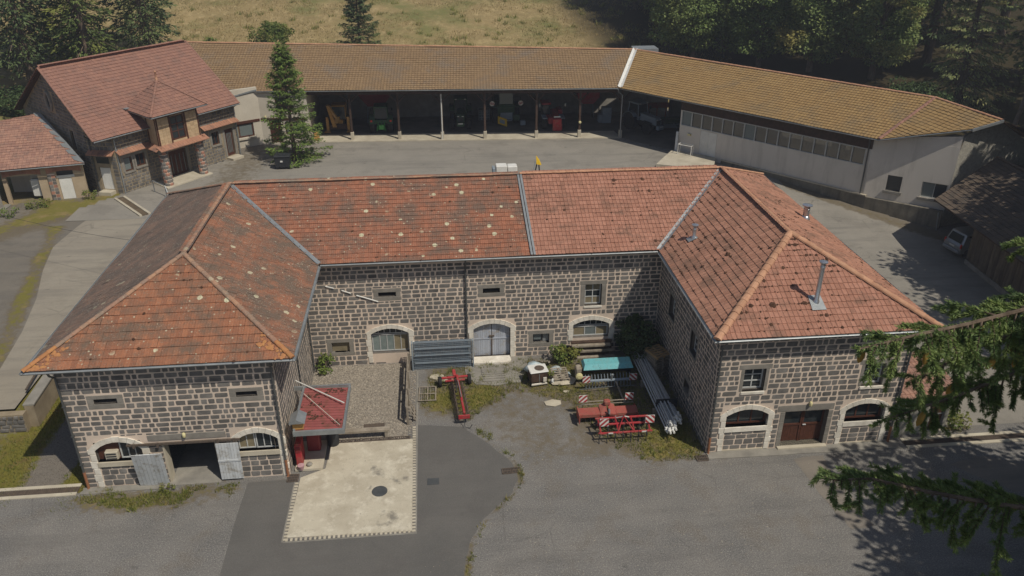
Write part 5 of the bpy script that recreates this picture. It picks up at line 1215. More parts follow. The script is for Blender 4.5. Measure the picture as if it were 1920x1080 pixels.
for h in HF.holes[:2] + [HF.holes[3]]:
    panes(HF, house, h[0] + .02, h[1] - .02, h[2] + .02, h[3] - .02, 1 if h[0] < 1 else 2, 1, -.15, .08, frame='wood_br', gl='glass_lt' if h[0] < 1 else 'glass')
    wall_piece(HF, 'sill', TRI, hw_o['F'], h[0] - .15, h[1] + .15, h[2] - .16, h[2], -.1, .08)
    for a in (h[0] - .24, h[1]): wall_piece(HF, 'jamb', TRI, hw_o['F'], a, a + .24, h[2], h[3], -.1, .03)
    wall_piece(HF, 'lintel', TRI, hw_o['F'], h[0] - .24, h[1] + .24, h[3], h[3] + .25, -.1, .03)
for h in (HF.holes[2], HF.holes[4]):
    mb = MB(); boards(HF, mb, h[0] + .05, h[1] - .05, h[2] + .02, h[3] - .02, -.12, 5); d = part('door', mb, M['wood_br'], house); b = MB()
    n = 4
    for k in range(n): x = lerp(h[0] + .25, h[1] - .25, k / (n - 1)); HF.box(b, x - .03, x + .03, h[2] + .3, h[3] - .4, -.11, -.07)
    part('door_bars', b, M['glass_lt'], d)
    for a in (h[0] - .24, h[1]): wall_piece(HF, 'jamb', TRI, hw_o['F'], a, a + .24, h[2], h[3], -.1, .03)
mb = MB(); HF.box(mb, 11.0, 12.3, 1.2, 1.72, 0, .9); part('doorstep', mb, M['concrete'], house)
mb = MB(); HC.box(mb, .6, 1.55, 1.82, 3.7, -.15, -.08); part('door', mb, M['white'], house)
mb = MB(); HC.box(mb, .5, 1.65, 1.3, 1.78, -.1, .7); part('doorstep', mb, M['concrete'], house)
mb = MB(); HC.box(mb, .5, 1.65, 4.1, 4.65, .0, .02); part('transom', mb, M['glass'], house)
for h in HG.holes:
    panes(HG, house, h[0] + .02, h[1] - .02, h[2] + .02, h[3] - .02, 1, 2, -.15, .07, frame='wood_dk')
    for a in (h[0] - .22, h[1]): wall_piece(HG, 'jamb', TRI, hw_o['G'], a, a + .22, h[2] - .1, h[3] + .1, -.1, .04)
    wall_piece(HG, 'lintel', TRI, hw_o['G'], h[0] - .22, h[1] + .22, h[3] + .1, h[3] + .36, -.1, .04)
oc_ = MB(); c = HG.P(6.5, 8.4, .0)
ring = [HG.P(6.5 + .5 * math.cos(t), 8.4 + .78 * math.sin(t), .05) for t in np.linspace(0, 2 * math.pi, 17)]; oc_.tube(ring, .16, 6); ob = part('oval_window', oc_, M['trim'], house)
mb = MB(); mb.prism([HG.P(6.5 + .42 * math.cos(t), 8.4 + .68 * math.sin(t), .0) for t in np.linspace(0, 2 * math.pi, 13)[:-1]], HG.n * .03); part('pane', mb, M['glass'], ob)
# orange pent band
def band(w, a0, a1, z, mat='t_orange', out=.55, drop=.3):
    n = int((a1 - a0) / .25); mb = MB()
    for i in range(n):
        u0, u1 = lerp(a0, a1, i / n), lerp(a0, a1, (i + 1) / n) - .012; j = random.uniform(-.008, .008)
        mb.prism([w.P(u0, z + j, 0), w.P(u1, z + j, 0), w.P(u1, z - drop + j, out), w.P(u0, z - drop + j, out)], (0, 0, .06))
    return part('tile_band', mb, M[mat], house, kind='stuff')
band(HF, 0, 3.4, 5.2); band(HC, 0, HC.L, 5.2); band(HF, 8.6, 12.7, 5.2)
# porch and turret
T0, T1_, TD = 3.3, 7.5, -1.85          # along the facade, projecting TD in front of it
TF = Wall(H(T0, TD, 0), H(T1_, TD, 0), 4.95, 7.9, .2); TLw = Wall(H(T0, 1.5, 0), H(T0, TD, 0), 4.95, 7.9, .2); TRw = Wall(H(T1_, TD, 0), H(T1_, 1.5, 0), 4.95, 7.9, .2)
TF.holes = [(1.35, 2.8, 5.3, 7.4)]
tur = {}
for nm, w in (('F', TF), ('L', TLw), ('R', TRw)): tur[nm] = part('turret_wall', w.mesh(MB()), M['brick_tan'], house)
panes(TF, house, 1.37, 2.78, 5.32, 7.38, 2, 3, -.1, .11, frame='wood_br')
TB = [(TF, a, a + .12, 4.95, 7.9) for a in (0, 1.22, 2.8, TF.L - .12)] + [(TF, .12, 1.22, 7.45, 7.57), (TF, 1.34, 2.8, 7.45, 7.57), (TF, 2.92, TF.L - .12, 7.45, 7.57)]
TB += [(TLw, a, a + .14, 4.95, 7.9) for a in (.02, TLw.L * .5, TLw.L - .2)] + [(TRw, a, a + .14, 4.95, 7.9) for a in (.1, TRw.L - .2)]
for w_, a, b, z0, z1 in TB: mb = MB(); w_.box(mb, a, b, z0, z1, -.02, .04); part('timber_beam', mb, M['wood_br'], house)
mb = MB()
for r_ in range(9):
    for (u0, u1) in ((.14, 1.2), (2.94, TF.L - .14)):
        for k in range(3): x = lerp(u0, u1, k / 3); TF.box(mb, x + .01, lerp(u0, u1, (k + 1) / 3) - .01, 5.1 + r_ * .26, 5.1 + r_ * .26 + .24, .0, .012 + random.uniform(0, .008))
part('panel_brick', mb, M['brick_tan'], house, kind='stuff')
band(TF, -.4, TF.L + .4, 5.1, 't_orange', .6, .3); band(TLw, TLw.L - 2.3, TLw.L + .3, 5.1, 't_orange', .6, .3); band(TRw, -.3, 2.3, 5.1, 't_orange', .6, .3)
mb = MB(); mb.prism([H(T0 - .1, .0, 4.72), H(T1_ + .1, 0, 4.72), H(T1_ + .1, TD - .1, 4.72), H(T0 - .1, TD - .1, 4.72)], (0, 0, .2)); part('porch_ceiling', mb, M['concrete_dk'], house)
for a in (T0 + .25, T1_ - .25):
    pc = MB(); b0 = H(a, TD + .25, 0); colo = part('porch_column', MB().lathe((b0.x, b0.y, 1.2), (0, 0, 1), [(0, .36), (3.45, .33)], 12), M['mortar'], house, smooth=40)
    mb = MB()
    for r_ in range(11):
        for k in range(6):
            t = 2 * math.pi * (k + .5 * (r_ % 2)) / 6; R3 = Matrix.Rotation(t, 3, 'Z'); mb.bevbox(Vector((b0.x, b0.y, 1.38 + r_ * .31)) + R3 @ Vector((.3, 0, 0)), (.16, .33, .25), .04, (r_ + k) % 3 == 0, R3)
    part('column_stone', mb, [M['stone'], M['brick_red']], colo, kind='stuff')
    cp = MB(); cp.box((b0.x, b0.y, 4.68), (.9, .9, .16), math.atan2(hd.y, hd.x)); part('capital', cp, M['trim'], colo)
mb = MB(); mb.prism([H(T0 - .3, 0, 1.2), H(T1_ + .3, 0, 1.2), H(T1_ + .3, TD - .4, 1.2), H(T0 - .3, TD - .4, 1.2)], (0, 0, .4)); part('porch_floor', mb, M['concrete'], house)
# roofs
ea, eb = H(-1.86, -.65, HE), H(13.0, -.65, HE); ra, rb2 = H(-.6 - 1.15, 7.2, HR_), H(13.0, 7.2, HR_); ba, bb_ = H(-1.86, 15.0, HE), H(13.0, 15.0, HE)
h1 = [ea, eb, rb2, ra]; h2 = [bb_, ba, ra, rb2]; hroof = deck([h1, h2], house)
Face(h1, ea, eb, .3, .38, 'rib', 't_house', hroof, 0).lay(); Face(h2, bb_, ba, .3, .38, 'rib', 't_house', hroof, 0).lay()
ridge_line(ra, rb2, hroof, 't_house', .14, .5)
for a, b in ((ea, ra), (eb, rb2), (ba, ra)):
    ridge_line(a, b, hroof, 't_house', .11, .5, .0)
gutter([ea + hn * .08 + Vector((0, 0, -.03)), eb + hn * .08 + Vector((0, 0, -.03))], house)
tz0, tz1 = 7.85, 10.0; ov = .72
tc = [H(T0 - ov, TD - ov, tz0), H(T1_ + ov, TD - ov, tz0), H(T1_ + ov, 2.4, tz0), H(T0 - ov, 2.4, tz0)]; ap = H((T0 + T1_) / 2, .4, tz1)
troof = deck([[tc[0], tc[1], ap], [tc[1], tc[2], ap], [tc[3], tc[0], ap]], house, name='turret_roof')
for i, j in ((0, 1), (1, 2), (3, 0)): Face([tc[i], tc[j], ap], tc[i], tc[j], .26, .36, 'rib', 't_house', troof, 0).lay()
build_tiles(0)
for p in tc[:2]: ridge_line(p + Vector((0, 0, .03)), ap, troof, 't_house', .12, .4)
fin = MB(); fin.lathe(ap + Vector((0, 0, -.1)), (0, 0, 1), [(0, .16), (.3, .12), (.32, .08), (.75, .07), (.8, .11), (.9, .05)], 8); part('finial', fin, M['ridge'], troof, smooth=40)
gutter([tc[3] + Vector((0, 0, -.03)), tc[0] + hn * .07 + Vector((0, 0, -.03)), tc[1] + hn * .07 + Vector((0, 0, -.03)), tc[2] + Vector((0, 0, -.03))], house)
mb = MB(); p = H(T0 - .75, 1.7, 8.0); mb.box(p, (.5, .9, .05), math.atan2(hd.y, hd.x)); part('roof_flashing', mb, M['zinc'], hroof)
for w, a in ((HF, .08), (HF, 12.62), (HC, .25)):
    mb = MB(); mb.tube([w.P(a, 6.5, .5), w.P(a, 6.2, .1), w.P(a, 1.3, .1)], .055, 6); part('downpipe', mb, M['zinc'] if w is HF else M['zinc_dk'], house)
# ---------------------------------------------------------------- annex with pantiled lean-to roof, and the whitewashed building at the edge
an = thing('porch_annex', (-32, 67.5, 1.3), 'low annex with orange tiled roof, white doors and open porch beside the stone house', 'building')
n0, n1 = Vector((-28.75, 66.3, 4.5)), Vector((-34.95, 64.95, 4.5)); g9 = HG.P(HG.L - 8.2, 6.95, .12)
pn = lambda x, y: on_plane(x, y, n0, n1, g9)
AF = [n1, n0, g9, Vector((-40.5, 70.4, 0))]; AF = [Vector((p.x, p.y, pn(p.x, p.y))) for p in AF]; AF2 = [AF[0], AF[3], Vector((-41, 64.5, pn(-40.5, 70.4) - 1.2))]
aroof = deck([AF], an); Face(AF, n1, n0, .28, .38, 'roll', 't_annex', aroof, 0).lay(); build_tiles(0)
gutter([n1 + Vector((.1, -.1, -.03)), n0 + Vector((0, -.1, -.03))], an)
# stepped lead flashing against the gable
sf = MB(); a_ = AF[1]; b_ = AF[2]; n = 8
for i in range(n):
    p = a_.lerp(b_, i / n); q = a_.lerp(b_, (i + 1) / n); m_ = (p + q) / 2; l_ = (n1 - n0).normalized(); up = Vector((0, 0, .06))
    sf.prism([p + up, q + up, q + l_ * .55 + up + Vector((0, 0, pn(*(q + l_ * .55).to_2d()) - q.z)), m_ + l_ * .55 + up + Vector((0, 0, pn(*(m_ + l_ * .55).to_2d()) - m_.z)), p + l_ * .1 + up], (0, 0, .02))
part('step_flashing', sf, M['zinc'], aroof)
AWl = Wall((-35.1, 65.45), (-29.2, 66.75), 1.0, 4.35, .3); AWl.holes = [(.3, 2.6, 1.3, 3.75), (4.05, 5.05, 1.3, 3.3), (4.0, 5.25, 3.5, 3.9)]
part('wall', AWl.mesh(MB()), M['tan_render'], an)
mb = MB(); AWl.box(mb, 4.07, 5.03, 1.32, 3.28, -.12, -.05); part('door', mb, M['white'], an)
mb = MB(); AWl.box(mb, 4.02, 5.23, 3.52, 3.88, -.12, -.08); part('transom_light', mb, M['glass'], an)
mb = MB(); AWl.box(mb, 3.95, 5.3, 3.3, 3.5, -.1, .02); part('door_head', mb, M['white'], an)
for a0, a1 in ((.1, 2.9), (3.3, 5.9)):
    half = (a1 - a0) / 2; mb = MB(); n = 11
    for i in range(n):
        t0, t1 = lerp(a0, a1, i / n), lerp(a0, a1, (i + 1) / n) - .012; zf = lambda a: 3.72 + .3 * (1 - ((a - (a0 + a1) / 2) / half) ** 2) * .6
        mb.prism([AWl.P(t0, zf(t0), .0), AWl.P(t1, zf(t1), 0), AWl.P(t1, 4.3, 0), AWl.P(t0, 4.3, 0)], AWl.n * .04)
    part('brick_arch', mb, M['brick_red'], an, kind='stuff')
mb = MB(); AWl.box(mb, 3.35, 3.9, 1.1, 3.7, -.05, .14); pl_ = part('pillar', mb, M['mortar'], an); mb = MB()
for r_ in range(9):
    for k in range(2): AWl.box(mb, 3.33 + k * .3, 3.6 + k * .3, 1.15 + r_ * .28, 1.38 + r_ * .28, .0, .165, (r_ + k) % 3 == 0)
part('pillar_stone', mb, [M['stone'], M['brick_red']], pl_, kind='stuff')
mb = MB(); mb.box2((-36, 68.5, 1), (-30, 68.7, 4.5)); part('inner_wall', mb, M['cream2'], an); mb = MB(); mb.box2((-34.3, 68.4, 1.3), (-33.2, 68.49, 3.4)); part('inner_door', mb, M['white'], an)
mb = MB(); mb.prism([AWl.P(-.1, 0, .1), AWl.P(6, 0, .1), AWl.P(6, 0, -3), AWl.P(-.1, 0, -3)], (0, 0, 1.36)); part('floor', mb, M['concrete'], an)
bl = MB(); bl.bevbox(AWl.P(2.2, 2.45, -.75), (.75, .5, 1.5), .08); t = solo('tall_white_tank', bl, M['white'], 'white upright tank with pipes in the open porch of the annex', 'tank')
for i in range(3):
    mb = MB(); mb.bevbox((-35.0 + i * .35, 64.6 + .06 * i, 1.25 - i * .16 + .25), (.5, 1.1, .2), .03); part('step', mb, M['concrete_dk'], an)
ww = thing('whitewashed_building', (-38, 64, 1.2), 'corner of a whitewashed building with toothed quoins at the left edge', 'building')
WW = Wall((-40, 58.5), (-35.05, 64.4), .9, 5.2, .4); part('wall', WW.mesh(MB()), M['white_wall'], ww)
WW2 = Wall((-35.05, 64.4), (-37.5, 66.5), .9, 5.2, .4); part('wall', WW2.mesh(MB()), M['white_wall'], ww)
z = .95; k = 0
while z < 4.9:
    l_ = .75 if k % 2 else .4; wall_piece(WW, 'quoin', TRI, ww, WW.L - l_, WW.L + .03, z, z + .34, -.2, .03); z += .36; k += 1
wr_ = [Vector((-40.6, 58.3, 5.0)), Vector((-34.9, 64.9, 5.0)), Vector((-38.5, 68.2, 7.2)), Vector((-44.5, 61.5, 7.2))]; wro = deck([wr_], ww, 'zinc'); Face(wr_, wr_[0], wr_[1], .28, .38, 'roll', 't_annex', wro, 0).lay(); build_tiles(0)
# ---------------------------------------------------------------- trees
M['spruce'] = leafmat('spruce_needles', C(71, 85, 47), C(116, 130, 71), C(138, 140, 71), trans=.15, nscale=.25)
M['fir_dk'] = leafmat('dark_fir_needles', C(65, 81, 52), C(101, 116, 73), C(122, 130, 73), trans=.15, nscale=.2)
M['young'] = leafmat('young_spruce_needles', C(84, 108, 50), C(130, 148, 74), C(104, 122, 62), trans=.2, nscale=.5)
M['oak'] = leafmat('broad_leaves', C(90, 112, 62), C(134, 148, 84), C(138, 144, 86), trans=.3, nscale=.18)
M['oak2'] = leafmat('yellowing_leaves', C(98, 120, 72), C(144, 156, 92), C(164, 150, 86), trans=.3, nscale=.25)
M['larch'] = leafmat('larch_needles', C(108, 118, 74), C(144, 150, 94), C(150, 142, 90), trans=.25, nscale=.3)
M['bush'] = leafmat('bush_leaves', C(73, 93, 44), C(125, 139, 69), C(141, 136, 71), trans=.25, nscale=.8)
M['ivy'] = leafmat('dark_ivy_leaves', C(53, 69, 41), C(84, 102, 57), trans=.15)
def leaf_quads(P, D, N, ln, wd, jitter=.3):
    """diamond leaves at P along D with normal-ish N"""
    n = len(P); D = D / (np.linalg.norm(D, axis=1, keepdims=True) + 1e-9); S = np.cross(D, N); S /= (np.linalg.norm(S, axis=1, keepdims=True) + 1e-9)
    l = ln * RNG.uniform(1 - jitter, 1 + jitter, (n, 1)); w = wd * RNG.uniform(1 - jitter, 1 + jitter, (n, 1))
    V = np.stack([P, P + D * l * .45 + S * w * .5, P + D * l, P + D * l * .45 - S * w * .5], 1).reshape(-1, 3)
    return V, np.arange(4 * n).reshape(-1, 4)
def rdir(n): 
    v = RNG.normal(size=(n, 3)); return v / np.linalg.norm(v, axis=1, keepdims=True)
def conifer(name, label, h, r, mat, cat='tree', dens=1.0, bare=.08, droop=.25, spray=.42, larchy=False, loc=(0, 0, 0), seed=1, shape=.85):
    global RNG; RNG = np.random.default_rng(seed); random.seed(seed)
    t = thing(name, loc, label, cat); mb = MB()
    mb.tube([(0, 0, -.5), (.02 * h * .1, 0, h * .3), (-.01 * h * .2, .01 * h, h * .65), (0, 0, h * .985)], [h * .017 + .04, h * .013 + .03, h * .007 + .02, .015], 8)
    part('trunk', mb, M['bark'], t, local=True, smooth=60)
    Ps, Ds, Ns = [], [], []; limbs = MB(); z = h * bare
    while z < h * .985:
        f = 1 - (z - h * bare) / (h * (1 - bare)); L0 = r * (f ** shape) * (1 if f < .93 else .8) + .12; k = random.randint(5, 7) if L0 > .6 else 4
        a0 = random.uniform(0, 6.28)
        for i in range(k):
            L_ = L0 * random.uniform(.55, 1.12); a = a0 + 6.28 * i / k + random.uniform(-.3, .3); up = lerp(-droop, .5, (1 - f) ** 1.4) + random.uniform(-.12, .12)
            if random.random() < .06 and f > .3: continue
            ca, sa = math.cos(a), math.sin(a); m = max(6, int(L_ / .13 * dens * (1.0 if not larchy else .8)))
            tt = RNG.uniform(.12 if L_ < 1.2 else .2, 1, m) ** .8; sag = up * tt - droop * .35 * tt * tt + (.28 * np.maximum(0, tt - .65)) 
            fan = .34 * L_ * (tt * (1.15 - tt)) * 2; off = RNG.uniform(-1, 1, m); x = tt * L_; y = off * fan
            P = np.stack([x * ca - y * sa, x * sa + y * ca, z + sag * L_ - np.abs(off) * fan * .25 + RNG.normal(0, .04, m)], 1)
            fa = a + off * .75; D = np.stack([np.cos(fa), np.sin(fa), np.full(m, -.15 if not larchy else -.7) + RNG.normal(0, .25, m)], 1)
            N = np.stack([RNG.normal(0, .35, m), RNG.normal(0, .35, m), np.ones(m)], 1); Ps.append(P); Ds.append(D); Ns.append(N)
            limbs.tube([(0, 0, z), (ca * L_ * .5, sa * L_ * .5, z + (up * .5 - droop * .09) * L_), (ca * L_ * .95, sa * L_ * .95, z + (up * .95 - droop * .3) * L_)], [.012 * L_ + .012, .008 * L_ + .008, .005], 4, cap=False)
        z += random.uniform(.5, .75) * max(.28, min(1, L0 * .28)) * (h / 12) ** .35
    part('branches', limbs, M['bark'], t, local=True)
    P = np.concatenate(Ps); D = np.concatenate(Ds); N = np.concatenate(Ns)
    V, F = leaf_quads(P, D, N, spray, spray * .42)
    D2 = D + RNG.normal(0, .5, D.shape); D2[:, 2] -= .5; V2, F2 = leaf_quads(P + RNG.normal(0, .06, P.shape), D2, N + RNG.normal(0, .6, N.shape), spray * .8, spray * .3)
    ob = np_obj('crown', np.concatenate([V, V2]), np.concatenate([F, F2 + len(V)]), M[mat]); ob.parent = t
    return t
def broadleaf(name, label, h, r, mat, loc=(0, 0, 0), seed=1, clumps=90, per=150, leaf=.26, base=.18, cat='tree', group=None, stretch=1.0, trunk=True):
    global RNG; RNG = np.random.default_rng(seed); random.seed(seed)
    t = thing(name, loc, label, cat, group=group); mb = MB(); tr = h * .018 + .03
    ends = []
    for i in range(clumps):
        u = RNG.normal(size=3); u /= np.linalg.norm(u); rr_ = random.uniform(.25, 1) ** .45; zc = h * (base + (1 - base) * .52)
        c = np.array([u[0] * r * rr_, u[1] * r * rr_, zc + u[2] * h * (1 - base) * .48 * rr_])
        k = 1 + .25 * math.sin(3 * math.atan2(c[1], c[0]) + seed) ; c[:2] *= k; ends.append(c)
    if trunk:
        mb.tube([(0, 0, -.4), (.1, .05, h * .25), (.05, -.1, h * .5), (0, 0, h * .8)], [tr * 1.3, tr, tr * .7, tr * .2], 8); tk = part('trunk', mb, M['bark'], t, local=True, smooth=60)
    lm = MB()
    for c in ends[::3]:
        z0 = max(.1 * h if trunk else .05, min(c[2] * .6, h * .6)); mid = (c[0] * .45, c[1] * .45, z0 + (c[2] - z0) * .6); lm.tube([(0, 0, z0), mid, tuple(c)], [tr * .4, tr * .22, .01], 4, cap=False)
    part('limbs', lm, M['bark'], t, local=True)
    Ps, Ds, Ns = [], [], []
    for c in ends:
        cr = r * random.uniform(.2, .36); n = int(per * random.uniform(.6, 1.3)); u = rdir(n); q = u * (RNG.uniform(.3, 1, (n, 1)) ** .5) * cr; q[:, 2] *= .62 * stretch
        Ps.append(c + q); d = u + RNG.normal(0, .5, (n, 3)); d[:, 2] -= .35; Ds.append(d); nn = u * .6 + RNG.normal(0, .5, (n, 3)); nn[:, 2] += .7; Ns.append(nn)
    V, F = leaf_quads(np.concatenate(Ps), np.concatenate(Ds), np.concatenate(Ns), leaf, leaf * .7)
    ob = np_obj('crown', V, F, M[mat]); ob.parent = t; return t
# the young spruce by the bin
conifer('spruce_tree', 'solitary green spruce growing beside the shed behind the dark wheeled bin', 11.0, 3.3, 'young', loc=(-13.3, 75.0, 1.5), seed=3, dens=3.6, bare=.015, droop=.14, spray=.28, shape=.72)
conifer('spruce_tree', 'dense dark spruce standing alone on the dry field behind the shed roof', 10.5, 3.4, 'fir_dk', loc=(-9.4, 112, tzf(-9.4, 112) - .2), seed=5, dens=3.2, bare=.01, droop=.1, spray=.36)
broadleaf('round_bush', 'rounded green bush on the dry field behind the shed roof', 5.2, 2.3, 'bush', loc=(-20.4, 110, tzf(-20.4, 110) - .2), seed=6, clumps=60, per=130, leaf=.24, base=.05, cat='bush')
broadleaf('low_bush', 'low green bush on the field beside the stone house ridge', 2.2, 1.6, 'bush', loc=(-29.5, 113, tzf(-29.5, 113) - .2), seed=16, clumps=24, per=90, leaf=.22, base=.0, cat='bush', trunk=False)
# conifers behind the house
TL = 'tall conifers behind the stone house'
cf1 = conifer('spruce_tree', 'tall dark conifer behind the house, nearest the left edge', 27, 5.2, 'spruce', loc=(-52, 92, 2.2), seed=11, dens=1.15, bare=.13, droop=.5, spray=.62); cf1['group'] = TL
cf2 = conifer('spruce_tree', 'tall conifer behind the house with bare lower trunk in view', 29, 5.6, 'fir_dk', loc=(-46, 98, 2.6), seed=12, dens=1.15, bare=.2, droop=.55, spray=.62); cf2['group'] = TL
def plant(src, x, y, rz, sc, label, group): return dup(src, (x, y, tzf(x, y) - .3), rz, sc, label, group)
for x, y, rz, s, src, lab in ((-39.5, 99, 1.2, .95, cf1, 'tall conifer rising behind the middle of the house ridge'), (-33.8, 102.5, 2.2, .86, cf2, 'tall conifer behind the right end of the house ridge beside the field'),
        (-43, 106, 3.1, 1.0, cf1, 'conifer of the second row, between the trunk in view and the house ridge'), (-58, 99, 4.0, 1.05, cf2, 'conifer at the far left corner of the picture behind the others'),
        (-36.5, 111, .6, 1.0, cf2, 'conifer of the second row nearest the dry field'), (-50, 110, 5.0, 1.05, cf1, 'conifer of the second row behind the left trunks'), (-64, 92, 2.5, 1.0, cf1, 'outermost conifer beyond the left edge of the house')):
    plant(src, x, y, rz, s, lab, TL)
broadleaf('shaded_bush', 'dark bush under the conifers by the house gable', 3.6, 2.4, 'ivy', loc=(-45.5, 93.0, tzf(-45.5, 93) - .2), seed=18, clumps=40, per=110, leaf=.25, base=.02, cat='bush', trunk=False)
broadleaf('shaded_bush', 'second dark bush under the conifers, right of the bare trunks', 3.2, 2.6, 'spruce', loc=(-41, 93.5, tzf(-41, 93.5) - .2), seed=19, clumps=40, per=110, leaf=.25, base=.02, cat='bush', trunk=False)
# the wood at the upper right
TR = 'trees of the wood behind the workshop'
b1 = broadleaf('oak_tree', 'broad leafy tree at the field edge, shading the dry grass', 15, 6.2, 'oak', loc=(34.5, 105, 0), seed=21, clumps=130, per=210, leaf=.36, base=.08, group=TR)
b1.location.z = tzf(34.5, 105) - .3
b2 = broadleaf('ash_tree', 'tall leafy tree with yellowing lower twigs behind the workshop roof', 17, 5.0, 'oak2', loc=(47, 97, tzf(47, 97) - .3), seed=22, clumps=130, per=200, leaf=.36, base=.06, group=TR)
b3 = conifer('larch_tree', 'feathery yellow green larch behind the right end of the workshop roof', 21, 5.6, 'larch', loc=(56.5, 81, tzf(56.5, 81) - .3), seed=23, dens=2.6, bare=.05, droop=.35, spray=.36, larchy=True); b3['group'] = TR
for x, y, rz, s, src, lab in ((42, 101, 2.0, .92, b1, 'bushy leafy tree behind the middle of the workshop ridge'), (40.5, 110, 4.2, 1.15, b2, 'tall leafy tree between the field edge tree and the yellowing tree, farther back'),
        (52.5, 92, 1.0, .95, b2, 'leafy tree between the yellowing tree and the larch'), (37.5, 119, .5, 1.1, b1, 'leafy tree at the top of the field edge'),
        (50, 107, 3.0, 1.2, b1, 'leafy tree standing deep in the wood behind the yellowing tree'), (61, 95, 2.4, 1.1, cf2, 'dark conifer in the wood behind the larch'),
        (68, 83, 1.4, 1.15, cf1, 'dark conifer at the right edge of the wood beside the larch'), (57, 107, .9, 1.2, cf1, 'dark conifer deep in the wood at the top edge'),
        (46, 122, 5.2, 1.2, b1, 'leafy tree at the top of the wood near the field'), (72, 98, 4.4, 1.2, cf2, 'dark conifer deep in the wood at the right edge'),
        (32.5, 130, 1.1, .9, b1, 'leafy tree at the top of the field, farthest from the workshop'), (64, 72, 3.3, 1.05, cf2, 'dark conifer beside the bare leaning trunk')):
    plant(src, x, y, rz, s, lab, TR)
rest_w = []
for i in range(16):
    x = random.uniform(60, 120); y = random.uniform(85, 170)
    if (x - 18.6) * .766 + (y - 78.6) * .643 < 30: continue
    plant((cf1, cf2, b1)[i % 3], x, y, random.uniform(0, 6), random.uniform(.9, 1.25), 'tree of the shaded wood behind the larch and workshop', 'shaded trees deep in the wood')
mb = MB(); mb.tube([(53.5, 68.0, 2.5), (56, 70, 9), (61, 74, 22)], [.22, .2, .12], 8); solo('bare_tree', mb, M['bark'], 'bare leaning tree trunk in the dark wood at the right edge', 'tree', smooth=60)
broadleaf('shaded_bush', 'bush below the larch behind the workshop ridge', 4, 3, 'ivy', loc=(50, 79, tzf(50, 79) - .2), seed=28, clumps=40, per=120, leaf=.3, base=.0, cat='bush', trunk=False, group=TR)
# trees standing outside the right edge of the picture that shade the drive, barn and yard
SH = 'shade trees along the right side of the farm'
for i, (x, y, s, src) in enumerate(((46, 36.5, 1.3, b1), (50, 41, 1.4, b1), (55, 47, 1.4, b1), (48, 30, 1.3, b1), (44.5, 31.5, 1.15, b2), (57, 38, 1.4, b2), (50, 35, 1.3, b2), (43.5, 37.0, .8, cf1), (47, 33, 1.0, b2), (52, 45, 1.0, cf2), (53, 36, 1.1, cf1), (57, 52, 1.05, cf2), (60, 44, 1.1, cf1), (55, 58, .9, b2), (63, 60, 1.0, cf1), (44, 29.5, .85, b2),
        (29.9, 15.6, 1.2, b1), (36, 15.2, 1.2, b1), (31.5, 10.5, 1.2, b1), (39.5, 17, 1.15, b1), (40, 14, 1.3, b1), (28.2, 10.2, 1.05, b1), (38, 15, .9, cf1), (35, 12, .9, cf2), (30, 7.5, .85, cf1), (31.5, 8.5, .72, cf2))):
    plant(src, x, y, i * 1.3, s, 'shade tree outside the right edge whose shadow falls across the drive and yard', SH)
# weeds and bushes in the court
broadleaf('weed_bush', 'leafy weed bush in the corner of the gravel court by the left wing', 1.1, .65, 'bush', loc=(-6.7, 39.4, 0), seed=31, clumps=14, per=26, leaf=.16, base=.0, cat='bush', trunk=False)
broadleaf('weed_bush', 'leafy bush between the scrap pile and the plank stack', 1.1, .75, 'bush', loc=(7.0, 39.2, 0), seed=32, clumps=24, per=45, leaf=.15, base=.0, cat='bush', trunk=False)
broadleaf('shaded_climber', 'large dark bush in the shaded corner of the court', 2.6, 1.2, 'ivy', loc=(11.3, 39.1, 0), seed=33, clumps=50, per=80, leaf=.17, base=.02, cat='bush', trunk=False)
broadleaf('weed_bush', 'small weed growing beside the old stove', .7, .35, 'bush', loc=(5.75, 37.5, 0), seed=34, clumps=10, per=30, leaf=.1, base=.0, cat='bush', trunk=False)
broadleaf('weed_tuft', 'weed tuft at the foot of the annex pillar', .8, .5, 'bush', loc=(-28.9, 66.2, 1.4), seed=35, clumps=10, per=30, leaf=.14, base=.0, cat='plant', trunk=False)
broadleaf('weed_tuft', 'weed patch in front of the open annex porch', .7, .9, 'bush', loc=(-32.2, 64.4, 1.4), seed=36, clumps=14, per=30, leaf=.14, base=.0, cat='plant', trunk=False)
broadleaf('weed_tuft', 'green weed by the toothed corner of the whitewashed building', .8, .8, 'bush', loc=(-34.0, 62.6, 1.35), seed=37, clumps=12, per=30, leaf=.14, base=.0, cat='plant', trunk=False)
broadleaf('weed_tuft', 'small weed by the open barn doorway', .35, .3, 'grass', loc=(-13.0, 30.0, 0), seed=38, clumps=8, per=20, leaf=.1, base=.0, cat='plant', trunk=False)
broadleaf('weed_bush', 'yellow green weeds beside the lean-to door', .9, .9, 'bush', loc=(26.2, 31.4, 0), seed=39, clumps=16, per=40, leaf=.14, base=.0, cat='bush', trunk=False)
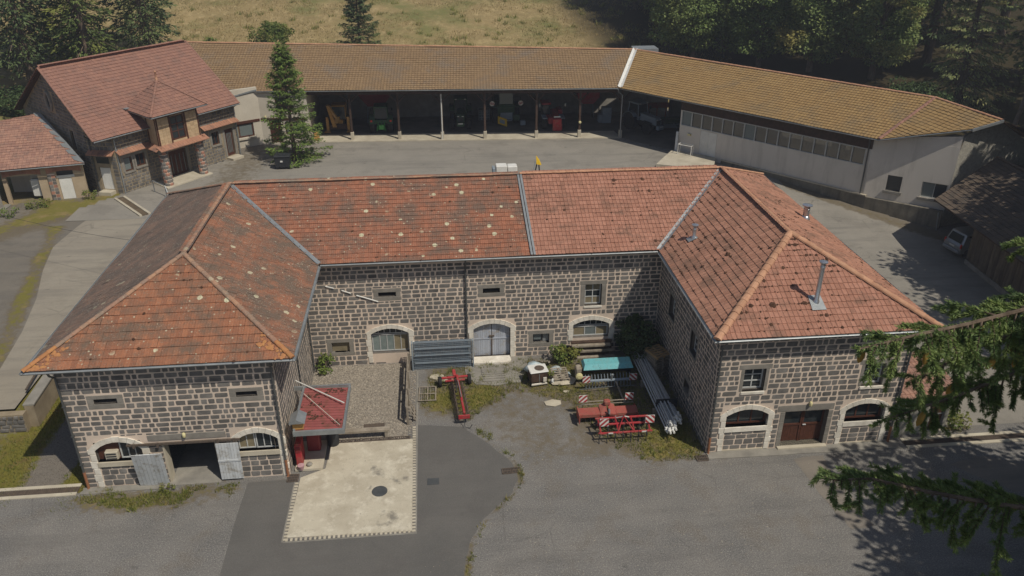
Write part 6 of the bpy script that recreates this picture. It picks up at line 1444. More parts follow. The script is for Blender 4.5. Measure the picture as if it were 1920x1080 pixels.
# ---- the spruce whose branches reach into the picture from the right
M['needle'] = leafmat('near_spruce_needles', C(88, 110, 60), C(146, 160, 94), C(100, 122, 78), trans=.15, nscale=4)
ns = thing('spruce_tree', (11.3, 5.2, 0), 'near spruce at the right edge with cone laden branches reaching over the yard', 'tree')
mb = MB(); mb.tube([(0, 0, -.3), (.05, 0, 10), (-.05, .05, 20), (0, 0, 30)], [.42, .34, .2, .05], 12); part('trunk', mb, M['bark'], ns, local=True, smooth=60)
RNG = np.random.default_rng(77); random.seed(77)
NV, NFc, cones = [], [], []; twn = [0]
def needles(p0, p1, n, nl, first=0.):
    """needles all round a shoot from p0 to p1"""
    p0 = np.array(p0); p1 = np.array(p1); ax = p1 - p0; L_ = np.linalg.norm(ax); ax /= L_; u = np.cross(ax, (0.3, .2, 1)); u /= np.linalg.norm(u); w = np.cross(ax, u)
    t = RNG.uniform(first, 1, n); a = RNG.uniform(0, 6.28, n); rad = np.cos(a)[:, None] * u + np.sin(a)[:, None] * w; keep = (rad[:, 2] > -.55) | (RNG.random(n) < .5); t, rad = t[keep], rad[keep]
    P = p0 + ax * (t * L_)[:, None]; D = rad * .72 + ax * RNG.uniform(.45, .9, (len(t), 1)) + RNG.normal(0, .1, (len(t), 3)); V, F = leaf_quads(P, D, rdir(len(t)), nl, nl * .16, .2)
    NV.append(V); NFc.append(F + twn[0]); twn[0] += len(V)
wood = MB()
def bough(pts, side_len, side_gap, nl=.042, droop=.55, dens=1.0, cone=.0, tipfree=0.):
    pts = [np.array(p, float) for p in pts]; seg_l = [np.linalg.norm(pts[i + 1] - pts[i]) for i in range(len(pts) - 1)]; T = sum(seg_l)
    def at_(s_):
        for i, l in enumerate(seg_l):
            if s_ <= l or i == len(seg_l) - 1: return pts[i] + (pts[i + 1] - pts[i]) * (s_ / l), (pts[i + 1] - pts[i]) / l
            s_ -= l
    wood.tube([tuple(p) for p in pts], [.03 * (1 - .8 * i / (len(pts) - 1)) + .005 for i in range(len(pts))], 6)
    s_ = T * .06; k = 0
    while s_ < T:
        p, d = at_(s_); f = 1 - s_ / T; side = np.cross(d, (0, 0, 1)); side /= np.linalg.norm(side)
        for sg in (-1, 1):
            L_ = side_len * (.25 + .75 * min(1, f * 1.6)) * random.choice((.35, .6, .85, 1.0, 1.2)) * random.uniform(.8, 1.1); dr = d * random.uniform(.35, .8) + side * sg * random.uniform(.6, 1) + np.array((0, 0, -droop * random.uniform(-.1, 1.4))); dr /= np.linalg.norm(dr)
            q = p + dr * L_ * .55; e = p + dr * L_ + np.array((0, 0, -droop * .25 * L_)); wood.tube([tuple(p), tuple(q), tuple(e)], [.011, .007, .003], 4, cap=False)
            needles(p + (q - p) * .25, q, int(L_ * .5 * 620 * dens), nl); needles(q, e, int(L_ * .5 * 800 * dens), nl)
            for j in range(int(L_ / .11)):
                r0 = p + (q - p) * random.uniform(.2, 1) if j % 2 else q + (e - q) * random.uniform(0, .85)
                dd = dr * random.uniform(.4, .8) + RNG.normal(0, .55, 3) + np.array((0, 0, -droop * .55)); dd /= np.linalg.norm(dd); l2 = random.uniform(.09, .2); r1 = r0 + dd * l2
                wood.tube([tuple(r0), tuple(r1)], [.004, .002], 3, cap=False); needles(r0, r1, int(l2 * 850 * dens), nl * .95)
                if random.random() < cone: cones.append(r1 if random.random() < .6 else q)
        s_ += side_gap * random.uniform(.7, 1.3); k += 1
    p, d = at_(T * .985); needles(p - d * .3, p + d * .12, 260, nl)
rel = lambda x, y, z: (x - 11.3, y - 5.2, z)
bough([rel(11.3, 5.2, 21.9), rel(8.2, 6.0, 21.75), rel(6.6, 6.2, 21.44), rel(5.7, 6.1, 21.47), rel(4.9, 6.05, 21.32), rel(4.3, 5.85, 21.36), rel(3.72, 5.8, 21.27)], 1.0, .085, cone=.055, droop=.8, nl=.05, dens=1.25)
bough([rel(11.3, 5.2, 21.6), rel(8.0, 6.6, 21.3), rel(6.3, 6.6, 21.0), rel(5.3, 6.45, 20.75), rel(4.75, 6.3, 20.55)], 1.0, .09, cone=.04, droop=.7, nl=.05, dens=1.25)
bough([rel(11.3, 5.2, 21.0), rel(8.4, 5.2, 20.1), rel(6.3, 5.45, 19.4), rel(5.3, 5.45, 19.62), rel(4.6, 5.6, 19.72), rel(3.9, 5.45, 20.06), rel(3.5, 5.4, 20.12)], 1.0, .085, droop=.35, dens=1.2, nl=.05)
bough([rel(11.3, 5.2, 20.4), rel(8.2, 4.9, 19.5), rel(6.0, 5.0, 18.9), rel(4.9, 4.85, 18.75), rel(4.1, 4.75, 18.75)], .9, .09, droop=.3, dens=1.2, nl=.05)
bough([rel(11.3, 5.2, 21.9), rel(8.8, 7.2, 21.9), rel(7.2, 7.4, 21.6), rel(6.3, 7.2, 21.55)], .9, .09, cone=.04, droop=.7, nl=.05, dens=1.25)
bough([rel(11.3, 5.2, 21.2), rel(8.6, 6.7, 20.7), rel(6.6, 6.9, 20.25), rel(5.5, 6.7, 20.0), rel(4.75, 6.5, 19.95)], .9, .1, cone=.04, droop=.6, nl=.05, dens=1.2)
NEAR_N = twn[0]
# unseen boughs: dense ones added to shade the lower bough, others round the trunk
for (p, q, r_) in (((9, 4.6, 22.9), (6.8, 4.2, 22.7), (4.4, 4.0, 22.5)), ((9, 4.2, 23.4), (6.8, 3.7, 23.3), (4.8, 3.4, 23.1)), ((9, 4.9, 22.5), (7.0, 4.6, 22.1), (5.6, 4.4, 22.0)), ((9.2, 4.0, 24.4), (7.6, 3.0, 24.4), (6.4, 2.4, 24.4)), ((9.2, 2.8, 21.4), (8, 1.4, 21.2), (7.2, .6, 21.2)), ((9.5, 4.8, 25.8), (8.2, 4.0, 25.8), (7.0, 3.0, 25.7))):
    bough([rel(11.3, 5.2, p[2] + .5), rel(*p), rel(*q), rel(*r_)], 1.0, .1, nl=.08, dens=1.0, droop=.3)
for i in range(16):
    a = random.uniform(-1.9, 1.5); z = 15 + i * .85; L_ = 4.6 * (1 - (z - 12) / 19); bough([(0, 0, z + .4), (math.cos(a) * L_ * .5, math.sin(a) * L_ * .5, z + .1), (math.cos(a) * L_, math.sin(a) * L_, z - .3)], .7, .35, nl=.09, dens=.35, droop=.4)
part('branches', wood, M['bark'], ns, local=True)
o = np_obj('needles', np.concatenate(NV), np.concatenate(NFc), M['needle'], kind='stuff'); o.parent = ns
cm = MB(); cm.lathe((0, 0, 0), (0, 0, -1), [(0, .006), (.01, .018), (.04, .026), (.09, .027), (.13, .02), (.155, .006)], 8); cme = mesh_from('cone', cm.v, cm.f, M['cone'], None, 60)
for p in cones[:90]:
    child('cone', cme, ns, Matrix.Translation(Vector(p)) @ Matrix.Rotation(random.uniform(-.35, .35), 4, 'X') @ Matrix.Rotation(random.uniform(-.35, .35), 4, 'Y') @ Matrix.Scale(random.uniform(.9, 1.25), 4))
RNG = np.random.default_rng(99); random.seed(99)
# ---------------------------------------------------------------- machines
def wheel(parent, c, axis, r, w, rim='yellow', tread=True, name='wheel', seg=20):
    ax = Vector(axis).normalized(); c = Vector(c); mb = MB()
    mb.lathe(c - ax * w / 2, ax, [(0, r * .55), (0, r * .88), (w * .12, r * .97), (w * .3, r * .985), (w * .7, r * .985), (w * .88, r * .97), (w, r * .88), (w, r * .55)], seg)
    if tread:
        u = ax.orthogonal().normalized(); v = ax.cross(u)
        for k in range(seg):
            for sg in (-1, 1):
                t = 2 * math.pi * (k + (.5 if sg > 0 else 0)) / seg; rad = u * math.cos(t) + v * math.sin(t); tan = ax.cross(rad)
                M3 = Matrix((ax, tan, rad)).transposed() @ Matrix.Rotation(sg * .6, 3, 'Z'); mb.box(c + rad * r * .985 + ax * sg * w * .24, (w * .52, r * .09, r * .06), 0, 0, M3)
    o = part(name, mb, M['rubber'], parent, local=True, smooth=35)
    rb = MB(); rb.lathe(c - ax * w * .44, ax, [(0, .1 * r), (0, r * .5), (w * .1, r * .56), (w * .78, r * .56), (w * .88, r * .5), (w * .88, .1 * r)], seg); part('rim', rb, M[rim], o, local=True, smooth=35); return o
def L_(mb, name, mat, t, **k): return part(name, mb, M[mat] if isinstance(mat, str) else mat, t, local=True, **k)
def tractor(name, loc, rz, label, body='green', rim='yellow', s=1.0, cab=True, hood=True, link=True, extra=None):
    t = thing(name, loc, label, 'tractor', rz)
    for sx in (-1, 1):
        wheel(t, (sx * .92, .2, .88), (sx, 0, 0), .88, .52, rim); wheel(t, (sx * .86, -2.35, .62), (sx, 0, 0), .62, .4, rim)
        f = MB(); arc = [(sx * .92, .2 + 1.02 * math.cos(a), .88 + 1.02 * math.sin(a)) for a in np.linspace(.25, 2.5, 7)]
        for a, b in zip(arc[:-1], arc[1:]): f.prism([(a[0] - .3, a[1], a[2]), (a[0] + .3, a[1], a[2]), (b[0] + .3, b[1], b[2]), (b[0] - .3, b[1], b[2])], (0, 0, .05))
        fo = L_(f, 'mudguard', body, t); b = MB(); b.bevbox((sx * 1.0, 1.12, 1.42), (.2, .08, .2), .02); L_(b, 'tail_light', 'tail_red', fo)
        ff = MB(); ff.prism([(sx * .68, -2.9, 1.2), (sx * 1.06, -2.9, 1.2), (sx * 1.06, -1.8, 1.28), (sx * .68, -1.8, 1.28)], (0, 0, .05)); L_(ff, 'mudguard', 'black', t)
    ch = MB(); ch.bevbox((0, -1.0, .85), (.55, 3.4, .5), .06); ch.tube([(-.8, -2.35, .62), (.8, -2.35, .62)], .1, 8); ch.tube([(-.8, .2, .88), (.8, .2, .88)], .16, 8); L_(ch, 'chassis', 'black', t)
    hd_ = MB(); hd_.prism([(-.42, -3.15, 1.0), (.42, -3.15, 1.0), (.4, -3.1, 1.55), (.34, -2.95, 1.72), (-.34, -2.95, 1.72), (-.4, -3.1, 1.55)], (0, 2.3, .12)); ho = L_(hd_, 'hood', body, t)
    g = MB(); g.box((0, -3.16, 1.25), (.56, .04, .42)); L_(g, 'grille', 'black', ho)
    for sx in (-1, 1): b = MB(); b.bevbox((sx * .24, -3.17, 1.56), (.2, .05, .09), .015); L_(b, 'headlight', 'white', ho)
    w_ = MB(); w_.bevbox((0, -3.4, .78), (.8, .4, .42), .05); L_(w_, 'front_weight', body, t)
    p = MB(); p.bevbox((0, -3.63, .9), (.5, .02, .12), .008); L_(p, 'number_plate', 'white', t)
    c = MB()
    for sx in (-1, 1):
        c.tube([(sx * .68, -.75, 1.35), (sx * .62, -.6, 2.72)], .05, 4); c.tube([(sx * .72, .85, 1.6), (sx * .64, .75, 2.72)], .06, 4)
    c.box((0, .05, 1.28), (1.3, 1.7, .35)); L_(c, 'cab_frame', body, t)
    gl = MB(); gl.prism([(-.64, -.7, 1.46), (.64, -.7, 1.46), (.6, -.58, 2.7), (-.6, -.58, 2.7)], (0, .02, 0)); gl.prism([(-.66, .8, 1.6), (.66, .8, 1.6), (.62, .72, 2.7), (-.62, .72, 2.7)], (0, .02, 0))
    for sx in (-1, 1): gl.prism([(sx * .66, -.7, 1.46), (sx * .68, .8, 1.5), (sx * .62, .72, 2.7), (sx * .6, -.58, 2.7)], (.02 * sx, 0, 0))
    L_(gl, 'cab_glass', 'glass', t)
    r_ = MB(); r_.bevbox((0, .08, 2.8), (1.45, 1.65, .18), .06); ro = L_(r_, 'cab_roof', body, t)
    for sx in (-.5, .5): b = MB(); b.bevbox((sx, -.77, 2.8), (.22, .05, .1), .015); L_(b, 'work_light', 'white', ro)
    if link:
        k = MB()
        for sx in (-1, 1): k.tube([(sx * .3, .9, .75), (sx * .42, 1.75, .62)], .05, 6); k.tube([(sx * .3, .8, 1.25), (sx * .4, 1.5, .66)], .035, 6)
        k.tube([(0, .9, 1.15), (0, 1.5, .95)], .04, 6); k.box((0, 1.05, .75), (.5, .12, .5)); L_(k, 'rear_linkage', 'green_lt' if body == 'green' else 'black', t)
    e = MB(); e.tube([(.48, -1.2, 1.7), (.48, -1.2, 2.6)], .05, 8); L_(e, 'exhaust', 'black', t)
    for sx in (-1, 1): m_ = MB(); m_.tube([(sx * .65, -.6, 2.3), (sx * 1.05, -.7, 2.3)], .02, 4); m_.bevbox((sx * 1.1, -.7, 2.2), (.16, .05, .3), .015); L_(m_, 'mirror', 'black', t)
    return t
ZF = 1.56
tractor('tractor', (-5.45, 83.9, ZF), math.pi, 'green tractor seen from behind with lift arms, parked in the second shed bay')
tractor('tractor', (3.0, 86.4, ZF), -.05, 'green tractor facing out of the fourth shed bay beside the white pole')
tractor('tractor', (21.8, 82.6, ZF), .5, 'older grey cabbed tractor in the last bay by the workshop corner', body='bluegrey', rim='lamp_cream')
# backhoe loader
t = thing('backhoe_loader', (-10.0, 85.0, ZF), 'worn yellow backhoe loader with folded digging arm in the first shed bay', 'digger')
for sx in (-1, 1):
    wheel(t, (sx * .8, .5, .7), (1, 0, 0), .7, .42, 'ochre'); wheel(t, (sx * .78, 2.6, .5), (1, 0, 0), .5, .34, 'ochre')
    mb = MB(); mb.bevbox((sx * 1.08, -1.1, .95), (.28, .3, 1.5), .04); mb.bevbox((sx * 1.15, -1.15, .12), (.6, .5, .12), .03); L_(mb, 'stabiliser', 'ochre', t)
mb = MB(); mb.bevbox((0, -.95, .6), (1.9, .25, .55), .04); L_(mb, 'rear_frame', 'wood_dk', t)
mb = MB(); mb.bevbox((0, 1.0, .95), (1.0, 3.6, .7), .08); mb.bevbox((0, 2.2, 1.5), (.9, 1.3, .5), .1); L_(mb, 'body', 'ochre', t)
mb = MB(); mb.bevbox((.1, .1, 2.72), (1.5, 1.6, .14), .05); L_(mb, 'cab_roof', 'ochre', t)
mb = MB()
for x, y in ((-.6, -.62), (.8, -.62), (-.6, .8), (.8, .8)): mb.tube([(x, y, 1.3), (x, y, 2.66)], .045, 4)
L_(mb, 'cab_frame', 'ochre', t); mb = MB(); mb.box((.1, .1, 1.95), (1.34, 1.3, 1.3)); L_(mb, 'cab_glass', 'glass', t)
mb = MB(); bm = lambda a, b, w, hh: mb.prism([(a[0] - w, a[1], a[2]), (a[0] + w, a[1], a[2]), (b[0] + w * .7, b[1], b[2]), (b[0] - w * .7, b[1], b[2])], (0, hh, hh * .3))
bm((-.35, -1.2, .6), (-.85, -1.6, 2.95), .2, .35); L_(mb, 'boom', 'ochre', t); mb = MB(); bm((-.85, -1.75, 3.0), (.0, -2.1, 1.75), .16, .3); L_(mb, 'dipper', 'ochre', t)
mb = MB(); mb.prism([(-.25, -2.35, 1.3), (.2, -2.35, 1.4), (.3, -1.9, 1.9), (-.1, -1.9, 1.9)], (0, .4, -.1)); L_(mb, 'bucket', 'ochre', t)
# forage harvester
t = thing('forage_harvester', (7.9, 86.4, ZF), 'big green forage harvester with lit roof lamps and striped markers in a shed bay', 'harvester')
for sx in (-1, 1):
    wheel(t, (sx * 1.15, -.2, .9), (1, 0, 0), .9, .6, 'yellow'); wheel(t, (sx * 1.0, 3.2, .6), (1, 0, 0), .6, .45, 'yellow')
    mb = MB(); mb.prism([(sx * .7, -1.15, 1.9), (sx * 1.5, -1.15, 1.9), (sx * 1.5, .8, 2.0), (sx * .7, .8, 2.0)], (0, 0, .08)); L_(mb, 'platform', 'green', t)
    sg = MB(); sg.lathe((sx * 1.55, -1.2, 2.35), (0, -1, 0), [(0, .27), (.03, .27)], 14); so = L_(sg, 'marker_board', 'white', t); st = MB()
    for k in (-1, 0, 1): M3 = Matrix.Rotation(.7 * sx, 3, 'Y'); st.box((sx * 1.55 + k * .15, -1.235, 2.35 - abs(k) * .0), (.065, .008, .42 - abs(k) * .16), 0, 0, M3)
    L_(st, 'red_stripe', 'red', so, kind='stuff')
    mb = MB(); mb.tube([(sx * .75, -1.1, 2.0), (sx * .75, -1.1, 3.0), (sx * 1.5, -1.1, 3.0), (sx * 1.5, -1.1, 2.0)], .025, 4); L_(mb, 'handrail', 'green', t)
mb = MB(); mb.bevbox((0, 1.2, 1.6), (1.9, 4.6, 1.3), .12); L_(mb, 'body', 'green', t); mb = MB(); mb.bevbox((0, -.8, 1.85), (1.9, .7, .3), .05); L_(mb, 'front_beam', 'green', t)
mb = MB(); mb.box((0, -.4, 2.75), (1.45, 1.2, 1.4)); cg = L_(mb, 'cab_glass', 'glass_lt', t); mb = MB(); mb.bevbox((0, -.4, 3.52), (1.75, 1.6, .16), .06); ro = L_(mb, 'cab_roof', 'green', t)
for x in (-.7, -.45, -.2, .35, .65): b = MB(); b.bevbox((x, -1.22, 3.5), (.18, .05, .09), .015); L_(b, 'work_light', 'white', ro)
mb = MB(); mb.box((0, -1.1, .95), (1.3, .5, .8)); mb.box((0, -1.5, .6), (1.1, .5, .1)); L_(mb, 'feed_housing', 'bluegrey', t)
mb = MB(); mb.prism([(-1.0, -1.9, .35), (-.1, -2.5, .15), (-.1, -2.5, .95), (-1.0, -1.9, 1.15)], (.06, .1, 0)); fp = L_(mb, 'yellow_guard', 'yellow', t); mb = MB(); mb.prism([(-.8, -2.06, .5), (-.3, -2.4, .4), (-.3, -2.4, .8), (-.8, -2.06, .9)], (0, -.02, 0)); L_(mb, 'guard_panel', 'bluegrey', fp)
mb = MB(); mb.bevbox((1.05, -1.5, .9), (.7, .5, .6), .05); L_(mb, 'hitch_box', 'green', t); mb = MB(); mb.bevbox((1.75, -1.6, .3), (.55, .5, .5), .04); L_(mb, 'tool_box', 'bluegrey', t)
# red telehandler
t = thing('telehandler', (12.7, 84.6, ZF), 'red telescopic loader facing out of the shed bay beside the post with a round dial', 'loader')
for sx in (-1, 1):
    wheel(t, (sx * .95, -1.4, .6), (1, 0, 0), .6, .42, 'wood_grey'); wheel(t, (sx * .95, 1.4, .6), (1, 0, 0), .6, .42, 'wood_grey')
    mb = MB(); mb.prism([(sx * .7, -2.1, 1.25), (sx * 1.2, -2.1, 1.25), (sx * 1.2, -.75, 1.3), (sx * .7, -.75, 1.3)], (0, 0, .08)); L_(mb, 'mudguard', 'bluegrey', t)
    mb = MB(); mb.tube([(sx * 1.0, -.6, 2.0), (sx * 1.35, -.9, 2.4)], .02, 4); mb.bevbox((sx * 1.38, -.9, 2.4), (.18, .05, .34), .02); L_(mb, 'mirror', 'zinc', t)
mb = MB(); mb.bevbox((.1, 0, .95), (1.3, 3.8, .7), .1); L_(mb, 'body', 'red', t); mb = MB(); mb.bevbox((-.62, .1, 1.85), (.85, 1.4, 1.1), .06); L_(mb, 'cab_glass', 'glass', t); mb = MB(); mb.bevbox((-.62, .1, 2.5), (1.0, 1.6, .2), .06); L_(mb, 'cab_roof', 'red', t)
mb = MB(); mb.bevbox((.3, -1.2, 1.35), (.5, 3.2, .42), .05, 0, Matrix.Rotation(.12, 3, 'X')); L_(mb, 'boom', 'red', t)
mb = MB(); mb.bevbox((.25, -2.7, 1.15), (.95, .4, .6), .08); mb.bevbox((.3, -2.6, .5), (1.0, .35, .8), .06); L_(mb, 'front_carriage', 'red', t); mb = MB(); mb.bevbox((.25, -2.72, 1.62), (.7, .08, .14), .02); L_(mb, 'badge_plate', 'white', t)
mb = MB(); mb.bevbox((.9, .2, 1.5), (.5, 1.6, .6), .06); L_(mb, 'engine_cover', 'red', t)
# things deeper in the shed
def hopper(name, loc, label, mat, w, d, h, leg=.9, cat='spreader', rz=0):
    t = thing(name, loc, label, cat, rz); mb = MB(); z0 = leg
    lo = [(-w * .25, -d * .3, z0), (w * .25, -d * .3, z0), (w * .25, d * .3, z0), (-w * .25, d * .3, z0)]; hi = [(-w / 2, -d / 2, z0 + h * .6), (w / 2, -d / 2, z0 + h * .6), (w / 2, d / 2, z0 + h * .6), (-w / 2, d / 2, z0 + h * .6)]; tp = [(x, y, z0 + h) for x, y, z in hi]
    mb.add(lo + hi + tp, [(3, 2, 1, 0)] + [(i, (i + 1) % 4, 4 + (i + 1) % 4, 4 + i) for i in range(4)] + [(4 + i, 4 + (i + 1) % 4, 8 + (i + 1) % 4, 8 + i) for i in range(4)] + [(8, 9, 10, 11)])
    L_(mb, 'hopper', mat, t); mb = MB()
    for sx in (-1, 1): mb.tube([(sx * w * .25, 0, z0), (sx * w * .3, 0, 0)], .05, 4)
    mb.box((0, 0, z0), (w * .62, .12, .12)); L_(mb, 'frame', 'bluegrey', t); return t
hopper('seed_hopper', (-6.2, 87.6, ZF), 'big dark red hopper machine behind the green tractor in the second bay', 'red_dark', 3.4, 1.6, 2.0, 1.9); hopper('fertiliser_spreader', (17.2, 87.4, ZF), 'red fertiliser spreader at the back of the bay left of the shed corner', 'red', 2.4, 1.2, 1.3, 1.6)
mb = MB(); mb.bevbox((0, 0, .6), (1.2, 1.0, 1.1), .05); t = thing('liquid_container', (5.6, 87.6, ZF), 'white caged liquid container between the green tractor and harvester', 'container'); L_(mb, 'tank', 'glass_lt', t); mb = MB()
for z in (.1, .4, .7, 1.0, 1.2): mb.tube([(-.62, -.52, z), (.62, -.52, z), (.62, .52, z), (-.62, .52, z), (-.62, -.52, z)], .015, 4)
for x in (-.6, -.3, 0, .3, .6): mb.tube([(x, -.52, .1), (x, -.52, 1.2)], .015, 4)
L_(mb, 'cage', 'steel', t)
mb = MB(); mb.bevbox((0, 0, .85), (1.0, .9, 1.7), .04); mb.bevbox((-.7, -.2, .55), (.5, .8, .9), .04); mb = mb; solo('feed_bin', MB().add([(x + 18.9, y + 85.2, z + ZF) for x, y, z in mb.v], mb.f), M['bluegrey'], 'grey metal bin standing on the shed floor left of the corner post', 'bin')
t = thing('mower', (25.6, 82.4, ZF), 'green mower parked behind the workshop corner in the last bay', 'mower'); mb = MB(); mb.bevbox((0, 0, .8), (2.6, 1.2, .5), .1); L_(mb, 'cover', 'green', t); mb = MB(); mb.tube([(0, -.6, .6), (0, -1.6, .4)], .08, 6); mb.box((0, 0, .3), (2.4, .8, .5)); L_(mb, 'frame', 'bluegrey', t)
t = thing('hay_rake', (24.4, 84.6, ZF), 'orange red hay machine frame at the back of the last bay', 'rake'); mb = MB(); mb.bevbox((0, 0, 1.9), (2.6, .5, .5), .05); L_(mb, 'main_beam', 'red_faded', t); mb = MB()
for x in (-1, 0, 1): mb.tube([(x, 0, 1.7), (x, 0, 0)], .07, 6)
L_(mb, 'stands', 'red_faded', t)
# crate by the shed corner, wheeled bin
mb = MB(); mb.bevbox((-11.95, 81.2, 1.6 + .3), (.5, .5, .6), .03); mb.bevbox((-11.95, 81.2, 2.35), (.42, .42, .25), .03); solo('wooden_crate', mb, M['wood_new'], 'small yellowish wooden crates stacked at the shed corner behind the spruce', 'crate')
t = thing('wheeled_bin', (-14.0, 72.6, 1.51), 'dark grey four wheeled waste bin in front of the solitary spruce', 'bin'); mb = MB()
mb.prism([(-.62, -.42, .2), (.62, -.42, .2), (.7, -.5, 1.15), (-.7, -.5, 1.15)], (0, .9, 0)); L_(mb, 'body', 'black', t); mb = MB(); mb.bevbox((0, -.02, 1.24), (1.5, 1.1, .14), .06); mb.bevbox((0, .1, 1.34), (.7, .5, .06), .02); L_(mb, 'lid', 'black', t)
for sx in (-1, 1):
    for sy in (-1, 1): mb = MB(); mb.lathe((sx * .5, sy * .3, .1), (1, 0, 0), [(-.03, .1), (.03, .1)], 10); L_(mb, 'wheel', 'rubber', t)
mb = MB(); mb.box((-.05, -.52, .8), (.22, .02, .14)); L_(mb, 'sticker', 'white', t)
# white van-sized trailer and the yellow implement showing above the ridge
t = thing('flatbed_truck', (6.0, 67.6, 1.51), 'white double bodied vehicle roof just showing above the ridge of the farm building', 'truck'); mb = MB(); mb.bevbox((-.35, 0, 1.5), (1.55, 1.5, 1.0), .06); t.scale = (.62, .62, .66); L_(mb, 'box_body', 'white', t); mb = MB(); mb.bevbox((1.2, 0, 1.45), (1.4, 1.45, .95), .1); L_(mb, 'cab', 'white', t)
mb = MB(); mb.bevbox((-1.45, 0, 1.3), (.4, 1.4, .8), .05); L_(mb, 'tail_frame', 'bluegrey', t)
for x in (-1.0, 1.3):
    for sy in (-1, 1): wheel(t, (x, sy * .68, .38), (0, 1, 0), .38, .24, 'zinc', False, seg=14)
mb = MB(); mb.box((.2, 0, .75), (3.4, 1.1, .2)); L_(mb, 'chassis', 'black', t)
t = thing('front_loader_arm', (8.9, 66.8, 1.51), 'yellow topped loader arm rising above the farm building ridge in the rear yard', 'loader'); mb = MB()
for x in (-.3, .45): mb.tube([(x - .35 * (x < 0), -.2, .0), (x * .5 + .05, .2, 1.6), (x * .4 + .12, .4, 2.1)], .1, 6)
t.scale = (.62, .62, .8); L_(mb, 'arm', 'black', t); mb = MB(); mb.prism([(-.12, .0, 1.9), (.6, .1, 1.75), (.35, .3, 2.2), (-.15, .2, 2.75)], (.05, .5, 0)); L_(mb, 'bracket', 'yellow', t); mb = MB(); mb.tube([(-.75, 0, 0), (-.28, .1, 2.3)], .05, 6); mb.box((0, 0, .06), (1.6, .9, .12)); L_(mb, 'stand', 'bluegrey', t)
mb = MB(); mb.tube([(2.35, 66, 1.5), (2.4, 66, 2.2)], .06, 6); solo('short_post', mb, M['wood_dk'], 'short dark post beyond the ridge left of the white vehicle', 'post')
# silver car in the barn bay
t = thing('parked_car', (40.3, 51.4, .12), 'silver people carrier parked nose in under the dark barn roof', 'car', R(-82)); prof = [(-2.1, .35), (-2.12, .9), (-1.95, 1.05), (-1.7, 1.75), (-1.3, 1.85), (.4, 1.8), (1.1, 1.15), (2.0, .98), (2.15, .7), (2.1, .35)]
mb = MB(); n = len(prof)
for k, x, sc in ((0, -.88, .93), (1, -.8, 1), (2, .8, 1), (3, .88, .93)): pass
vs = []; 
for x, dz in ((-.86, -.0), (-.74, .03), (.74, .03), (.86, 0)): vs += [(x * (1 if z < 1.1 else .86), y * (1 if abs(x) < .8 else .985), z + (dz if z > .5 else 0)) for y, z in prof]
fs = [tuple(range(n)), tuple(range(4 * n - 1, 3 * n - 1, -1))]
for k in range(3):
    for i in range(n): j = (i + 1) % n; fs.append((k * n + j, k * n + i, (k + 1) * n + i, (k + 1) * n + j))
mb.add(vs, fs); body = L_(mb, 'body', 'silver', t, smooth=30)
mb = MB(); mb.prism([(-.64, -2.0, 1.12), (.64, -2.0, 1.12), (.56, -1.8, 1.68), (-.56, -1.8, 1.68)], (0, -.02, .01)); L_(mb, 'rear_window', 'glass', t)
for sx in (-1, 1):
    mb = MB(); mb.prism([(sx * .79, -1.6, 1.2), (sx * .79, .7, 1.2), (sx * .755, .35, 1.68), (sx * .755, -1.5, 1.7)], (sx * .012, 0, 0)); L_(mb, 'side_window', 'glass', t)
    mb = MB(); mb.bevbox((sx * .8, -2.05, .95), (.14, .12, .34), .03); L_(mb, 'tail_light', 'tail_red', t)
    for y in (-1.35, 1.35): wheel(t, (sx * .8, y, .33), (1, 0, 0), .33, .22, 'zinc', False, seg=16)
mb = MB(); mb.bevbox((0, -2.15, .5), (1.66, .14, .26), .05); L_(mb, 'bumper', 'silver', t); mb = MB(); mb.box((0, -2.14, .8), (.5, .02, .11)); L_(mb, 'number_plate', 'white', t)
mb = MB(); mb.bevbox((-24.6, 36.3, 1.0 + .75), (1.7, 3.0, .9), .25); t = thing('parked_car', (-24.6, 36.6, 1.1), 'tail of a light coloured car just cut by the left edge of the picture', 'car', R(10)); L_(MB().bevbox((0, 0, .8), (1.7, 3.6, .7), .2), 'body', 'white', t); L_(MB().bevbox((0, .1, 1.3), (1.45, 2.2, .5), .2), 'cabin', 'glass', t)
for sx in (-1, 1):
    L_(MB().bevbox((sx * .7, -1.75, .9), (.2, .12, .25), .04), 'tail_light', 'tail_red', t)
    for y in (-1.1, 1.1): wheel(t, (sx * .75, y, .32), (1, 0, 0), .32, .2, 'zinc', False, seg=14)
# ---------------------------------------------------------------- things in the court
cn = thing('entrance_canopy', (-6.1, 32.1, 2.55), 'dark red corrugated canopy with zinc edge on the left wing above the red cabinets', 'canopy'); n = 16; mb = MB(); zc = lambda x: 2.62 - .05 * (x + 7.0)
for i in range(n * 2):
    y0 = 30.45 + i * 3.45 / (n * 2); y1 = 30.45 + (i + 1) * 3.45 / (n * 2); a, b = (.03, 0) if i % 2 == 0 else (0, .03)
    mb.prism([(-6.95, y0, zc(-6.95) + a), (-4.85, y0, zc(-4.85) + a), (-4.85, y1, zc(-4.85) + b), (-6.95, y1, zc(-6.95) + b)], (0, 0, .012))
M['canopy_red'] = slate_wood('dull_red_sheet', C(128, 66, 62), C(150, 86, 82), C(116, 72, 60)); part('roof_sheet', mb, M['canopy_red'], cn)
P_, N_ = [], []
for _ in range(150):
    c_ = random.choice(((-6.5, 33.2), (-6.4, 32.5), (-6.55, 31.8), (-5.4, 33.6), (-6.3, 31.4), (-5.2, 31.0))); x_ = min(-4.95, max(-6.9, c_[0] + random.gauss(0, .25))); y_ = min(33.85, max(30.55, c_[1] + random.gauss(0, .12))); P_.append((x_, y_, zc(x_) + .045)); N_.append((0, 0, 1))
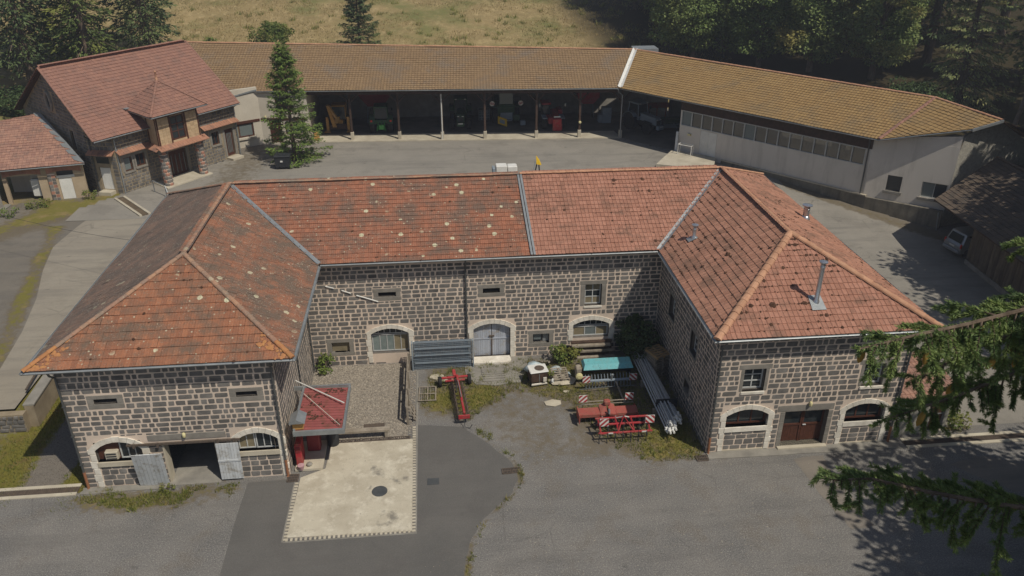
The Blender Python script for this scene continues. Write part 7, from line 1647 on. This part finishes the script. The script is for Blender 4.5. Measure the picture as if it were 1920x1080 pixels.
V, F = lump_np(P_, N_, .05, .25); np_obj('dead_leaves', V, F, M['moss'], cn, 'stuff')
mb = MB(); mb.box2((-7.05, 30.3, 2.42), (-4.72, 30.42, 2.66)); part('edge_beam', mb, M['zinc'], cn); mb = MB(); mb.box2((-7.5, 33.95, 2.5), (-4.72, 34.05, 2.7)); part('edge_beam', mb, M['zinc'], cn); mb = MB(); mb.box2((-4.82, 30.42, 2.42), (-4.72, 33.95, 2.62)); part('edge_beam', mb, M['zinc'], cn); mb = MB(); mb.box2((-7.05, 30.42, 2.55), (-6.95, 33.95, 2.74)); part('wall_beam', mb, M['zinc'], cn)
mb = MB(); mb.tube([(-7.5, 34.5, 2.75), (-4.9, 32.35, 2.72)], .03, 6); part('tie_rod', mb, M['white'], cn); mb = MB(); mb.tube([(-6.9, 33.2, 2.8), (-4.95, 30.6, 2.72)], .015, 6); part('tie_rod', mb, M['lime'], cn)
t = thing('nest_box', (-6.82, 30.72, 2.66), 'small wooden box with sheet metal roof on the corner of the red canopy', 'box'); L_(MB().bevbox((0, 0, .22), (.48, .5, .44), .02), 'box_body', 'wood_new', t); mb = MB(); mb.prism([(-.36, -.42, .44), (0, -.42, .66), (.36, -.42, .44)], (0, .85, 0)); L_(mb, 'box_roof', 'zinc', t)
sl = MB(); sl.box2((-7.3, 30.75, .03), (-6.0, 32.9, .16)); solo('entrance_slab', sl, M['concrete'], 'pale concrete slab under the red canopy beside the left wing', 'slab')
t = thing('red_cabinet', (-6.55, 32.3, .16), 'tall red cabinet standing under the canopy at the back of the slab', 'cabinet'); L_(MB().bevbox((0, 0, .8), (.62, .5, 1.6), .04), 'body', 'red_dark', t); L_(MB().bevbox((0, -.26, .8), (.54, .03, 1.5), .01), 'door', 'red_dark', t)
t = thing('red_cabinet', (-7.1, 31.4, .16), 'slim bright red pump cabinet by the wall under the canopy', 'cabinet'); L_(MB().bevbox((0, 0, .6), (.3, .8, 1.2), .03), 'body', 'red', t); L_(MB().bevbox((.02, -.42, .95), (.22, .03, .3), .01), 'panel', 'red_dark', t)
solo('dark_drum', MB().lathe((-5.7, 32.75, .03), (0, 0, 1), [(0, .28), (.03, .3), (.85, .3), (.88, .28)], 14), M['black'], 'black drum standing beside the red cabinet under the canopy edge', 'drum', smooth=40)
solo('flower_pot', MB().lathe((-7.0, 30.75, .16), (0, 0, 1), [(0, .1), (.22, .16), (.24, .17)], 10), pm('faded_pink', C(176, 136, 140), C(196, 160, 162), 5), 'small faded pink pot at the front of the slab by the wall', 'pot', smooth=40)
solo('pebble_bag', MB().lathe((-6.65, 31.0, .16), (0, 0, 1), [(0, .1), (.07, .15), (.13, .12), (.15, .03)], 9), M['concrete_dk'], 'small grey stone lying on the slab near the pink pot', 'stone', smooth=60)
# manhole cover, drains
solo('manhole_cover', MB().lathe((-3.24, 28.97, .028), (0, 0, 1), [(0, .36), (.018, .36), (.022, .33)], 22), M['rust_dk'] if 'rust_dk' in M else M['zinc_dk'], 'round dark manhole cover in the concrete pad', 'manhole cover')
solo('inspection_cover', MB().box2((-1.05, 29.2, .005), (-.5, 29.65, .022)), M['zinc_dk'], 'square iron cover in the dark asphalt beside the pad', 'cover')
def grate(name, c, w, d, rz, label, nb=7, rows=2):
    t = thing(name, (c[0], c[1], c[2] if len(c) > 2 else .01), label, 'drain', rz); mb = MB(); mb.box((0, -d / 2, .02), (w, .04, .04)); mb.box((0, d / 2, .02), (w, .04, .04)); mb.box((-w / 2, 0, .02), (.04, d, .04)); mb.box((w / 2, 0, .02), (.04, d, .04)); L_(mb, 'frame', 'rust', t)
    b = MB()
    for i in range(nb): b.box((-w / 2 + (i + .5) * w / nb, 0, .025), (w / nb * .5, d, .02))
    for k in range(1, rows): b.box((0, -d / 2 + k * d / rows, .027), (w, .05, .022))
    L_(b, 'bars', 'rust', t); L_(MB().box((0, 0, .004), (w, d, .006)), 'sump', 'black', t)
grate('drain_grate', (2.72, 29.8), .42, .36, .03, 'left iron grate of the pair at the tip of the dark asphalt', 6); grate('drain_grate', (3.16, 29.83), .42, .36, .03, 'right iron grate of the pair at the tip of the dark asphalt', 6)
grate('drain_grate', (12.28, 29.82), .55, .4, 0, 'iron grate at the front corner of the right wing', 7); grate('drain_grate', (-7.35, 30.3), .5, .5, 0, 'iron grate under the downpipe at the corner of the left wing', 7, 3)
def channel(name, x0, x1, y, label, w=.36):
    t = thing(name, ((x0 + x1) / 2, y, 0), label, 'drain'); n = int((x1 - x0) / .5); mb = MB()
    for sy in (-1, 1): mb.box2((x0, y + sy * (w / 2 + .12) - .1, 0), (x1, y + sy * (w / 2 + .12) + .1, .04))
    part('channel_edge', mb, M['concrete'], t); c = MB(); c.box2((x0, y - w / 2, 0), (x1, y + w / 2, .012)); part('channel', c, M['rust'], t); b = MB()
    for i in range(int((x1 - x0) / .09)): b.box2((x0 + i * .09, y - w / 2, .012), (x0 + i * .09 + .04, y + w / 2, .03))
    part('grating', b, M['rust'], t, kind='stuff')
channel('channel_drain', -26, -17.1, 30.5, 'long rusty channel drain at the left edge in front of the grass strip'); channel('channel_drain', 22.7, 33, 29.95, 'long rusty channel drain at the right edge in front of the lean-to')
t = thing('channel_drain', (-24.8, 63.8, lane_z(63) + .0), 'straight concrete drain channel crossing the lane below the house', 'drain', math.atan2(-3.8, 3.0)); zz = .48
for sy in (-.35, .35): L_(MB().box((0, sy, zz - .42), (5.4, .2, .12)), 'channel_edge', 'concrete', t)
L_(MB().box((0, 0, zz - .45), (5.4, .5, .06)), 'channel', 'soil', t)
# timber fence line beside the gravel, gate panels
t = thing('timber_fence', (-2.05, 36.5, 0), 'weathered plank fence standing along the right side of the gravel court', 'fence')
for i, (y0, y1, z0, z1, x) in enumerate(((33.9, 36.4, .35, .5, -2.1), (36.2, 39.3, .3, .48, -2.08), (34.2, 36.9, .62, .8, -2.06), (36.7, 39.4, .66, .84, -2.1), (34.0, 39.0, .95, 1.1, -2.1))):
    mb = MB(); mb.prism([(x, y0, z0), (x, y1, z0 + random.uniform(-.05, .05)), (x, y1, z1), (x, y0, z1 + random.uniform(-.04, .04))], (.05, 0, 0)); part('plank', mb, M['wood_grey'], t)
for y in (33.95, 35.6, 37.3, 39.2): part('post', MB().bevbox((-2.02, y, .58), (.11, .11, 1.16), .015), M['wood_grey'], t)
t = thing('broken_pallet', (-1.72, 34.9, .02), 'broken slatted boards leaning against the plank fence', 'pallet')
for k in range(4): part('slat', MB().prism([(-1.95, 34.2 + k * .28, .75), (-1.95, 34.3 + k * .28, .75), (-1.62, 34.32 + k * .28, .03), (-1.62, 34.22 + k * .28, .03)], (.02, 0, .01)), M['wood_grey'], t)
for z in (.2, .6): part('rail', MB().prism([(-1.96 + (.75 - z) * .46, 34.1, z), (-1.96 + (.75 - z) * .46, 35.2, z), (-1.96 + (.75 - z) * .46, 35.2, z + .08), (-1.96 + (.75 - z) * .46, 34.1, z + .08)], (.04, 0, .01)), M['wood_grey'], t)
t = thing('timber_rail', (-4.5, 33.0, 0), 'long grey timber beam on short legs along the front edge of the gravel court', 'bench'); part('beam', MB().bevbox((-4.55, 33.05, .5), (3.3, .28, .16), .02), M['wood_grey'], t)
for x in (-6.0, -3.1): part('leg', MB().bevbox((x, 33.05, .21), (.14, .2, .42), .015), M['wood_grey'], t)
grate('channel_drain', (-3.85, 32.86, .02), 3.9, .2, 0, 'narrow iron channel drain between the concrete pad and the gravel', 40, 1)
solo('rusty_plate', MB().box((-3.75, 33.95, .06), (1.05, .4, .05), .03), M['rust'], 'flat rusty brown plate lying on the gravel behind the timber beam', 'plate')
# welded mesh panels
t = thing('mesh_panel_stack', (-.1, 39.2, 0), 'upright stack of blue grey welded mesh fence panels in front of the back wall', 'fence panels'); x0, x1 = -1.75, 1.6
for k in range(4):
    y = 39.35 - k * .055; mb = MB(); zt = 1.72
    for i in range(34): x = lerp(x0, x1, i / 33) + k * .03; mb.box((x, y, zt / 2 + .04), (.016, .016, zt))
    for i in range(17): z = .06 + i * zt / 16; mb.box(((x0 + x1) / 2, y + .008, z), (x1 - x0, .014, .018 if i % 4 else .035))
    part('mesh_panel', mb, M['bluegrey'], t, kind='stuff' if False else None)
for x in (x0 - .06, x1 + .06): part('post', MB().bevbox((x, 39.22, .92), (.07, .26, 1.84), .01), M['bluegrey'], t)
for z in (.5, 1.0, 1.45): part('slat_strip', MB().box((-.07, 39.1, z), (3.2, .02, .07)), M['bluegrey'], t)
t = thing('lattice_gate', (-1.0, 36.6, .03), 'small grey wooden lattice gate lying on the grass beside the kerb strip', 'gate', -.03)
for x in (-.46, 0, .44): L_(MB().bevbox((x, 0, .04), (.07, 1.35, .05), .01), 'stile', 'wood_grey', t)
for y in (-.66, -.02, .64): L_(MB().bevbox((0, y, .065), (1.0, .06, .04), .01), 'rail', 'wood_grey', t)
for x in (-.32, -.22, -.12, .15): L_(MB().bevbox((x, 0, .03), (.03, 1.3, .03), .006), 'slat', 'wood_grey', t)
for (x, y, s_, a, lb) in ((-.45, 38.3, .5, .4, 'pale scrap board lying in front of the mesh panels'), (.0, 38.0, .45, 1.0, 'white crumpled sheet beside the left wheel of the red rake'), (5.75, 35.1, .55, .6, 'flat pale concrete patch in the court before the seed drill'), (6.6, 36.1, .2, .3, 'small white scrap on the grass left of the seed drill')):
    solo('scrap_sheet', MB().prism([(x + s_ * math.cos(a + t_) * random.uniform(.7, 1), y + s_ * .6 * math.sin(a + t_), .03) for t_ in np.linspace(0, 5.2, 6)], (0, 0, .025)), M['concrete'], lb, 'scrap')
# red hay rake (two toothed wheels on a long frame)
t = thing('hay_rake', (.62, 36.0, 0), 'red hay rake with a long toothed reel standing in front of the mesh panels', 'rake', R(4))
for sx in (-1, 1): wheel(t, (sx * .82 + .0, 1.45, .3), (1, 0, 0), .3, .19, 'black', False, seg=16)
mb = MB(); mb.bevbox((0, 1.42, .52), (1.45, .12, .12), .02); mb.bevbox((0, 1.2, .46), (1.1, .1, .1), .02); L_(mb, 'axle_beam', 'red', t)
L_(MB().bevbox((0, 1.7, .62), (.18, .6, .16), .03), 'drawbar', 'red', t); L_(MB().bevbox((.12, -.5, .72), (.12, 3.6, .12), .02), 'main_beam', 'red', t)
for x0_, lab in ((-.16, 0), (.36, 1)):
    mb = MB(); n = 38
    for i in range(n):
        y = 1.0 - i * 3.25 / n
        for a in (0, 1.57, 3.14, 4.71): aa = a + i * .35; mb.tube([(x0_, y, .38), (x0_ + .24 * math.cos(aa), y - .03, .38 + .24 * math.sin(aa))], .009, 3, cap=False)
    o = L_(mb, 'tines', 'rust', t, kind='stuff'); L_(MB().tube([(x0_, 1.05, .38), (x0_, -2.3, .38)], .045, 8), 'reel_shaft', 'rust', t)
L_(MB().bevbox((.1, -2.32, .5), (.6, .08, .24), .02), 'end_plate', 'red', t); L_(MB().tube([(-.05, 1.0, .75), (.0, .3, .85), (-.1, -.4, .72)], .03, 5), 'hydraulic_hose', 'black', t); L_(MB().tube([(.1, -2.35, .4), (.1, -2.65, .1), (.35, -2.7, .03), (.5, -2.4, .03)], .02, 5), 'hose', 'black', t)
L_(MB().tube([(.1, .6, .84), (.12, -1.0, .84)], .03, 6), 'ram', 'shiny', t)
# teal seed drill
t = thing('seed_drill', (9.0, 36.9, 0), 'teal seed drill with long hopper lid and striped warning boards in the court', 'seed drill'); mb = MB(); P_ = [(-1.35, -.42, .75), (1.35, -.42, .75), (1.42, -.5, 1.2), (1.36, .1, 1.42), (-1.36, .1, 1.42), (-1.42, -.5, 1.2)]
mb.add([(-1.4, -.45, 1.12), (1.4, -.45, 1.12), (1.4, .42, 1.2), (-1.4, .42, 1.2), (-1.3, -.25, 1.36), (1.3, -.25, 1.36), (1.3, .3, 1.4), (-1.3, .3, 1.4)], [(3, 2, 1, 0), (4, 5, 6, 7), (0, 1, 5, 4), (1, 2, 6, 5), (2, 3, 7, 6), (3, 0, 4, 7)]); L_(mb, 'hopper_lid', 'teal', t)
L_(MB().prism([(-1.36, -.35, 1.12), (1.36, -.35, 1.12), (1.3, .1, .6), (-1.3, .1, .6)], (0, .35, 0)), 'hopper', 'black', t); L_(MB().bevbox((0, .85, .7), (2.2, .12, .5), .03), 'toolbar', 'bluegrey', t); L_(MB().bevbox((0, -.75, .62), (2.6, .12, .12), .02), 'front_beam', 'bluegrey', t)
mb = MB()
for i in range(15): x = -1.25 + i * 2.5 / 14; mb.tube([(x, -.2, .7), (x, -.55, .32), (x, -.6, .05)], .022, 4)
L_(mb, 'coulter', 'bluegrey', t, kind='stuff'); wheel(t, (-1.45, .85, .36), (1, 0, 0), .36, .22, 'black', True, seg=14); wheel(t, (1.45, .85, .36), (1, 0, 0), .36, .22, 'black', True, seg=14)
L_(MB().bevbox((-1.62, -.05, .8), (.3, .5, .7), .04), 'gearbox', 'wood_grey', t); L_(MB().lathe((-1.62, -.35, .72), (0, -1, 0), [(0, .2), (.1, .2), (.14, .1)], 12), 'drive_cap', 'lamp_cream', t); L_(MB().tube([(.1, -.75, .66), (.15, -.8, 1.0)], .07, 6), 'top_link', 'zinc', t)
L_(MB().tube([(.35, -.8, .55), (.55, -1.9, .1), (.6, -2.3, .04)], .05, 6), 'drawbar', 'wood_grey', t); L_(MB().tube([(-1.7, -1.0, .25), (-.2, -.95, .3), (1.5, -.9, .28)], .03, 6), 'marker_bar', 'zinc_dk', t)
def warn(t, x, y, z, s_=.42, d=1):
    o = L_(MB().box((x, y, z), (s_, .02, s_)), 'warning_board', 'white', t); mb = MB(); h = s_ / 2 - .004
    for k in (-.5, 0, .5):
        # a diagonal band clipped to the square
        c = k * s_ * 1.3; w2 = s_ * .17; pts = []
        for u, v in ((-h, 0), (h, 0)): pass
        line = lambda q: [(u, u * d + q) for u in (-h, h)]
        poly = []
        for u in np.linspace(-h, h, 9): poly.append((u, min(h, max(-h, u + c - w2))))
        for u in np.linspace(h, -h, 9): poly.append((u, min(h, max(-h, u + c + w2))))
        P3 = [(x + d * u, y - .012, z + v) for u, v in poly]; 
        for i in range(8): 
            a, b, c_, e = poly[i], poly[i + 1], poly[16 - i], poly[17 - i]
            if c_[1] - b[1] > .005 or e[1] - a[1] > .005: mb.quad(*[(x + d * u, y - .0125, z + v) for u, v in (a, b, c_, e)])
    L_(mb, 'red_stripe', 'red', o, kind='stuff'); return o
warn(t, -1.3, -.84, .78, .42, 1); warn(t, 1.3, -.84, .8, .42, -1)
# faded red power harrow
t = thing('power_harrow', (8.3, 33.35, 0), 'faded red power harrow with peaked middle and striped boards at the back', 'harrow'); mb = MB(); mb.prism([(-1.5, -.3, .45), (-1.5, -.3, .62), (-1.5, .25, .68), (-1.5, .25, .45)], (1.1, 0, 0)); L_(mb, 'deck_panel', 'red_faded', t); mb = MB(); mb.prism([(.42, -.3, .45), (.42, -.3, .62), (.42, .25, .68), (.42, .25, .45)], (1.15, 0, 0)); L_(mb, 'deck_panel', 'red_faded', t)
mb = MB(); mb.prism([(-.4, -.35, .5), (-.05, -.35, .55), (-.05, .3, .8), (-.4, .3, .68)], (0, 0, .12)); mb.prism([(.4, -.35, .5), (.05, -.35, .55), (.05, .3, .8), (.4, .3, .68)], (0, 0, .12)); L_(mb, 'peaked_cover', 'red_faded', t); L_(MB().bevbox((0, .2, 1.0), (.32, .3, .26), .04), 'gearbox', 'red_faded', t)
L_(MB().tube([(-1.5, .55, .85), (1.5, .55, .85)], .03, 6), 'rear_bar', 'wood_grey', t); L_(MB().tube([(-1.5, .62, .62), (1.5, .62, .62)], .03, 6), 'rear_bar', 'wood_grey', t); mb = MB()
for i in range(12): mb.box((-1.4 + i * 2.85 / 11, -.05, .22), (.05, .1, .45))
L_(mb, 'tines', 'rust', t, kind='stuff'); L_(MB().tube([(-1.5, .5, .2), (1.55, .5, .2)], .17, 10), 'crumbler_roller', 'rust', t)
for sx in (-1, 1): L_(MB().box((sx * 1.52, 0, .42), (.04, .9, .5)), 'side_plate', 'red_faded', t); L_(MB().tube([(sx * .35, -.4, .55), (sx * .35, -.55, .3)], .04, 5), 'lower_hitch', 'zinc', t)
L_(MB().tube([(0, -.5, .75), (0, -.4, 1.0)], .05, 6), 'drive_shaft', 'zinc', t); warn(t, -1.2, .5, 1.08, .44, 1); warn(t, 1.25, .5, 1.08, .44, -1)
# bright red cultivator
t = thing('cultivator', (8.85, 31.9, 0), 'bright red cultivator frame with rows of tines and striped boards, nearest the yard', 'cultivator')
for y, z in ((-.35, .55), (.1, .75), (.55, .8)): L_(MB().bevbox((0, y, z), (2.75, .09, .09), .015), 'cross_beam', 'red', t)
for x in (-1.25, -.35, .45, 1.25): L_(MB().tube([(x, -.4, .55), (x, .1, .76), (x, .6, .8)], .045, 4), 'frame_rail', 'red', t)
L_(MB().tube([(-.35, -.3, .62), (0, .2, 1.15), (.4, -.3, .62)], .04, 5), 'headstock', 'red', t); L_(MB().tube([(-.3, .5, .82), (.05, .2, 1.12), (.35, .5, .82)], .03, 5), 'stay', 'white', t); mb = MB()
for r_, y in enumerate((-.35, .1, .55)):
    for i in range(7): x = -1.2 + i * .4 + r_ * .13 - .13; mb.tube([(x, y, .6), (x, y - .18, .42), (x, y - .02, .2), (x, y - .12, .0)], .026, 4)
L_(mb, 'tines', 'black', t, kind='stuff'); mb = MB()
for i in range(10): mb.lathe((-1.25 + i * .27, .85, .28), (1, 0, 0), [(0, .24), (.03, .26), (.06, .24)], 10)
L_(mb, 'ring_roller', 'black', t, kind='stuff'); L_(MB().tube([(-1.35, .85, .28), (1.35, .85, .28)], .05, 6), 'roller_shaft', 'black', t)
for x in (-.75, .95): L_(MB().box((x, -.402, .56), (.24, .01, .07)), 'reflector', 'white', t)
warn(t, -1.05, -.1, 1.02, .46, 1); warn(t, 1.28, -.1, 1.08, .46, -1)
# irrigation pipes
t = thing('irrigation_pipe_bundle', (12.0, 36.0, 0), 'long bundle of grey irrigation pipes with couplings lying beside the right wing wall', 'pipes'); pid = 0
for lay, z in ((0, .5), (1, .62), (2, .74), (3, .86)):
    for k in range(6 - lay):
        xa = 10.9 + k * .15 + lay * .08 + random.uniform(-.02, .02); sh = random.uniform(-.35, .35)
        p0 = Vector((xa + random.uniform(-.03, .03), 38.9 + sh * .5, z)); p1 = Vector((xa + .1 + k * .04 + random.uniform(-.04, .04), 31.6 + sh + k * .22, z - .08)); mb = MB(); mb.tube([p0, p1], .047, 8); o = part('pipe', mb, M['steel'], t, smooth=50)
        c = MB(); dd = (p1 - p0).normalized(); c.lathe(p1 - dd * .1, dd, [(0, .07), (.05, .1), (.13, .1), (.16, .06), (.34, .055)], 8); c.bevbox(p1 + Vector((.0, .02, .09)), (.13, .09, .12), .02); part('coupling', c, M['white'], o, smooth=40)
for y in (33.6, 36.2, 38.6): part('bearer', MB().box2((10.8, y - .08, .0), (11.95, y + .08, .42 if y > 34 else .36)), M['wood_grey'], t)
part('strap', MB().box2((10.95, 33.6, .42), (12.1, 33.64, .93)), M['black'], t)
# pallets
def pallet(name, loc, rz, label, group=None, tilt=None, mat='wood_grey'):
    t = thing(name, loc, label, 'pallet', rz, group)
    if tilt: t.rotation_euler = (tilt[0], tilt[1], rz)
    for i in range(6): L_(MB().box((0, -.55 + i * .22, .13), (1.0, .1, .022)), 'slat', mat, t)
    for x in (-.45, 0, .45): L_(MB().box((x, 0, .07), (.1, 1.2, .1)), 'bearer', mat, t)
    for x in (-.45, .45): L_(MB().box((x, 0, .01), (.1, 1.2, .02)), 'bottom_board', mat, t)
    return t
M['wood_pal'] = pm('pale_pallet_wood', C(150, 122, 84), C(180, 150, 108), 4, .85, var=.2); GPAL = 'pallets stacked in the shaded corner'
p0_ = pallet('pallet', (12.05, 37.55, .0), .3, 'lowest pallet of the shaded stack behind the irrigation pipes', GPAL); ORD = ('', 'second', 'third', 'fourth', 'fifth', 'sixth', 'seventh', 'eighth', 'ninth')
for i in range(1, 9): dup(p0_, (12.05 + random.uniform(-.03, .03), 37.55 + random.uniform(-.03, .03), i * .15), .3 + random.uniform(-.03, .03), 1, ORD[i] + ' pallet from the ground in the shaded stack behind the irrigation pipes', GPAL)
pallet('pallet', (12.03, 37.5, 1.35), .38, 'pale yellow topmost pallet of the stack in the shaded court corner', GPAL, mat='wood_pal')
GP2 = 'pallets on the scrap pile'
pallet('pallet', (5.65, 38.75, .32), -.2, 'grey pallet leaning against the wall behind the scrap pile', GP2, (-.55, 0)).scale = (.85, .85, .85); pallet('pallet', (6.45, 37.4, .28), .1, 'grey pallet lying on the scrap pile in front of the weed bush', GP2, (.12, .05)).scale = (.95, .85, 1)
# old stove and scrap
t = thing('old_stove', (5.15, 37.15, .02), 'old white topped stove with a round rust stain beside the scrap pile', 'stove', R(8))
for sx in (-1, 1):
    for sy in (-1, 1): L_(MB().tube([(sx * .44, sy * .34, 0), (sx * .44, sy * .34, .3)], .03, 4), 'leg', 'black', t)
L_(MB().bevbox((0, 0, .58), (.95, .75, .6), .03), 'body', 'rust_dark', t) if 'rust_dark' in M else L_(MB().bevbox((0, 0, .58), (.95, .75, .6), .03), 'body', 'wood_dk', t)
tp = L_(MB().bevbox((0, 0, .93), (1.05, .85, .08), .03), 'top_plate', 'white', t); L_(MB().lathe((.08, 0, .97), (0, 0, 1), [(0, .28), (.012, .26)], 16), 'rust_stain', 'rust', tp); L_(MB().box((0, -.36, .16), (.9, .1, .06)), 'front_rail', 'lime', t); L_(MB().bevbox((.3, -.42, .45), (.2, .06, .3), .02), 'enamel_door', 'lime', t); L_(MB().box((0, -.38, .55), (.03, .02, .5)), 'door_bar', 'zinc', t)
def sack(name, loc, label, mat, sx, sy, sz, seed):
    rr_ = random.Random(seed); mb = MB(); vs = []; n, m_ = 8, 5
    for i in range(m_):
        ph = math.pi * i / (m_ - 1) - math.pi / 2
        for k in range(n): th = 2 * math.pi * k / n; j = rr_.uniform(.8, 1.2); vs.append((sx * max(.05, math.cos(ph)) * math.cos(th) * j, sy * max(.05, math.cos(ph)) * math.sin(th) * j, sz * (1 + math.sin(ph) * rr_.uniform(.85, 1.05))))
    fs = [(i * n + k, i * n + (k + 1) % n, (i + 1) * n + (k + 1) % n, (i + 1) * n + k) for i in range(m_ - 1) for k in range(n)]; mb.add([(x + loc[0], y + loc[1], max(0, z) + loc[2]) for x, y, z in vs], fs); solo(name, mb, M[mat], label, 'sack', smooth=70)
M['plastic_bl'] = pm('pale_blue_plastic', C(150, 178, 190), C(206, 208, 202), 7, .4, var=0)
sack('crumpled_sheet', (5.05, 38.05, .0), 'pale blue crumpled plastic sheet behind the old stove', 'plastic_bl', .55, .4, .42, 1); sack('feed_sack', (5.95, 37.95, 0), 'white plastic sack right of the old stove', 'white', .26, .22, .2, 2); sack('feed_sack', (6.35, 38.15, 0), 'grey blue plastic sack heaped behind the lower pallet', 'plastic_bl', .35, .3, .18, 3); sack('rubble_heap', (6.5, 37.2, -.02), 'low heap of rubble under the lower pallet', 'concrete', .75, .6, .12, 4); sack('feed_sack', (5.98, 36.95, 0), 'small white sack beside the lower pallet corner', 'white', .12, .12, .2, 5); sack('feed_sack', (6.95, 37.6, 0), 'narrow white plastic scrap at the right end of the lower pallet', 'plastic_bl', .15, .3, .14, 6)
# plank stack under the arched window
t = thing('plank_stack', (8.7, 39.6, 0), 'stack of long grey planks and beams below the right arched window of the back wall', 'planks')
for i, (z, y, x, l_) in enumerate(((.08, 39.45, 8.75, 2.6), (.3, 39.6, 8.6, 2.2), (.5, 39.5, 8.7, 2.7), (.68, 39.65, 8.6, 2.5), (.86, 39.5, 8.6, 2.3), (.95, 39.75, 8.65, 2.4))): part('plank', MB().bevbox((x, y, z), (l_, .24, .13), .015), M['wood_grey' if i % 2 == 0 else 'wood_dk'], t)
for x in (7.9, 9.4): part('bearer', MB().box((x, 39.7, .4), (.12, .3, .75)), M['wood_dk'], t)
# lean-to at the right wing
t = thing('lean_to', (23.6, 32.2, 0), 'grey roughcast lean-to with brown door and tiled roof beside the right wing', 'shed'); LT = Wall((22.1, 30.55), (25.3, 30.75), -.2, 2.35, .3); LT.holes = [(2.2, 3.0, .15, 1.95)]; part('wall', LT.mesh(MB()), M['rough_render'], t); LS = Wall((25.3, 31.05), (25.3, 33.3), -.2, 2.35, .3); part('wall', LS.mesh(MB()), M['rough_render'], t)
mb = MB(); boards(LT, mb, 2.22, 2.98, .17, 1.93, -.15, 5); d = part('door', mb, M['wood_br'], t); mb = MB(); LT.box(mb, 2.22, 2.98, 1.0, 1.06, -.15, -.12); part('door_rail', mb, M['zinc'], d); mb = MB(); LT.box(mb, 2.1, 3.1, -.1, .15, -.2, .25); part('doorstep', mb, M['concrete'], t); mb = MB(); LT.box(mb, .5, .66, .1, .38, .0, .02); part('vent_hole', mb, M['black'], t)
lf = [Vector((22.15, 30.25, 2.4)), Vector((25.6, 30.45, 2.4)), Vector((25.6, 33.6, 2.85)), Vector((22.15, 33.4, 2.85))]; lf[2].z = on_plane(lf[2].x, lf[2].y, lf[0], lf[1], lf[3]); lr = deck([lf], t); Face(lf, lf[0], lf[1], .24, .38, 'roll', 't_annex', lr, 0).lay(); build_tiles(0)
# low stone wall beside the lane
t = thing('low_stone_wall', (-21.8, 38, 0), 'low rough stone retaining wall between the lane and the grass strip', 'wall'); SW = Wall((-21.95, 47), (-21.45, 35.8), -.1, 1.25, .45); SW2 = Wall((-21.9, 35.5), (-26.5, 35.5), -.1, 1.0, .3); w1 = part('wall', SW.mesh(MB()), M['mortar_dk'], t)
SW3 = Wall((-27, 35.4), (-21.4, 35.4), -.1, 1.0, .4); w3 = part('wall', SW3.mesh(MB()), M['mortar_dk'], t); queue_stones(SW, w1, lay_stones(SW, 0, 1.2, [], .26, wr=(.25, .6), joint=.04), 1, .05); queue_stones(SW3, w3, lay_stones(SW3, 0, .95, [], .26, wr=(.25, .6), joint=.04), 1, .05); build_stones(90)
part('coping', MB().prism([SW.P(0, 1.25, .05), SW.P(SW.L, 1.25, .05), SW.P(SW.L, 1.25, -.5), SW.P(0, 1.25, -.5)], (0, 0, .08)), M['concrete_dk'], t); part('iron_rail', MB().tube([(-22.3, 41.5, 1.4), (-21.9, 37.2, 1.35)], .06, 6), M['rust'], t)
# field fence posts and an overhead cable
GF = 'field fence posts behind the shed'
for i, x in enumerate((-18.6, -16.9, -15.7, -14.4, -13.2, -11.6)):
    mb = MB(); h = .9 if i % 2 else 1.5; z = tzf(x, 109) - .1; mb.tube([(x, 109, z), (x + .03, 109, z + h + 1.0)], .06, 5); solo('fence_post', mb, M['wood_dk'], ('leftmost', 'second from left', 'third from left', 'third from right', 'second from right', 'rightmost')[i] + ' thin post on the field between bush and lone spruce', 'post', GF)
solo('overhead_cable', MB().tube([(-48 + 31 * k / 14, 64 - 17 * k / 14, 8.2 - 3.0 * k / 14 - 1.6 * (1 - (k / 7 - 1) ** 2)) for k in range(15)], .012, 4), M['black'], 'thin dark cable sagging across the lane from the house side to the farm building', 'cable')
t = thing('handrail', (-24, 68, 1.5), 'thin pale metal handrail in the yard in front of the house porch', 'rail')
for x, y in ((-24.0, 67.2), (-22.6, 65.8)): part('post', MB().tube([(x, y, 1.5), (x, y, 2.5)], .04, 6), M['zinc'], t)
part('rail', MB().tube([(-24.0, 67.2, 2.5), (-22.6, 65.8, 2.5), (-22.2, 65.2, 1.6)], .04, 6), M['zinc'], t)
solo('field_shelter', MB().box2((22.0, 86.6, 8.7), (24.6, 88.5, 9.1)), M['zinc'], 'pale sheet metal roof corner showing behind the bend of the shed ridge', 'roof')
# ---------------------------------------------------------------- a little air
hz_m = bpy.data.materials.new('thin_haze'); hz_m.use_nodes = True; hz_m.node_tree.nodes.clear()
hv = hz_m.node_tree.nodes.new('ShaderNodeVolumePrincipled'); hv.inputs['Color'].default_value = (.86, .9, 1, 1); hv.inputs['Density'].default_value = .0007; hv.inputs['Anisotropy'].default_value = .2
ho = hz_m.node_tree.nodes.new('ShaderNodeOutputMaterial'); hz_m.node_tree.links.new(hv.outputs[0], ho.inputs['Volume'])
struct('haze', MB().box2((-1000, -400, -2.0), (1000, 1300, 110)), hz_m, kind='stuff')
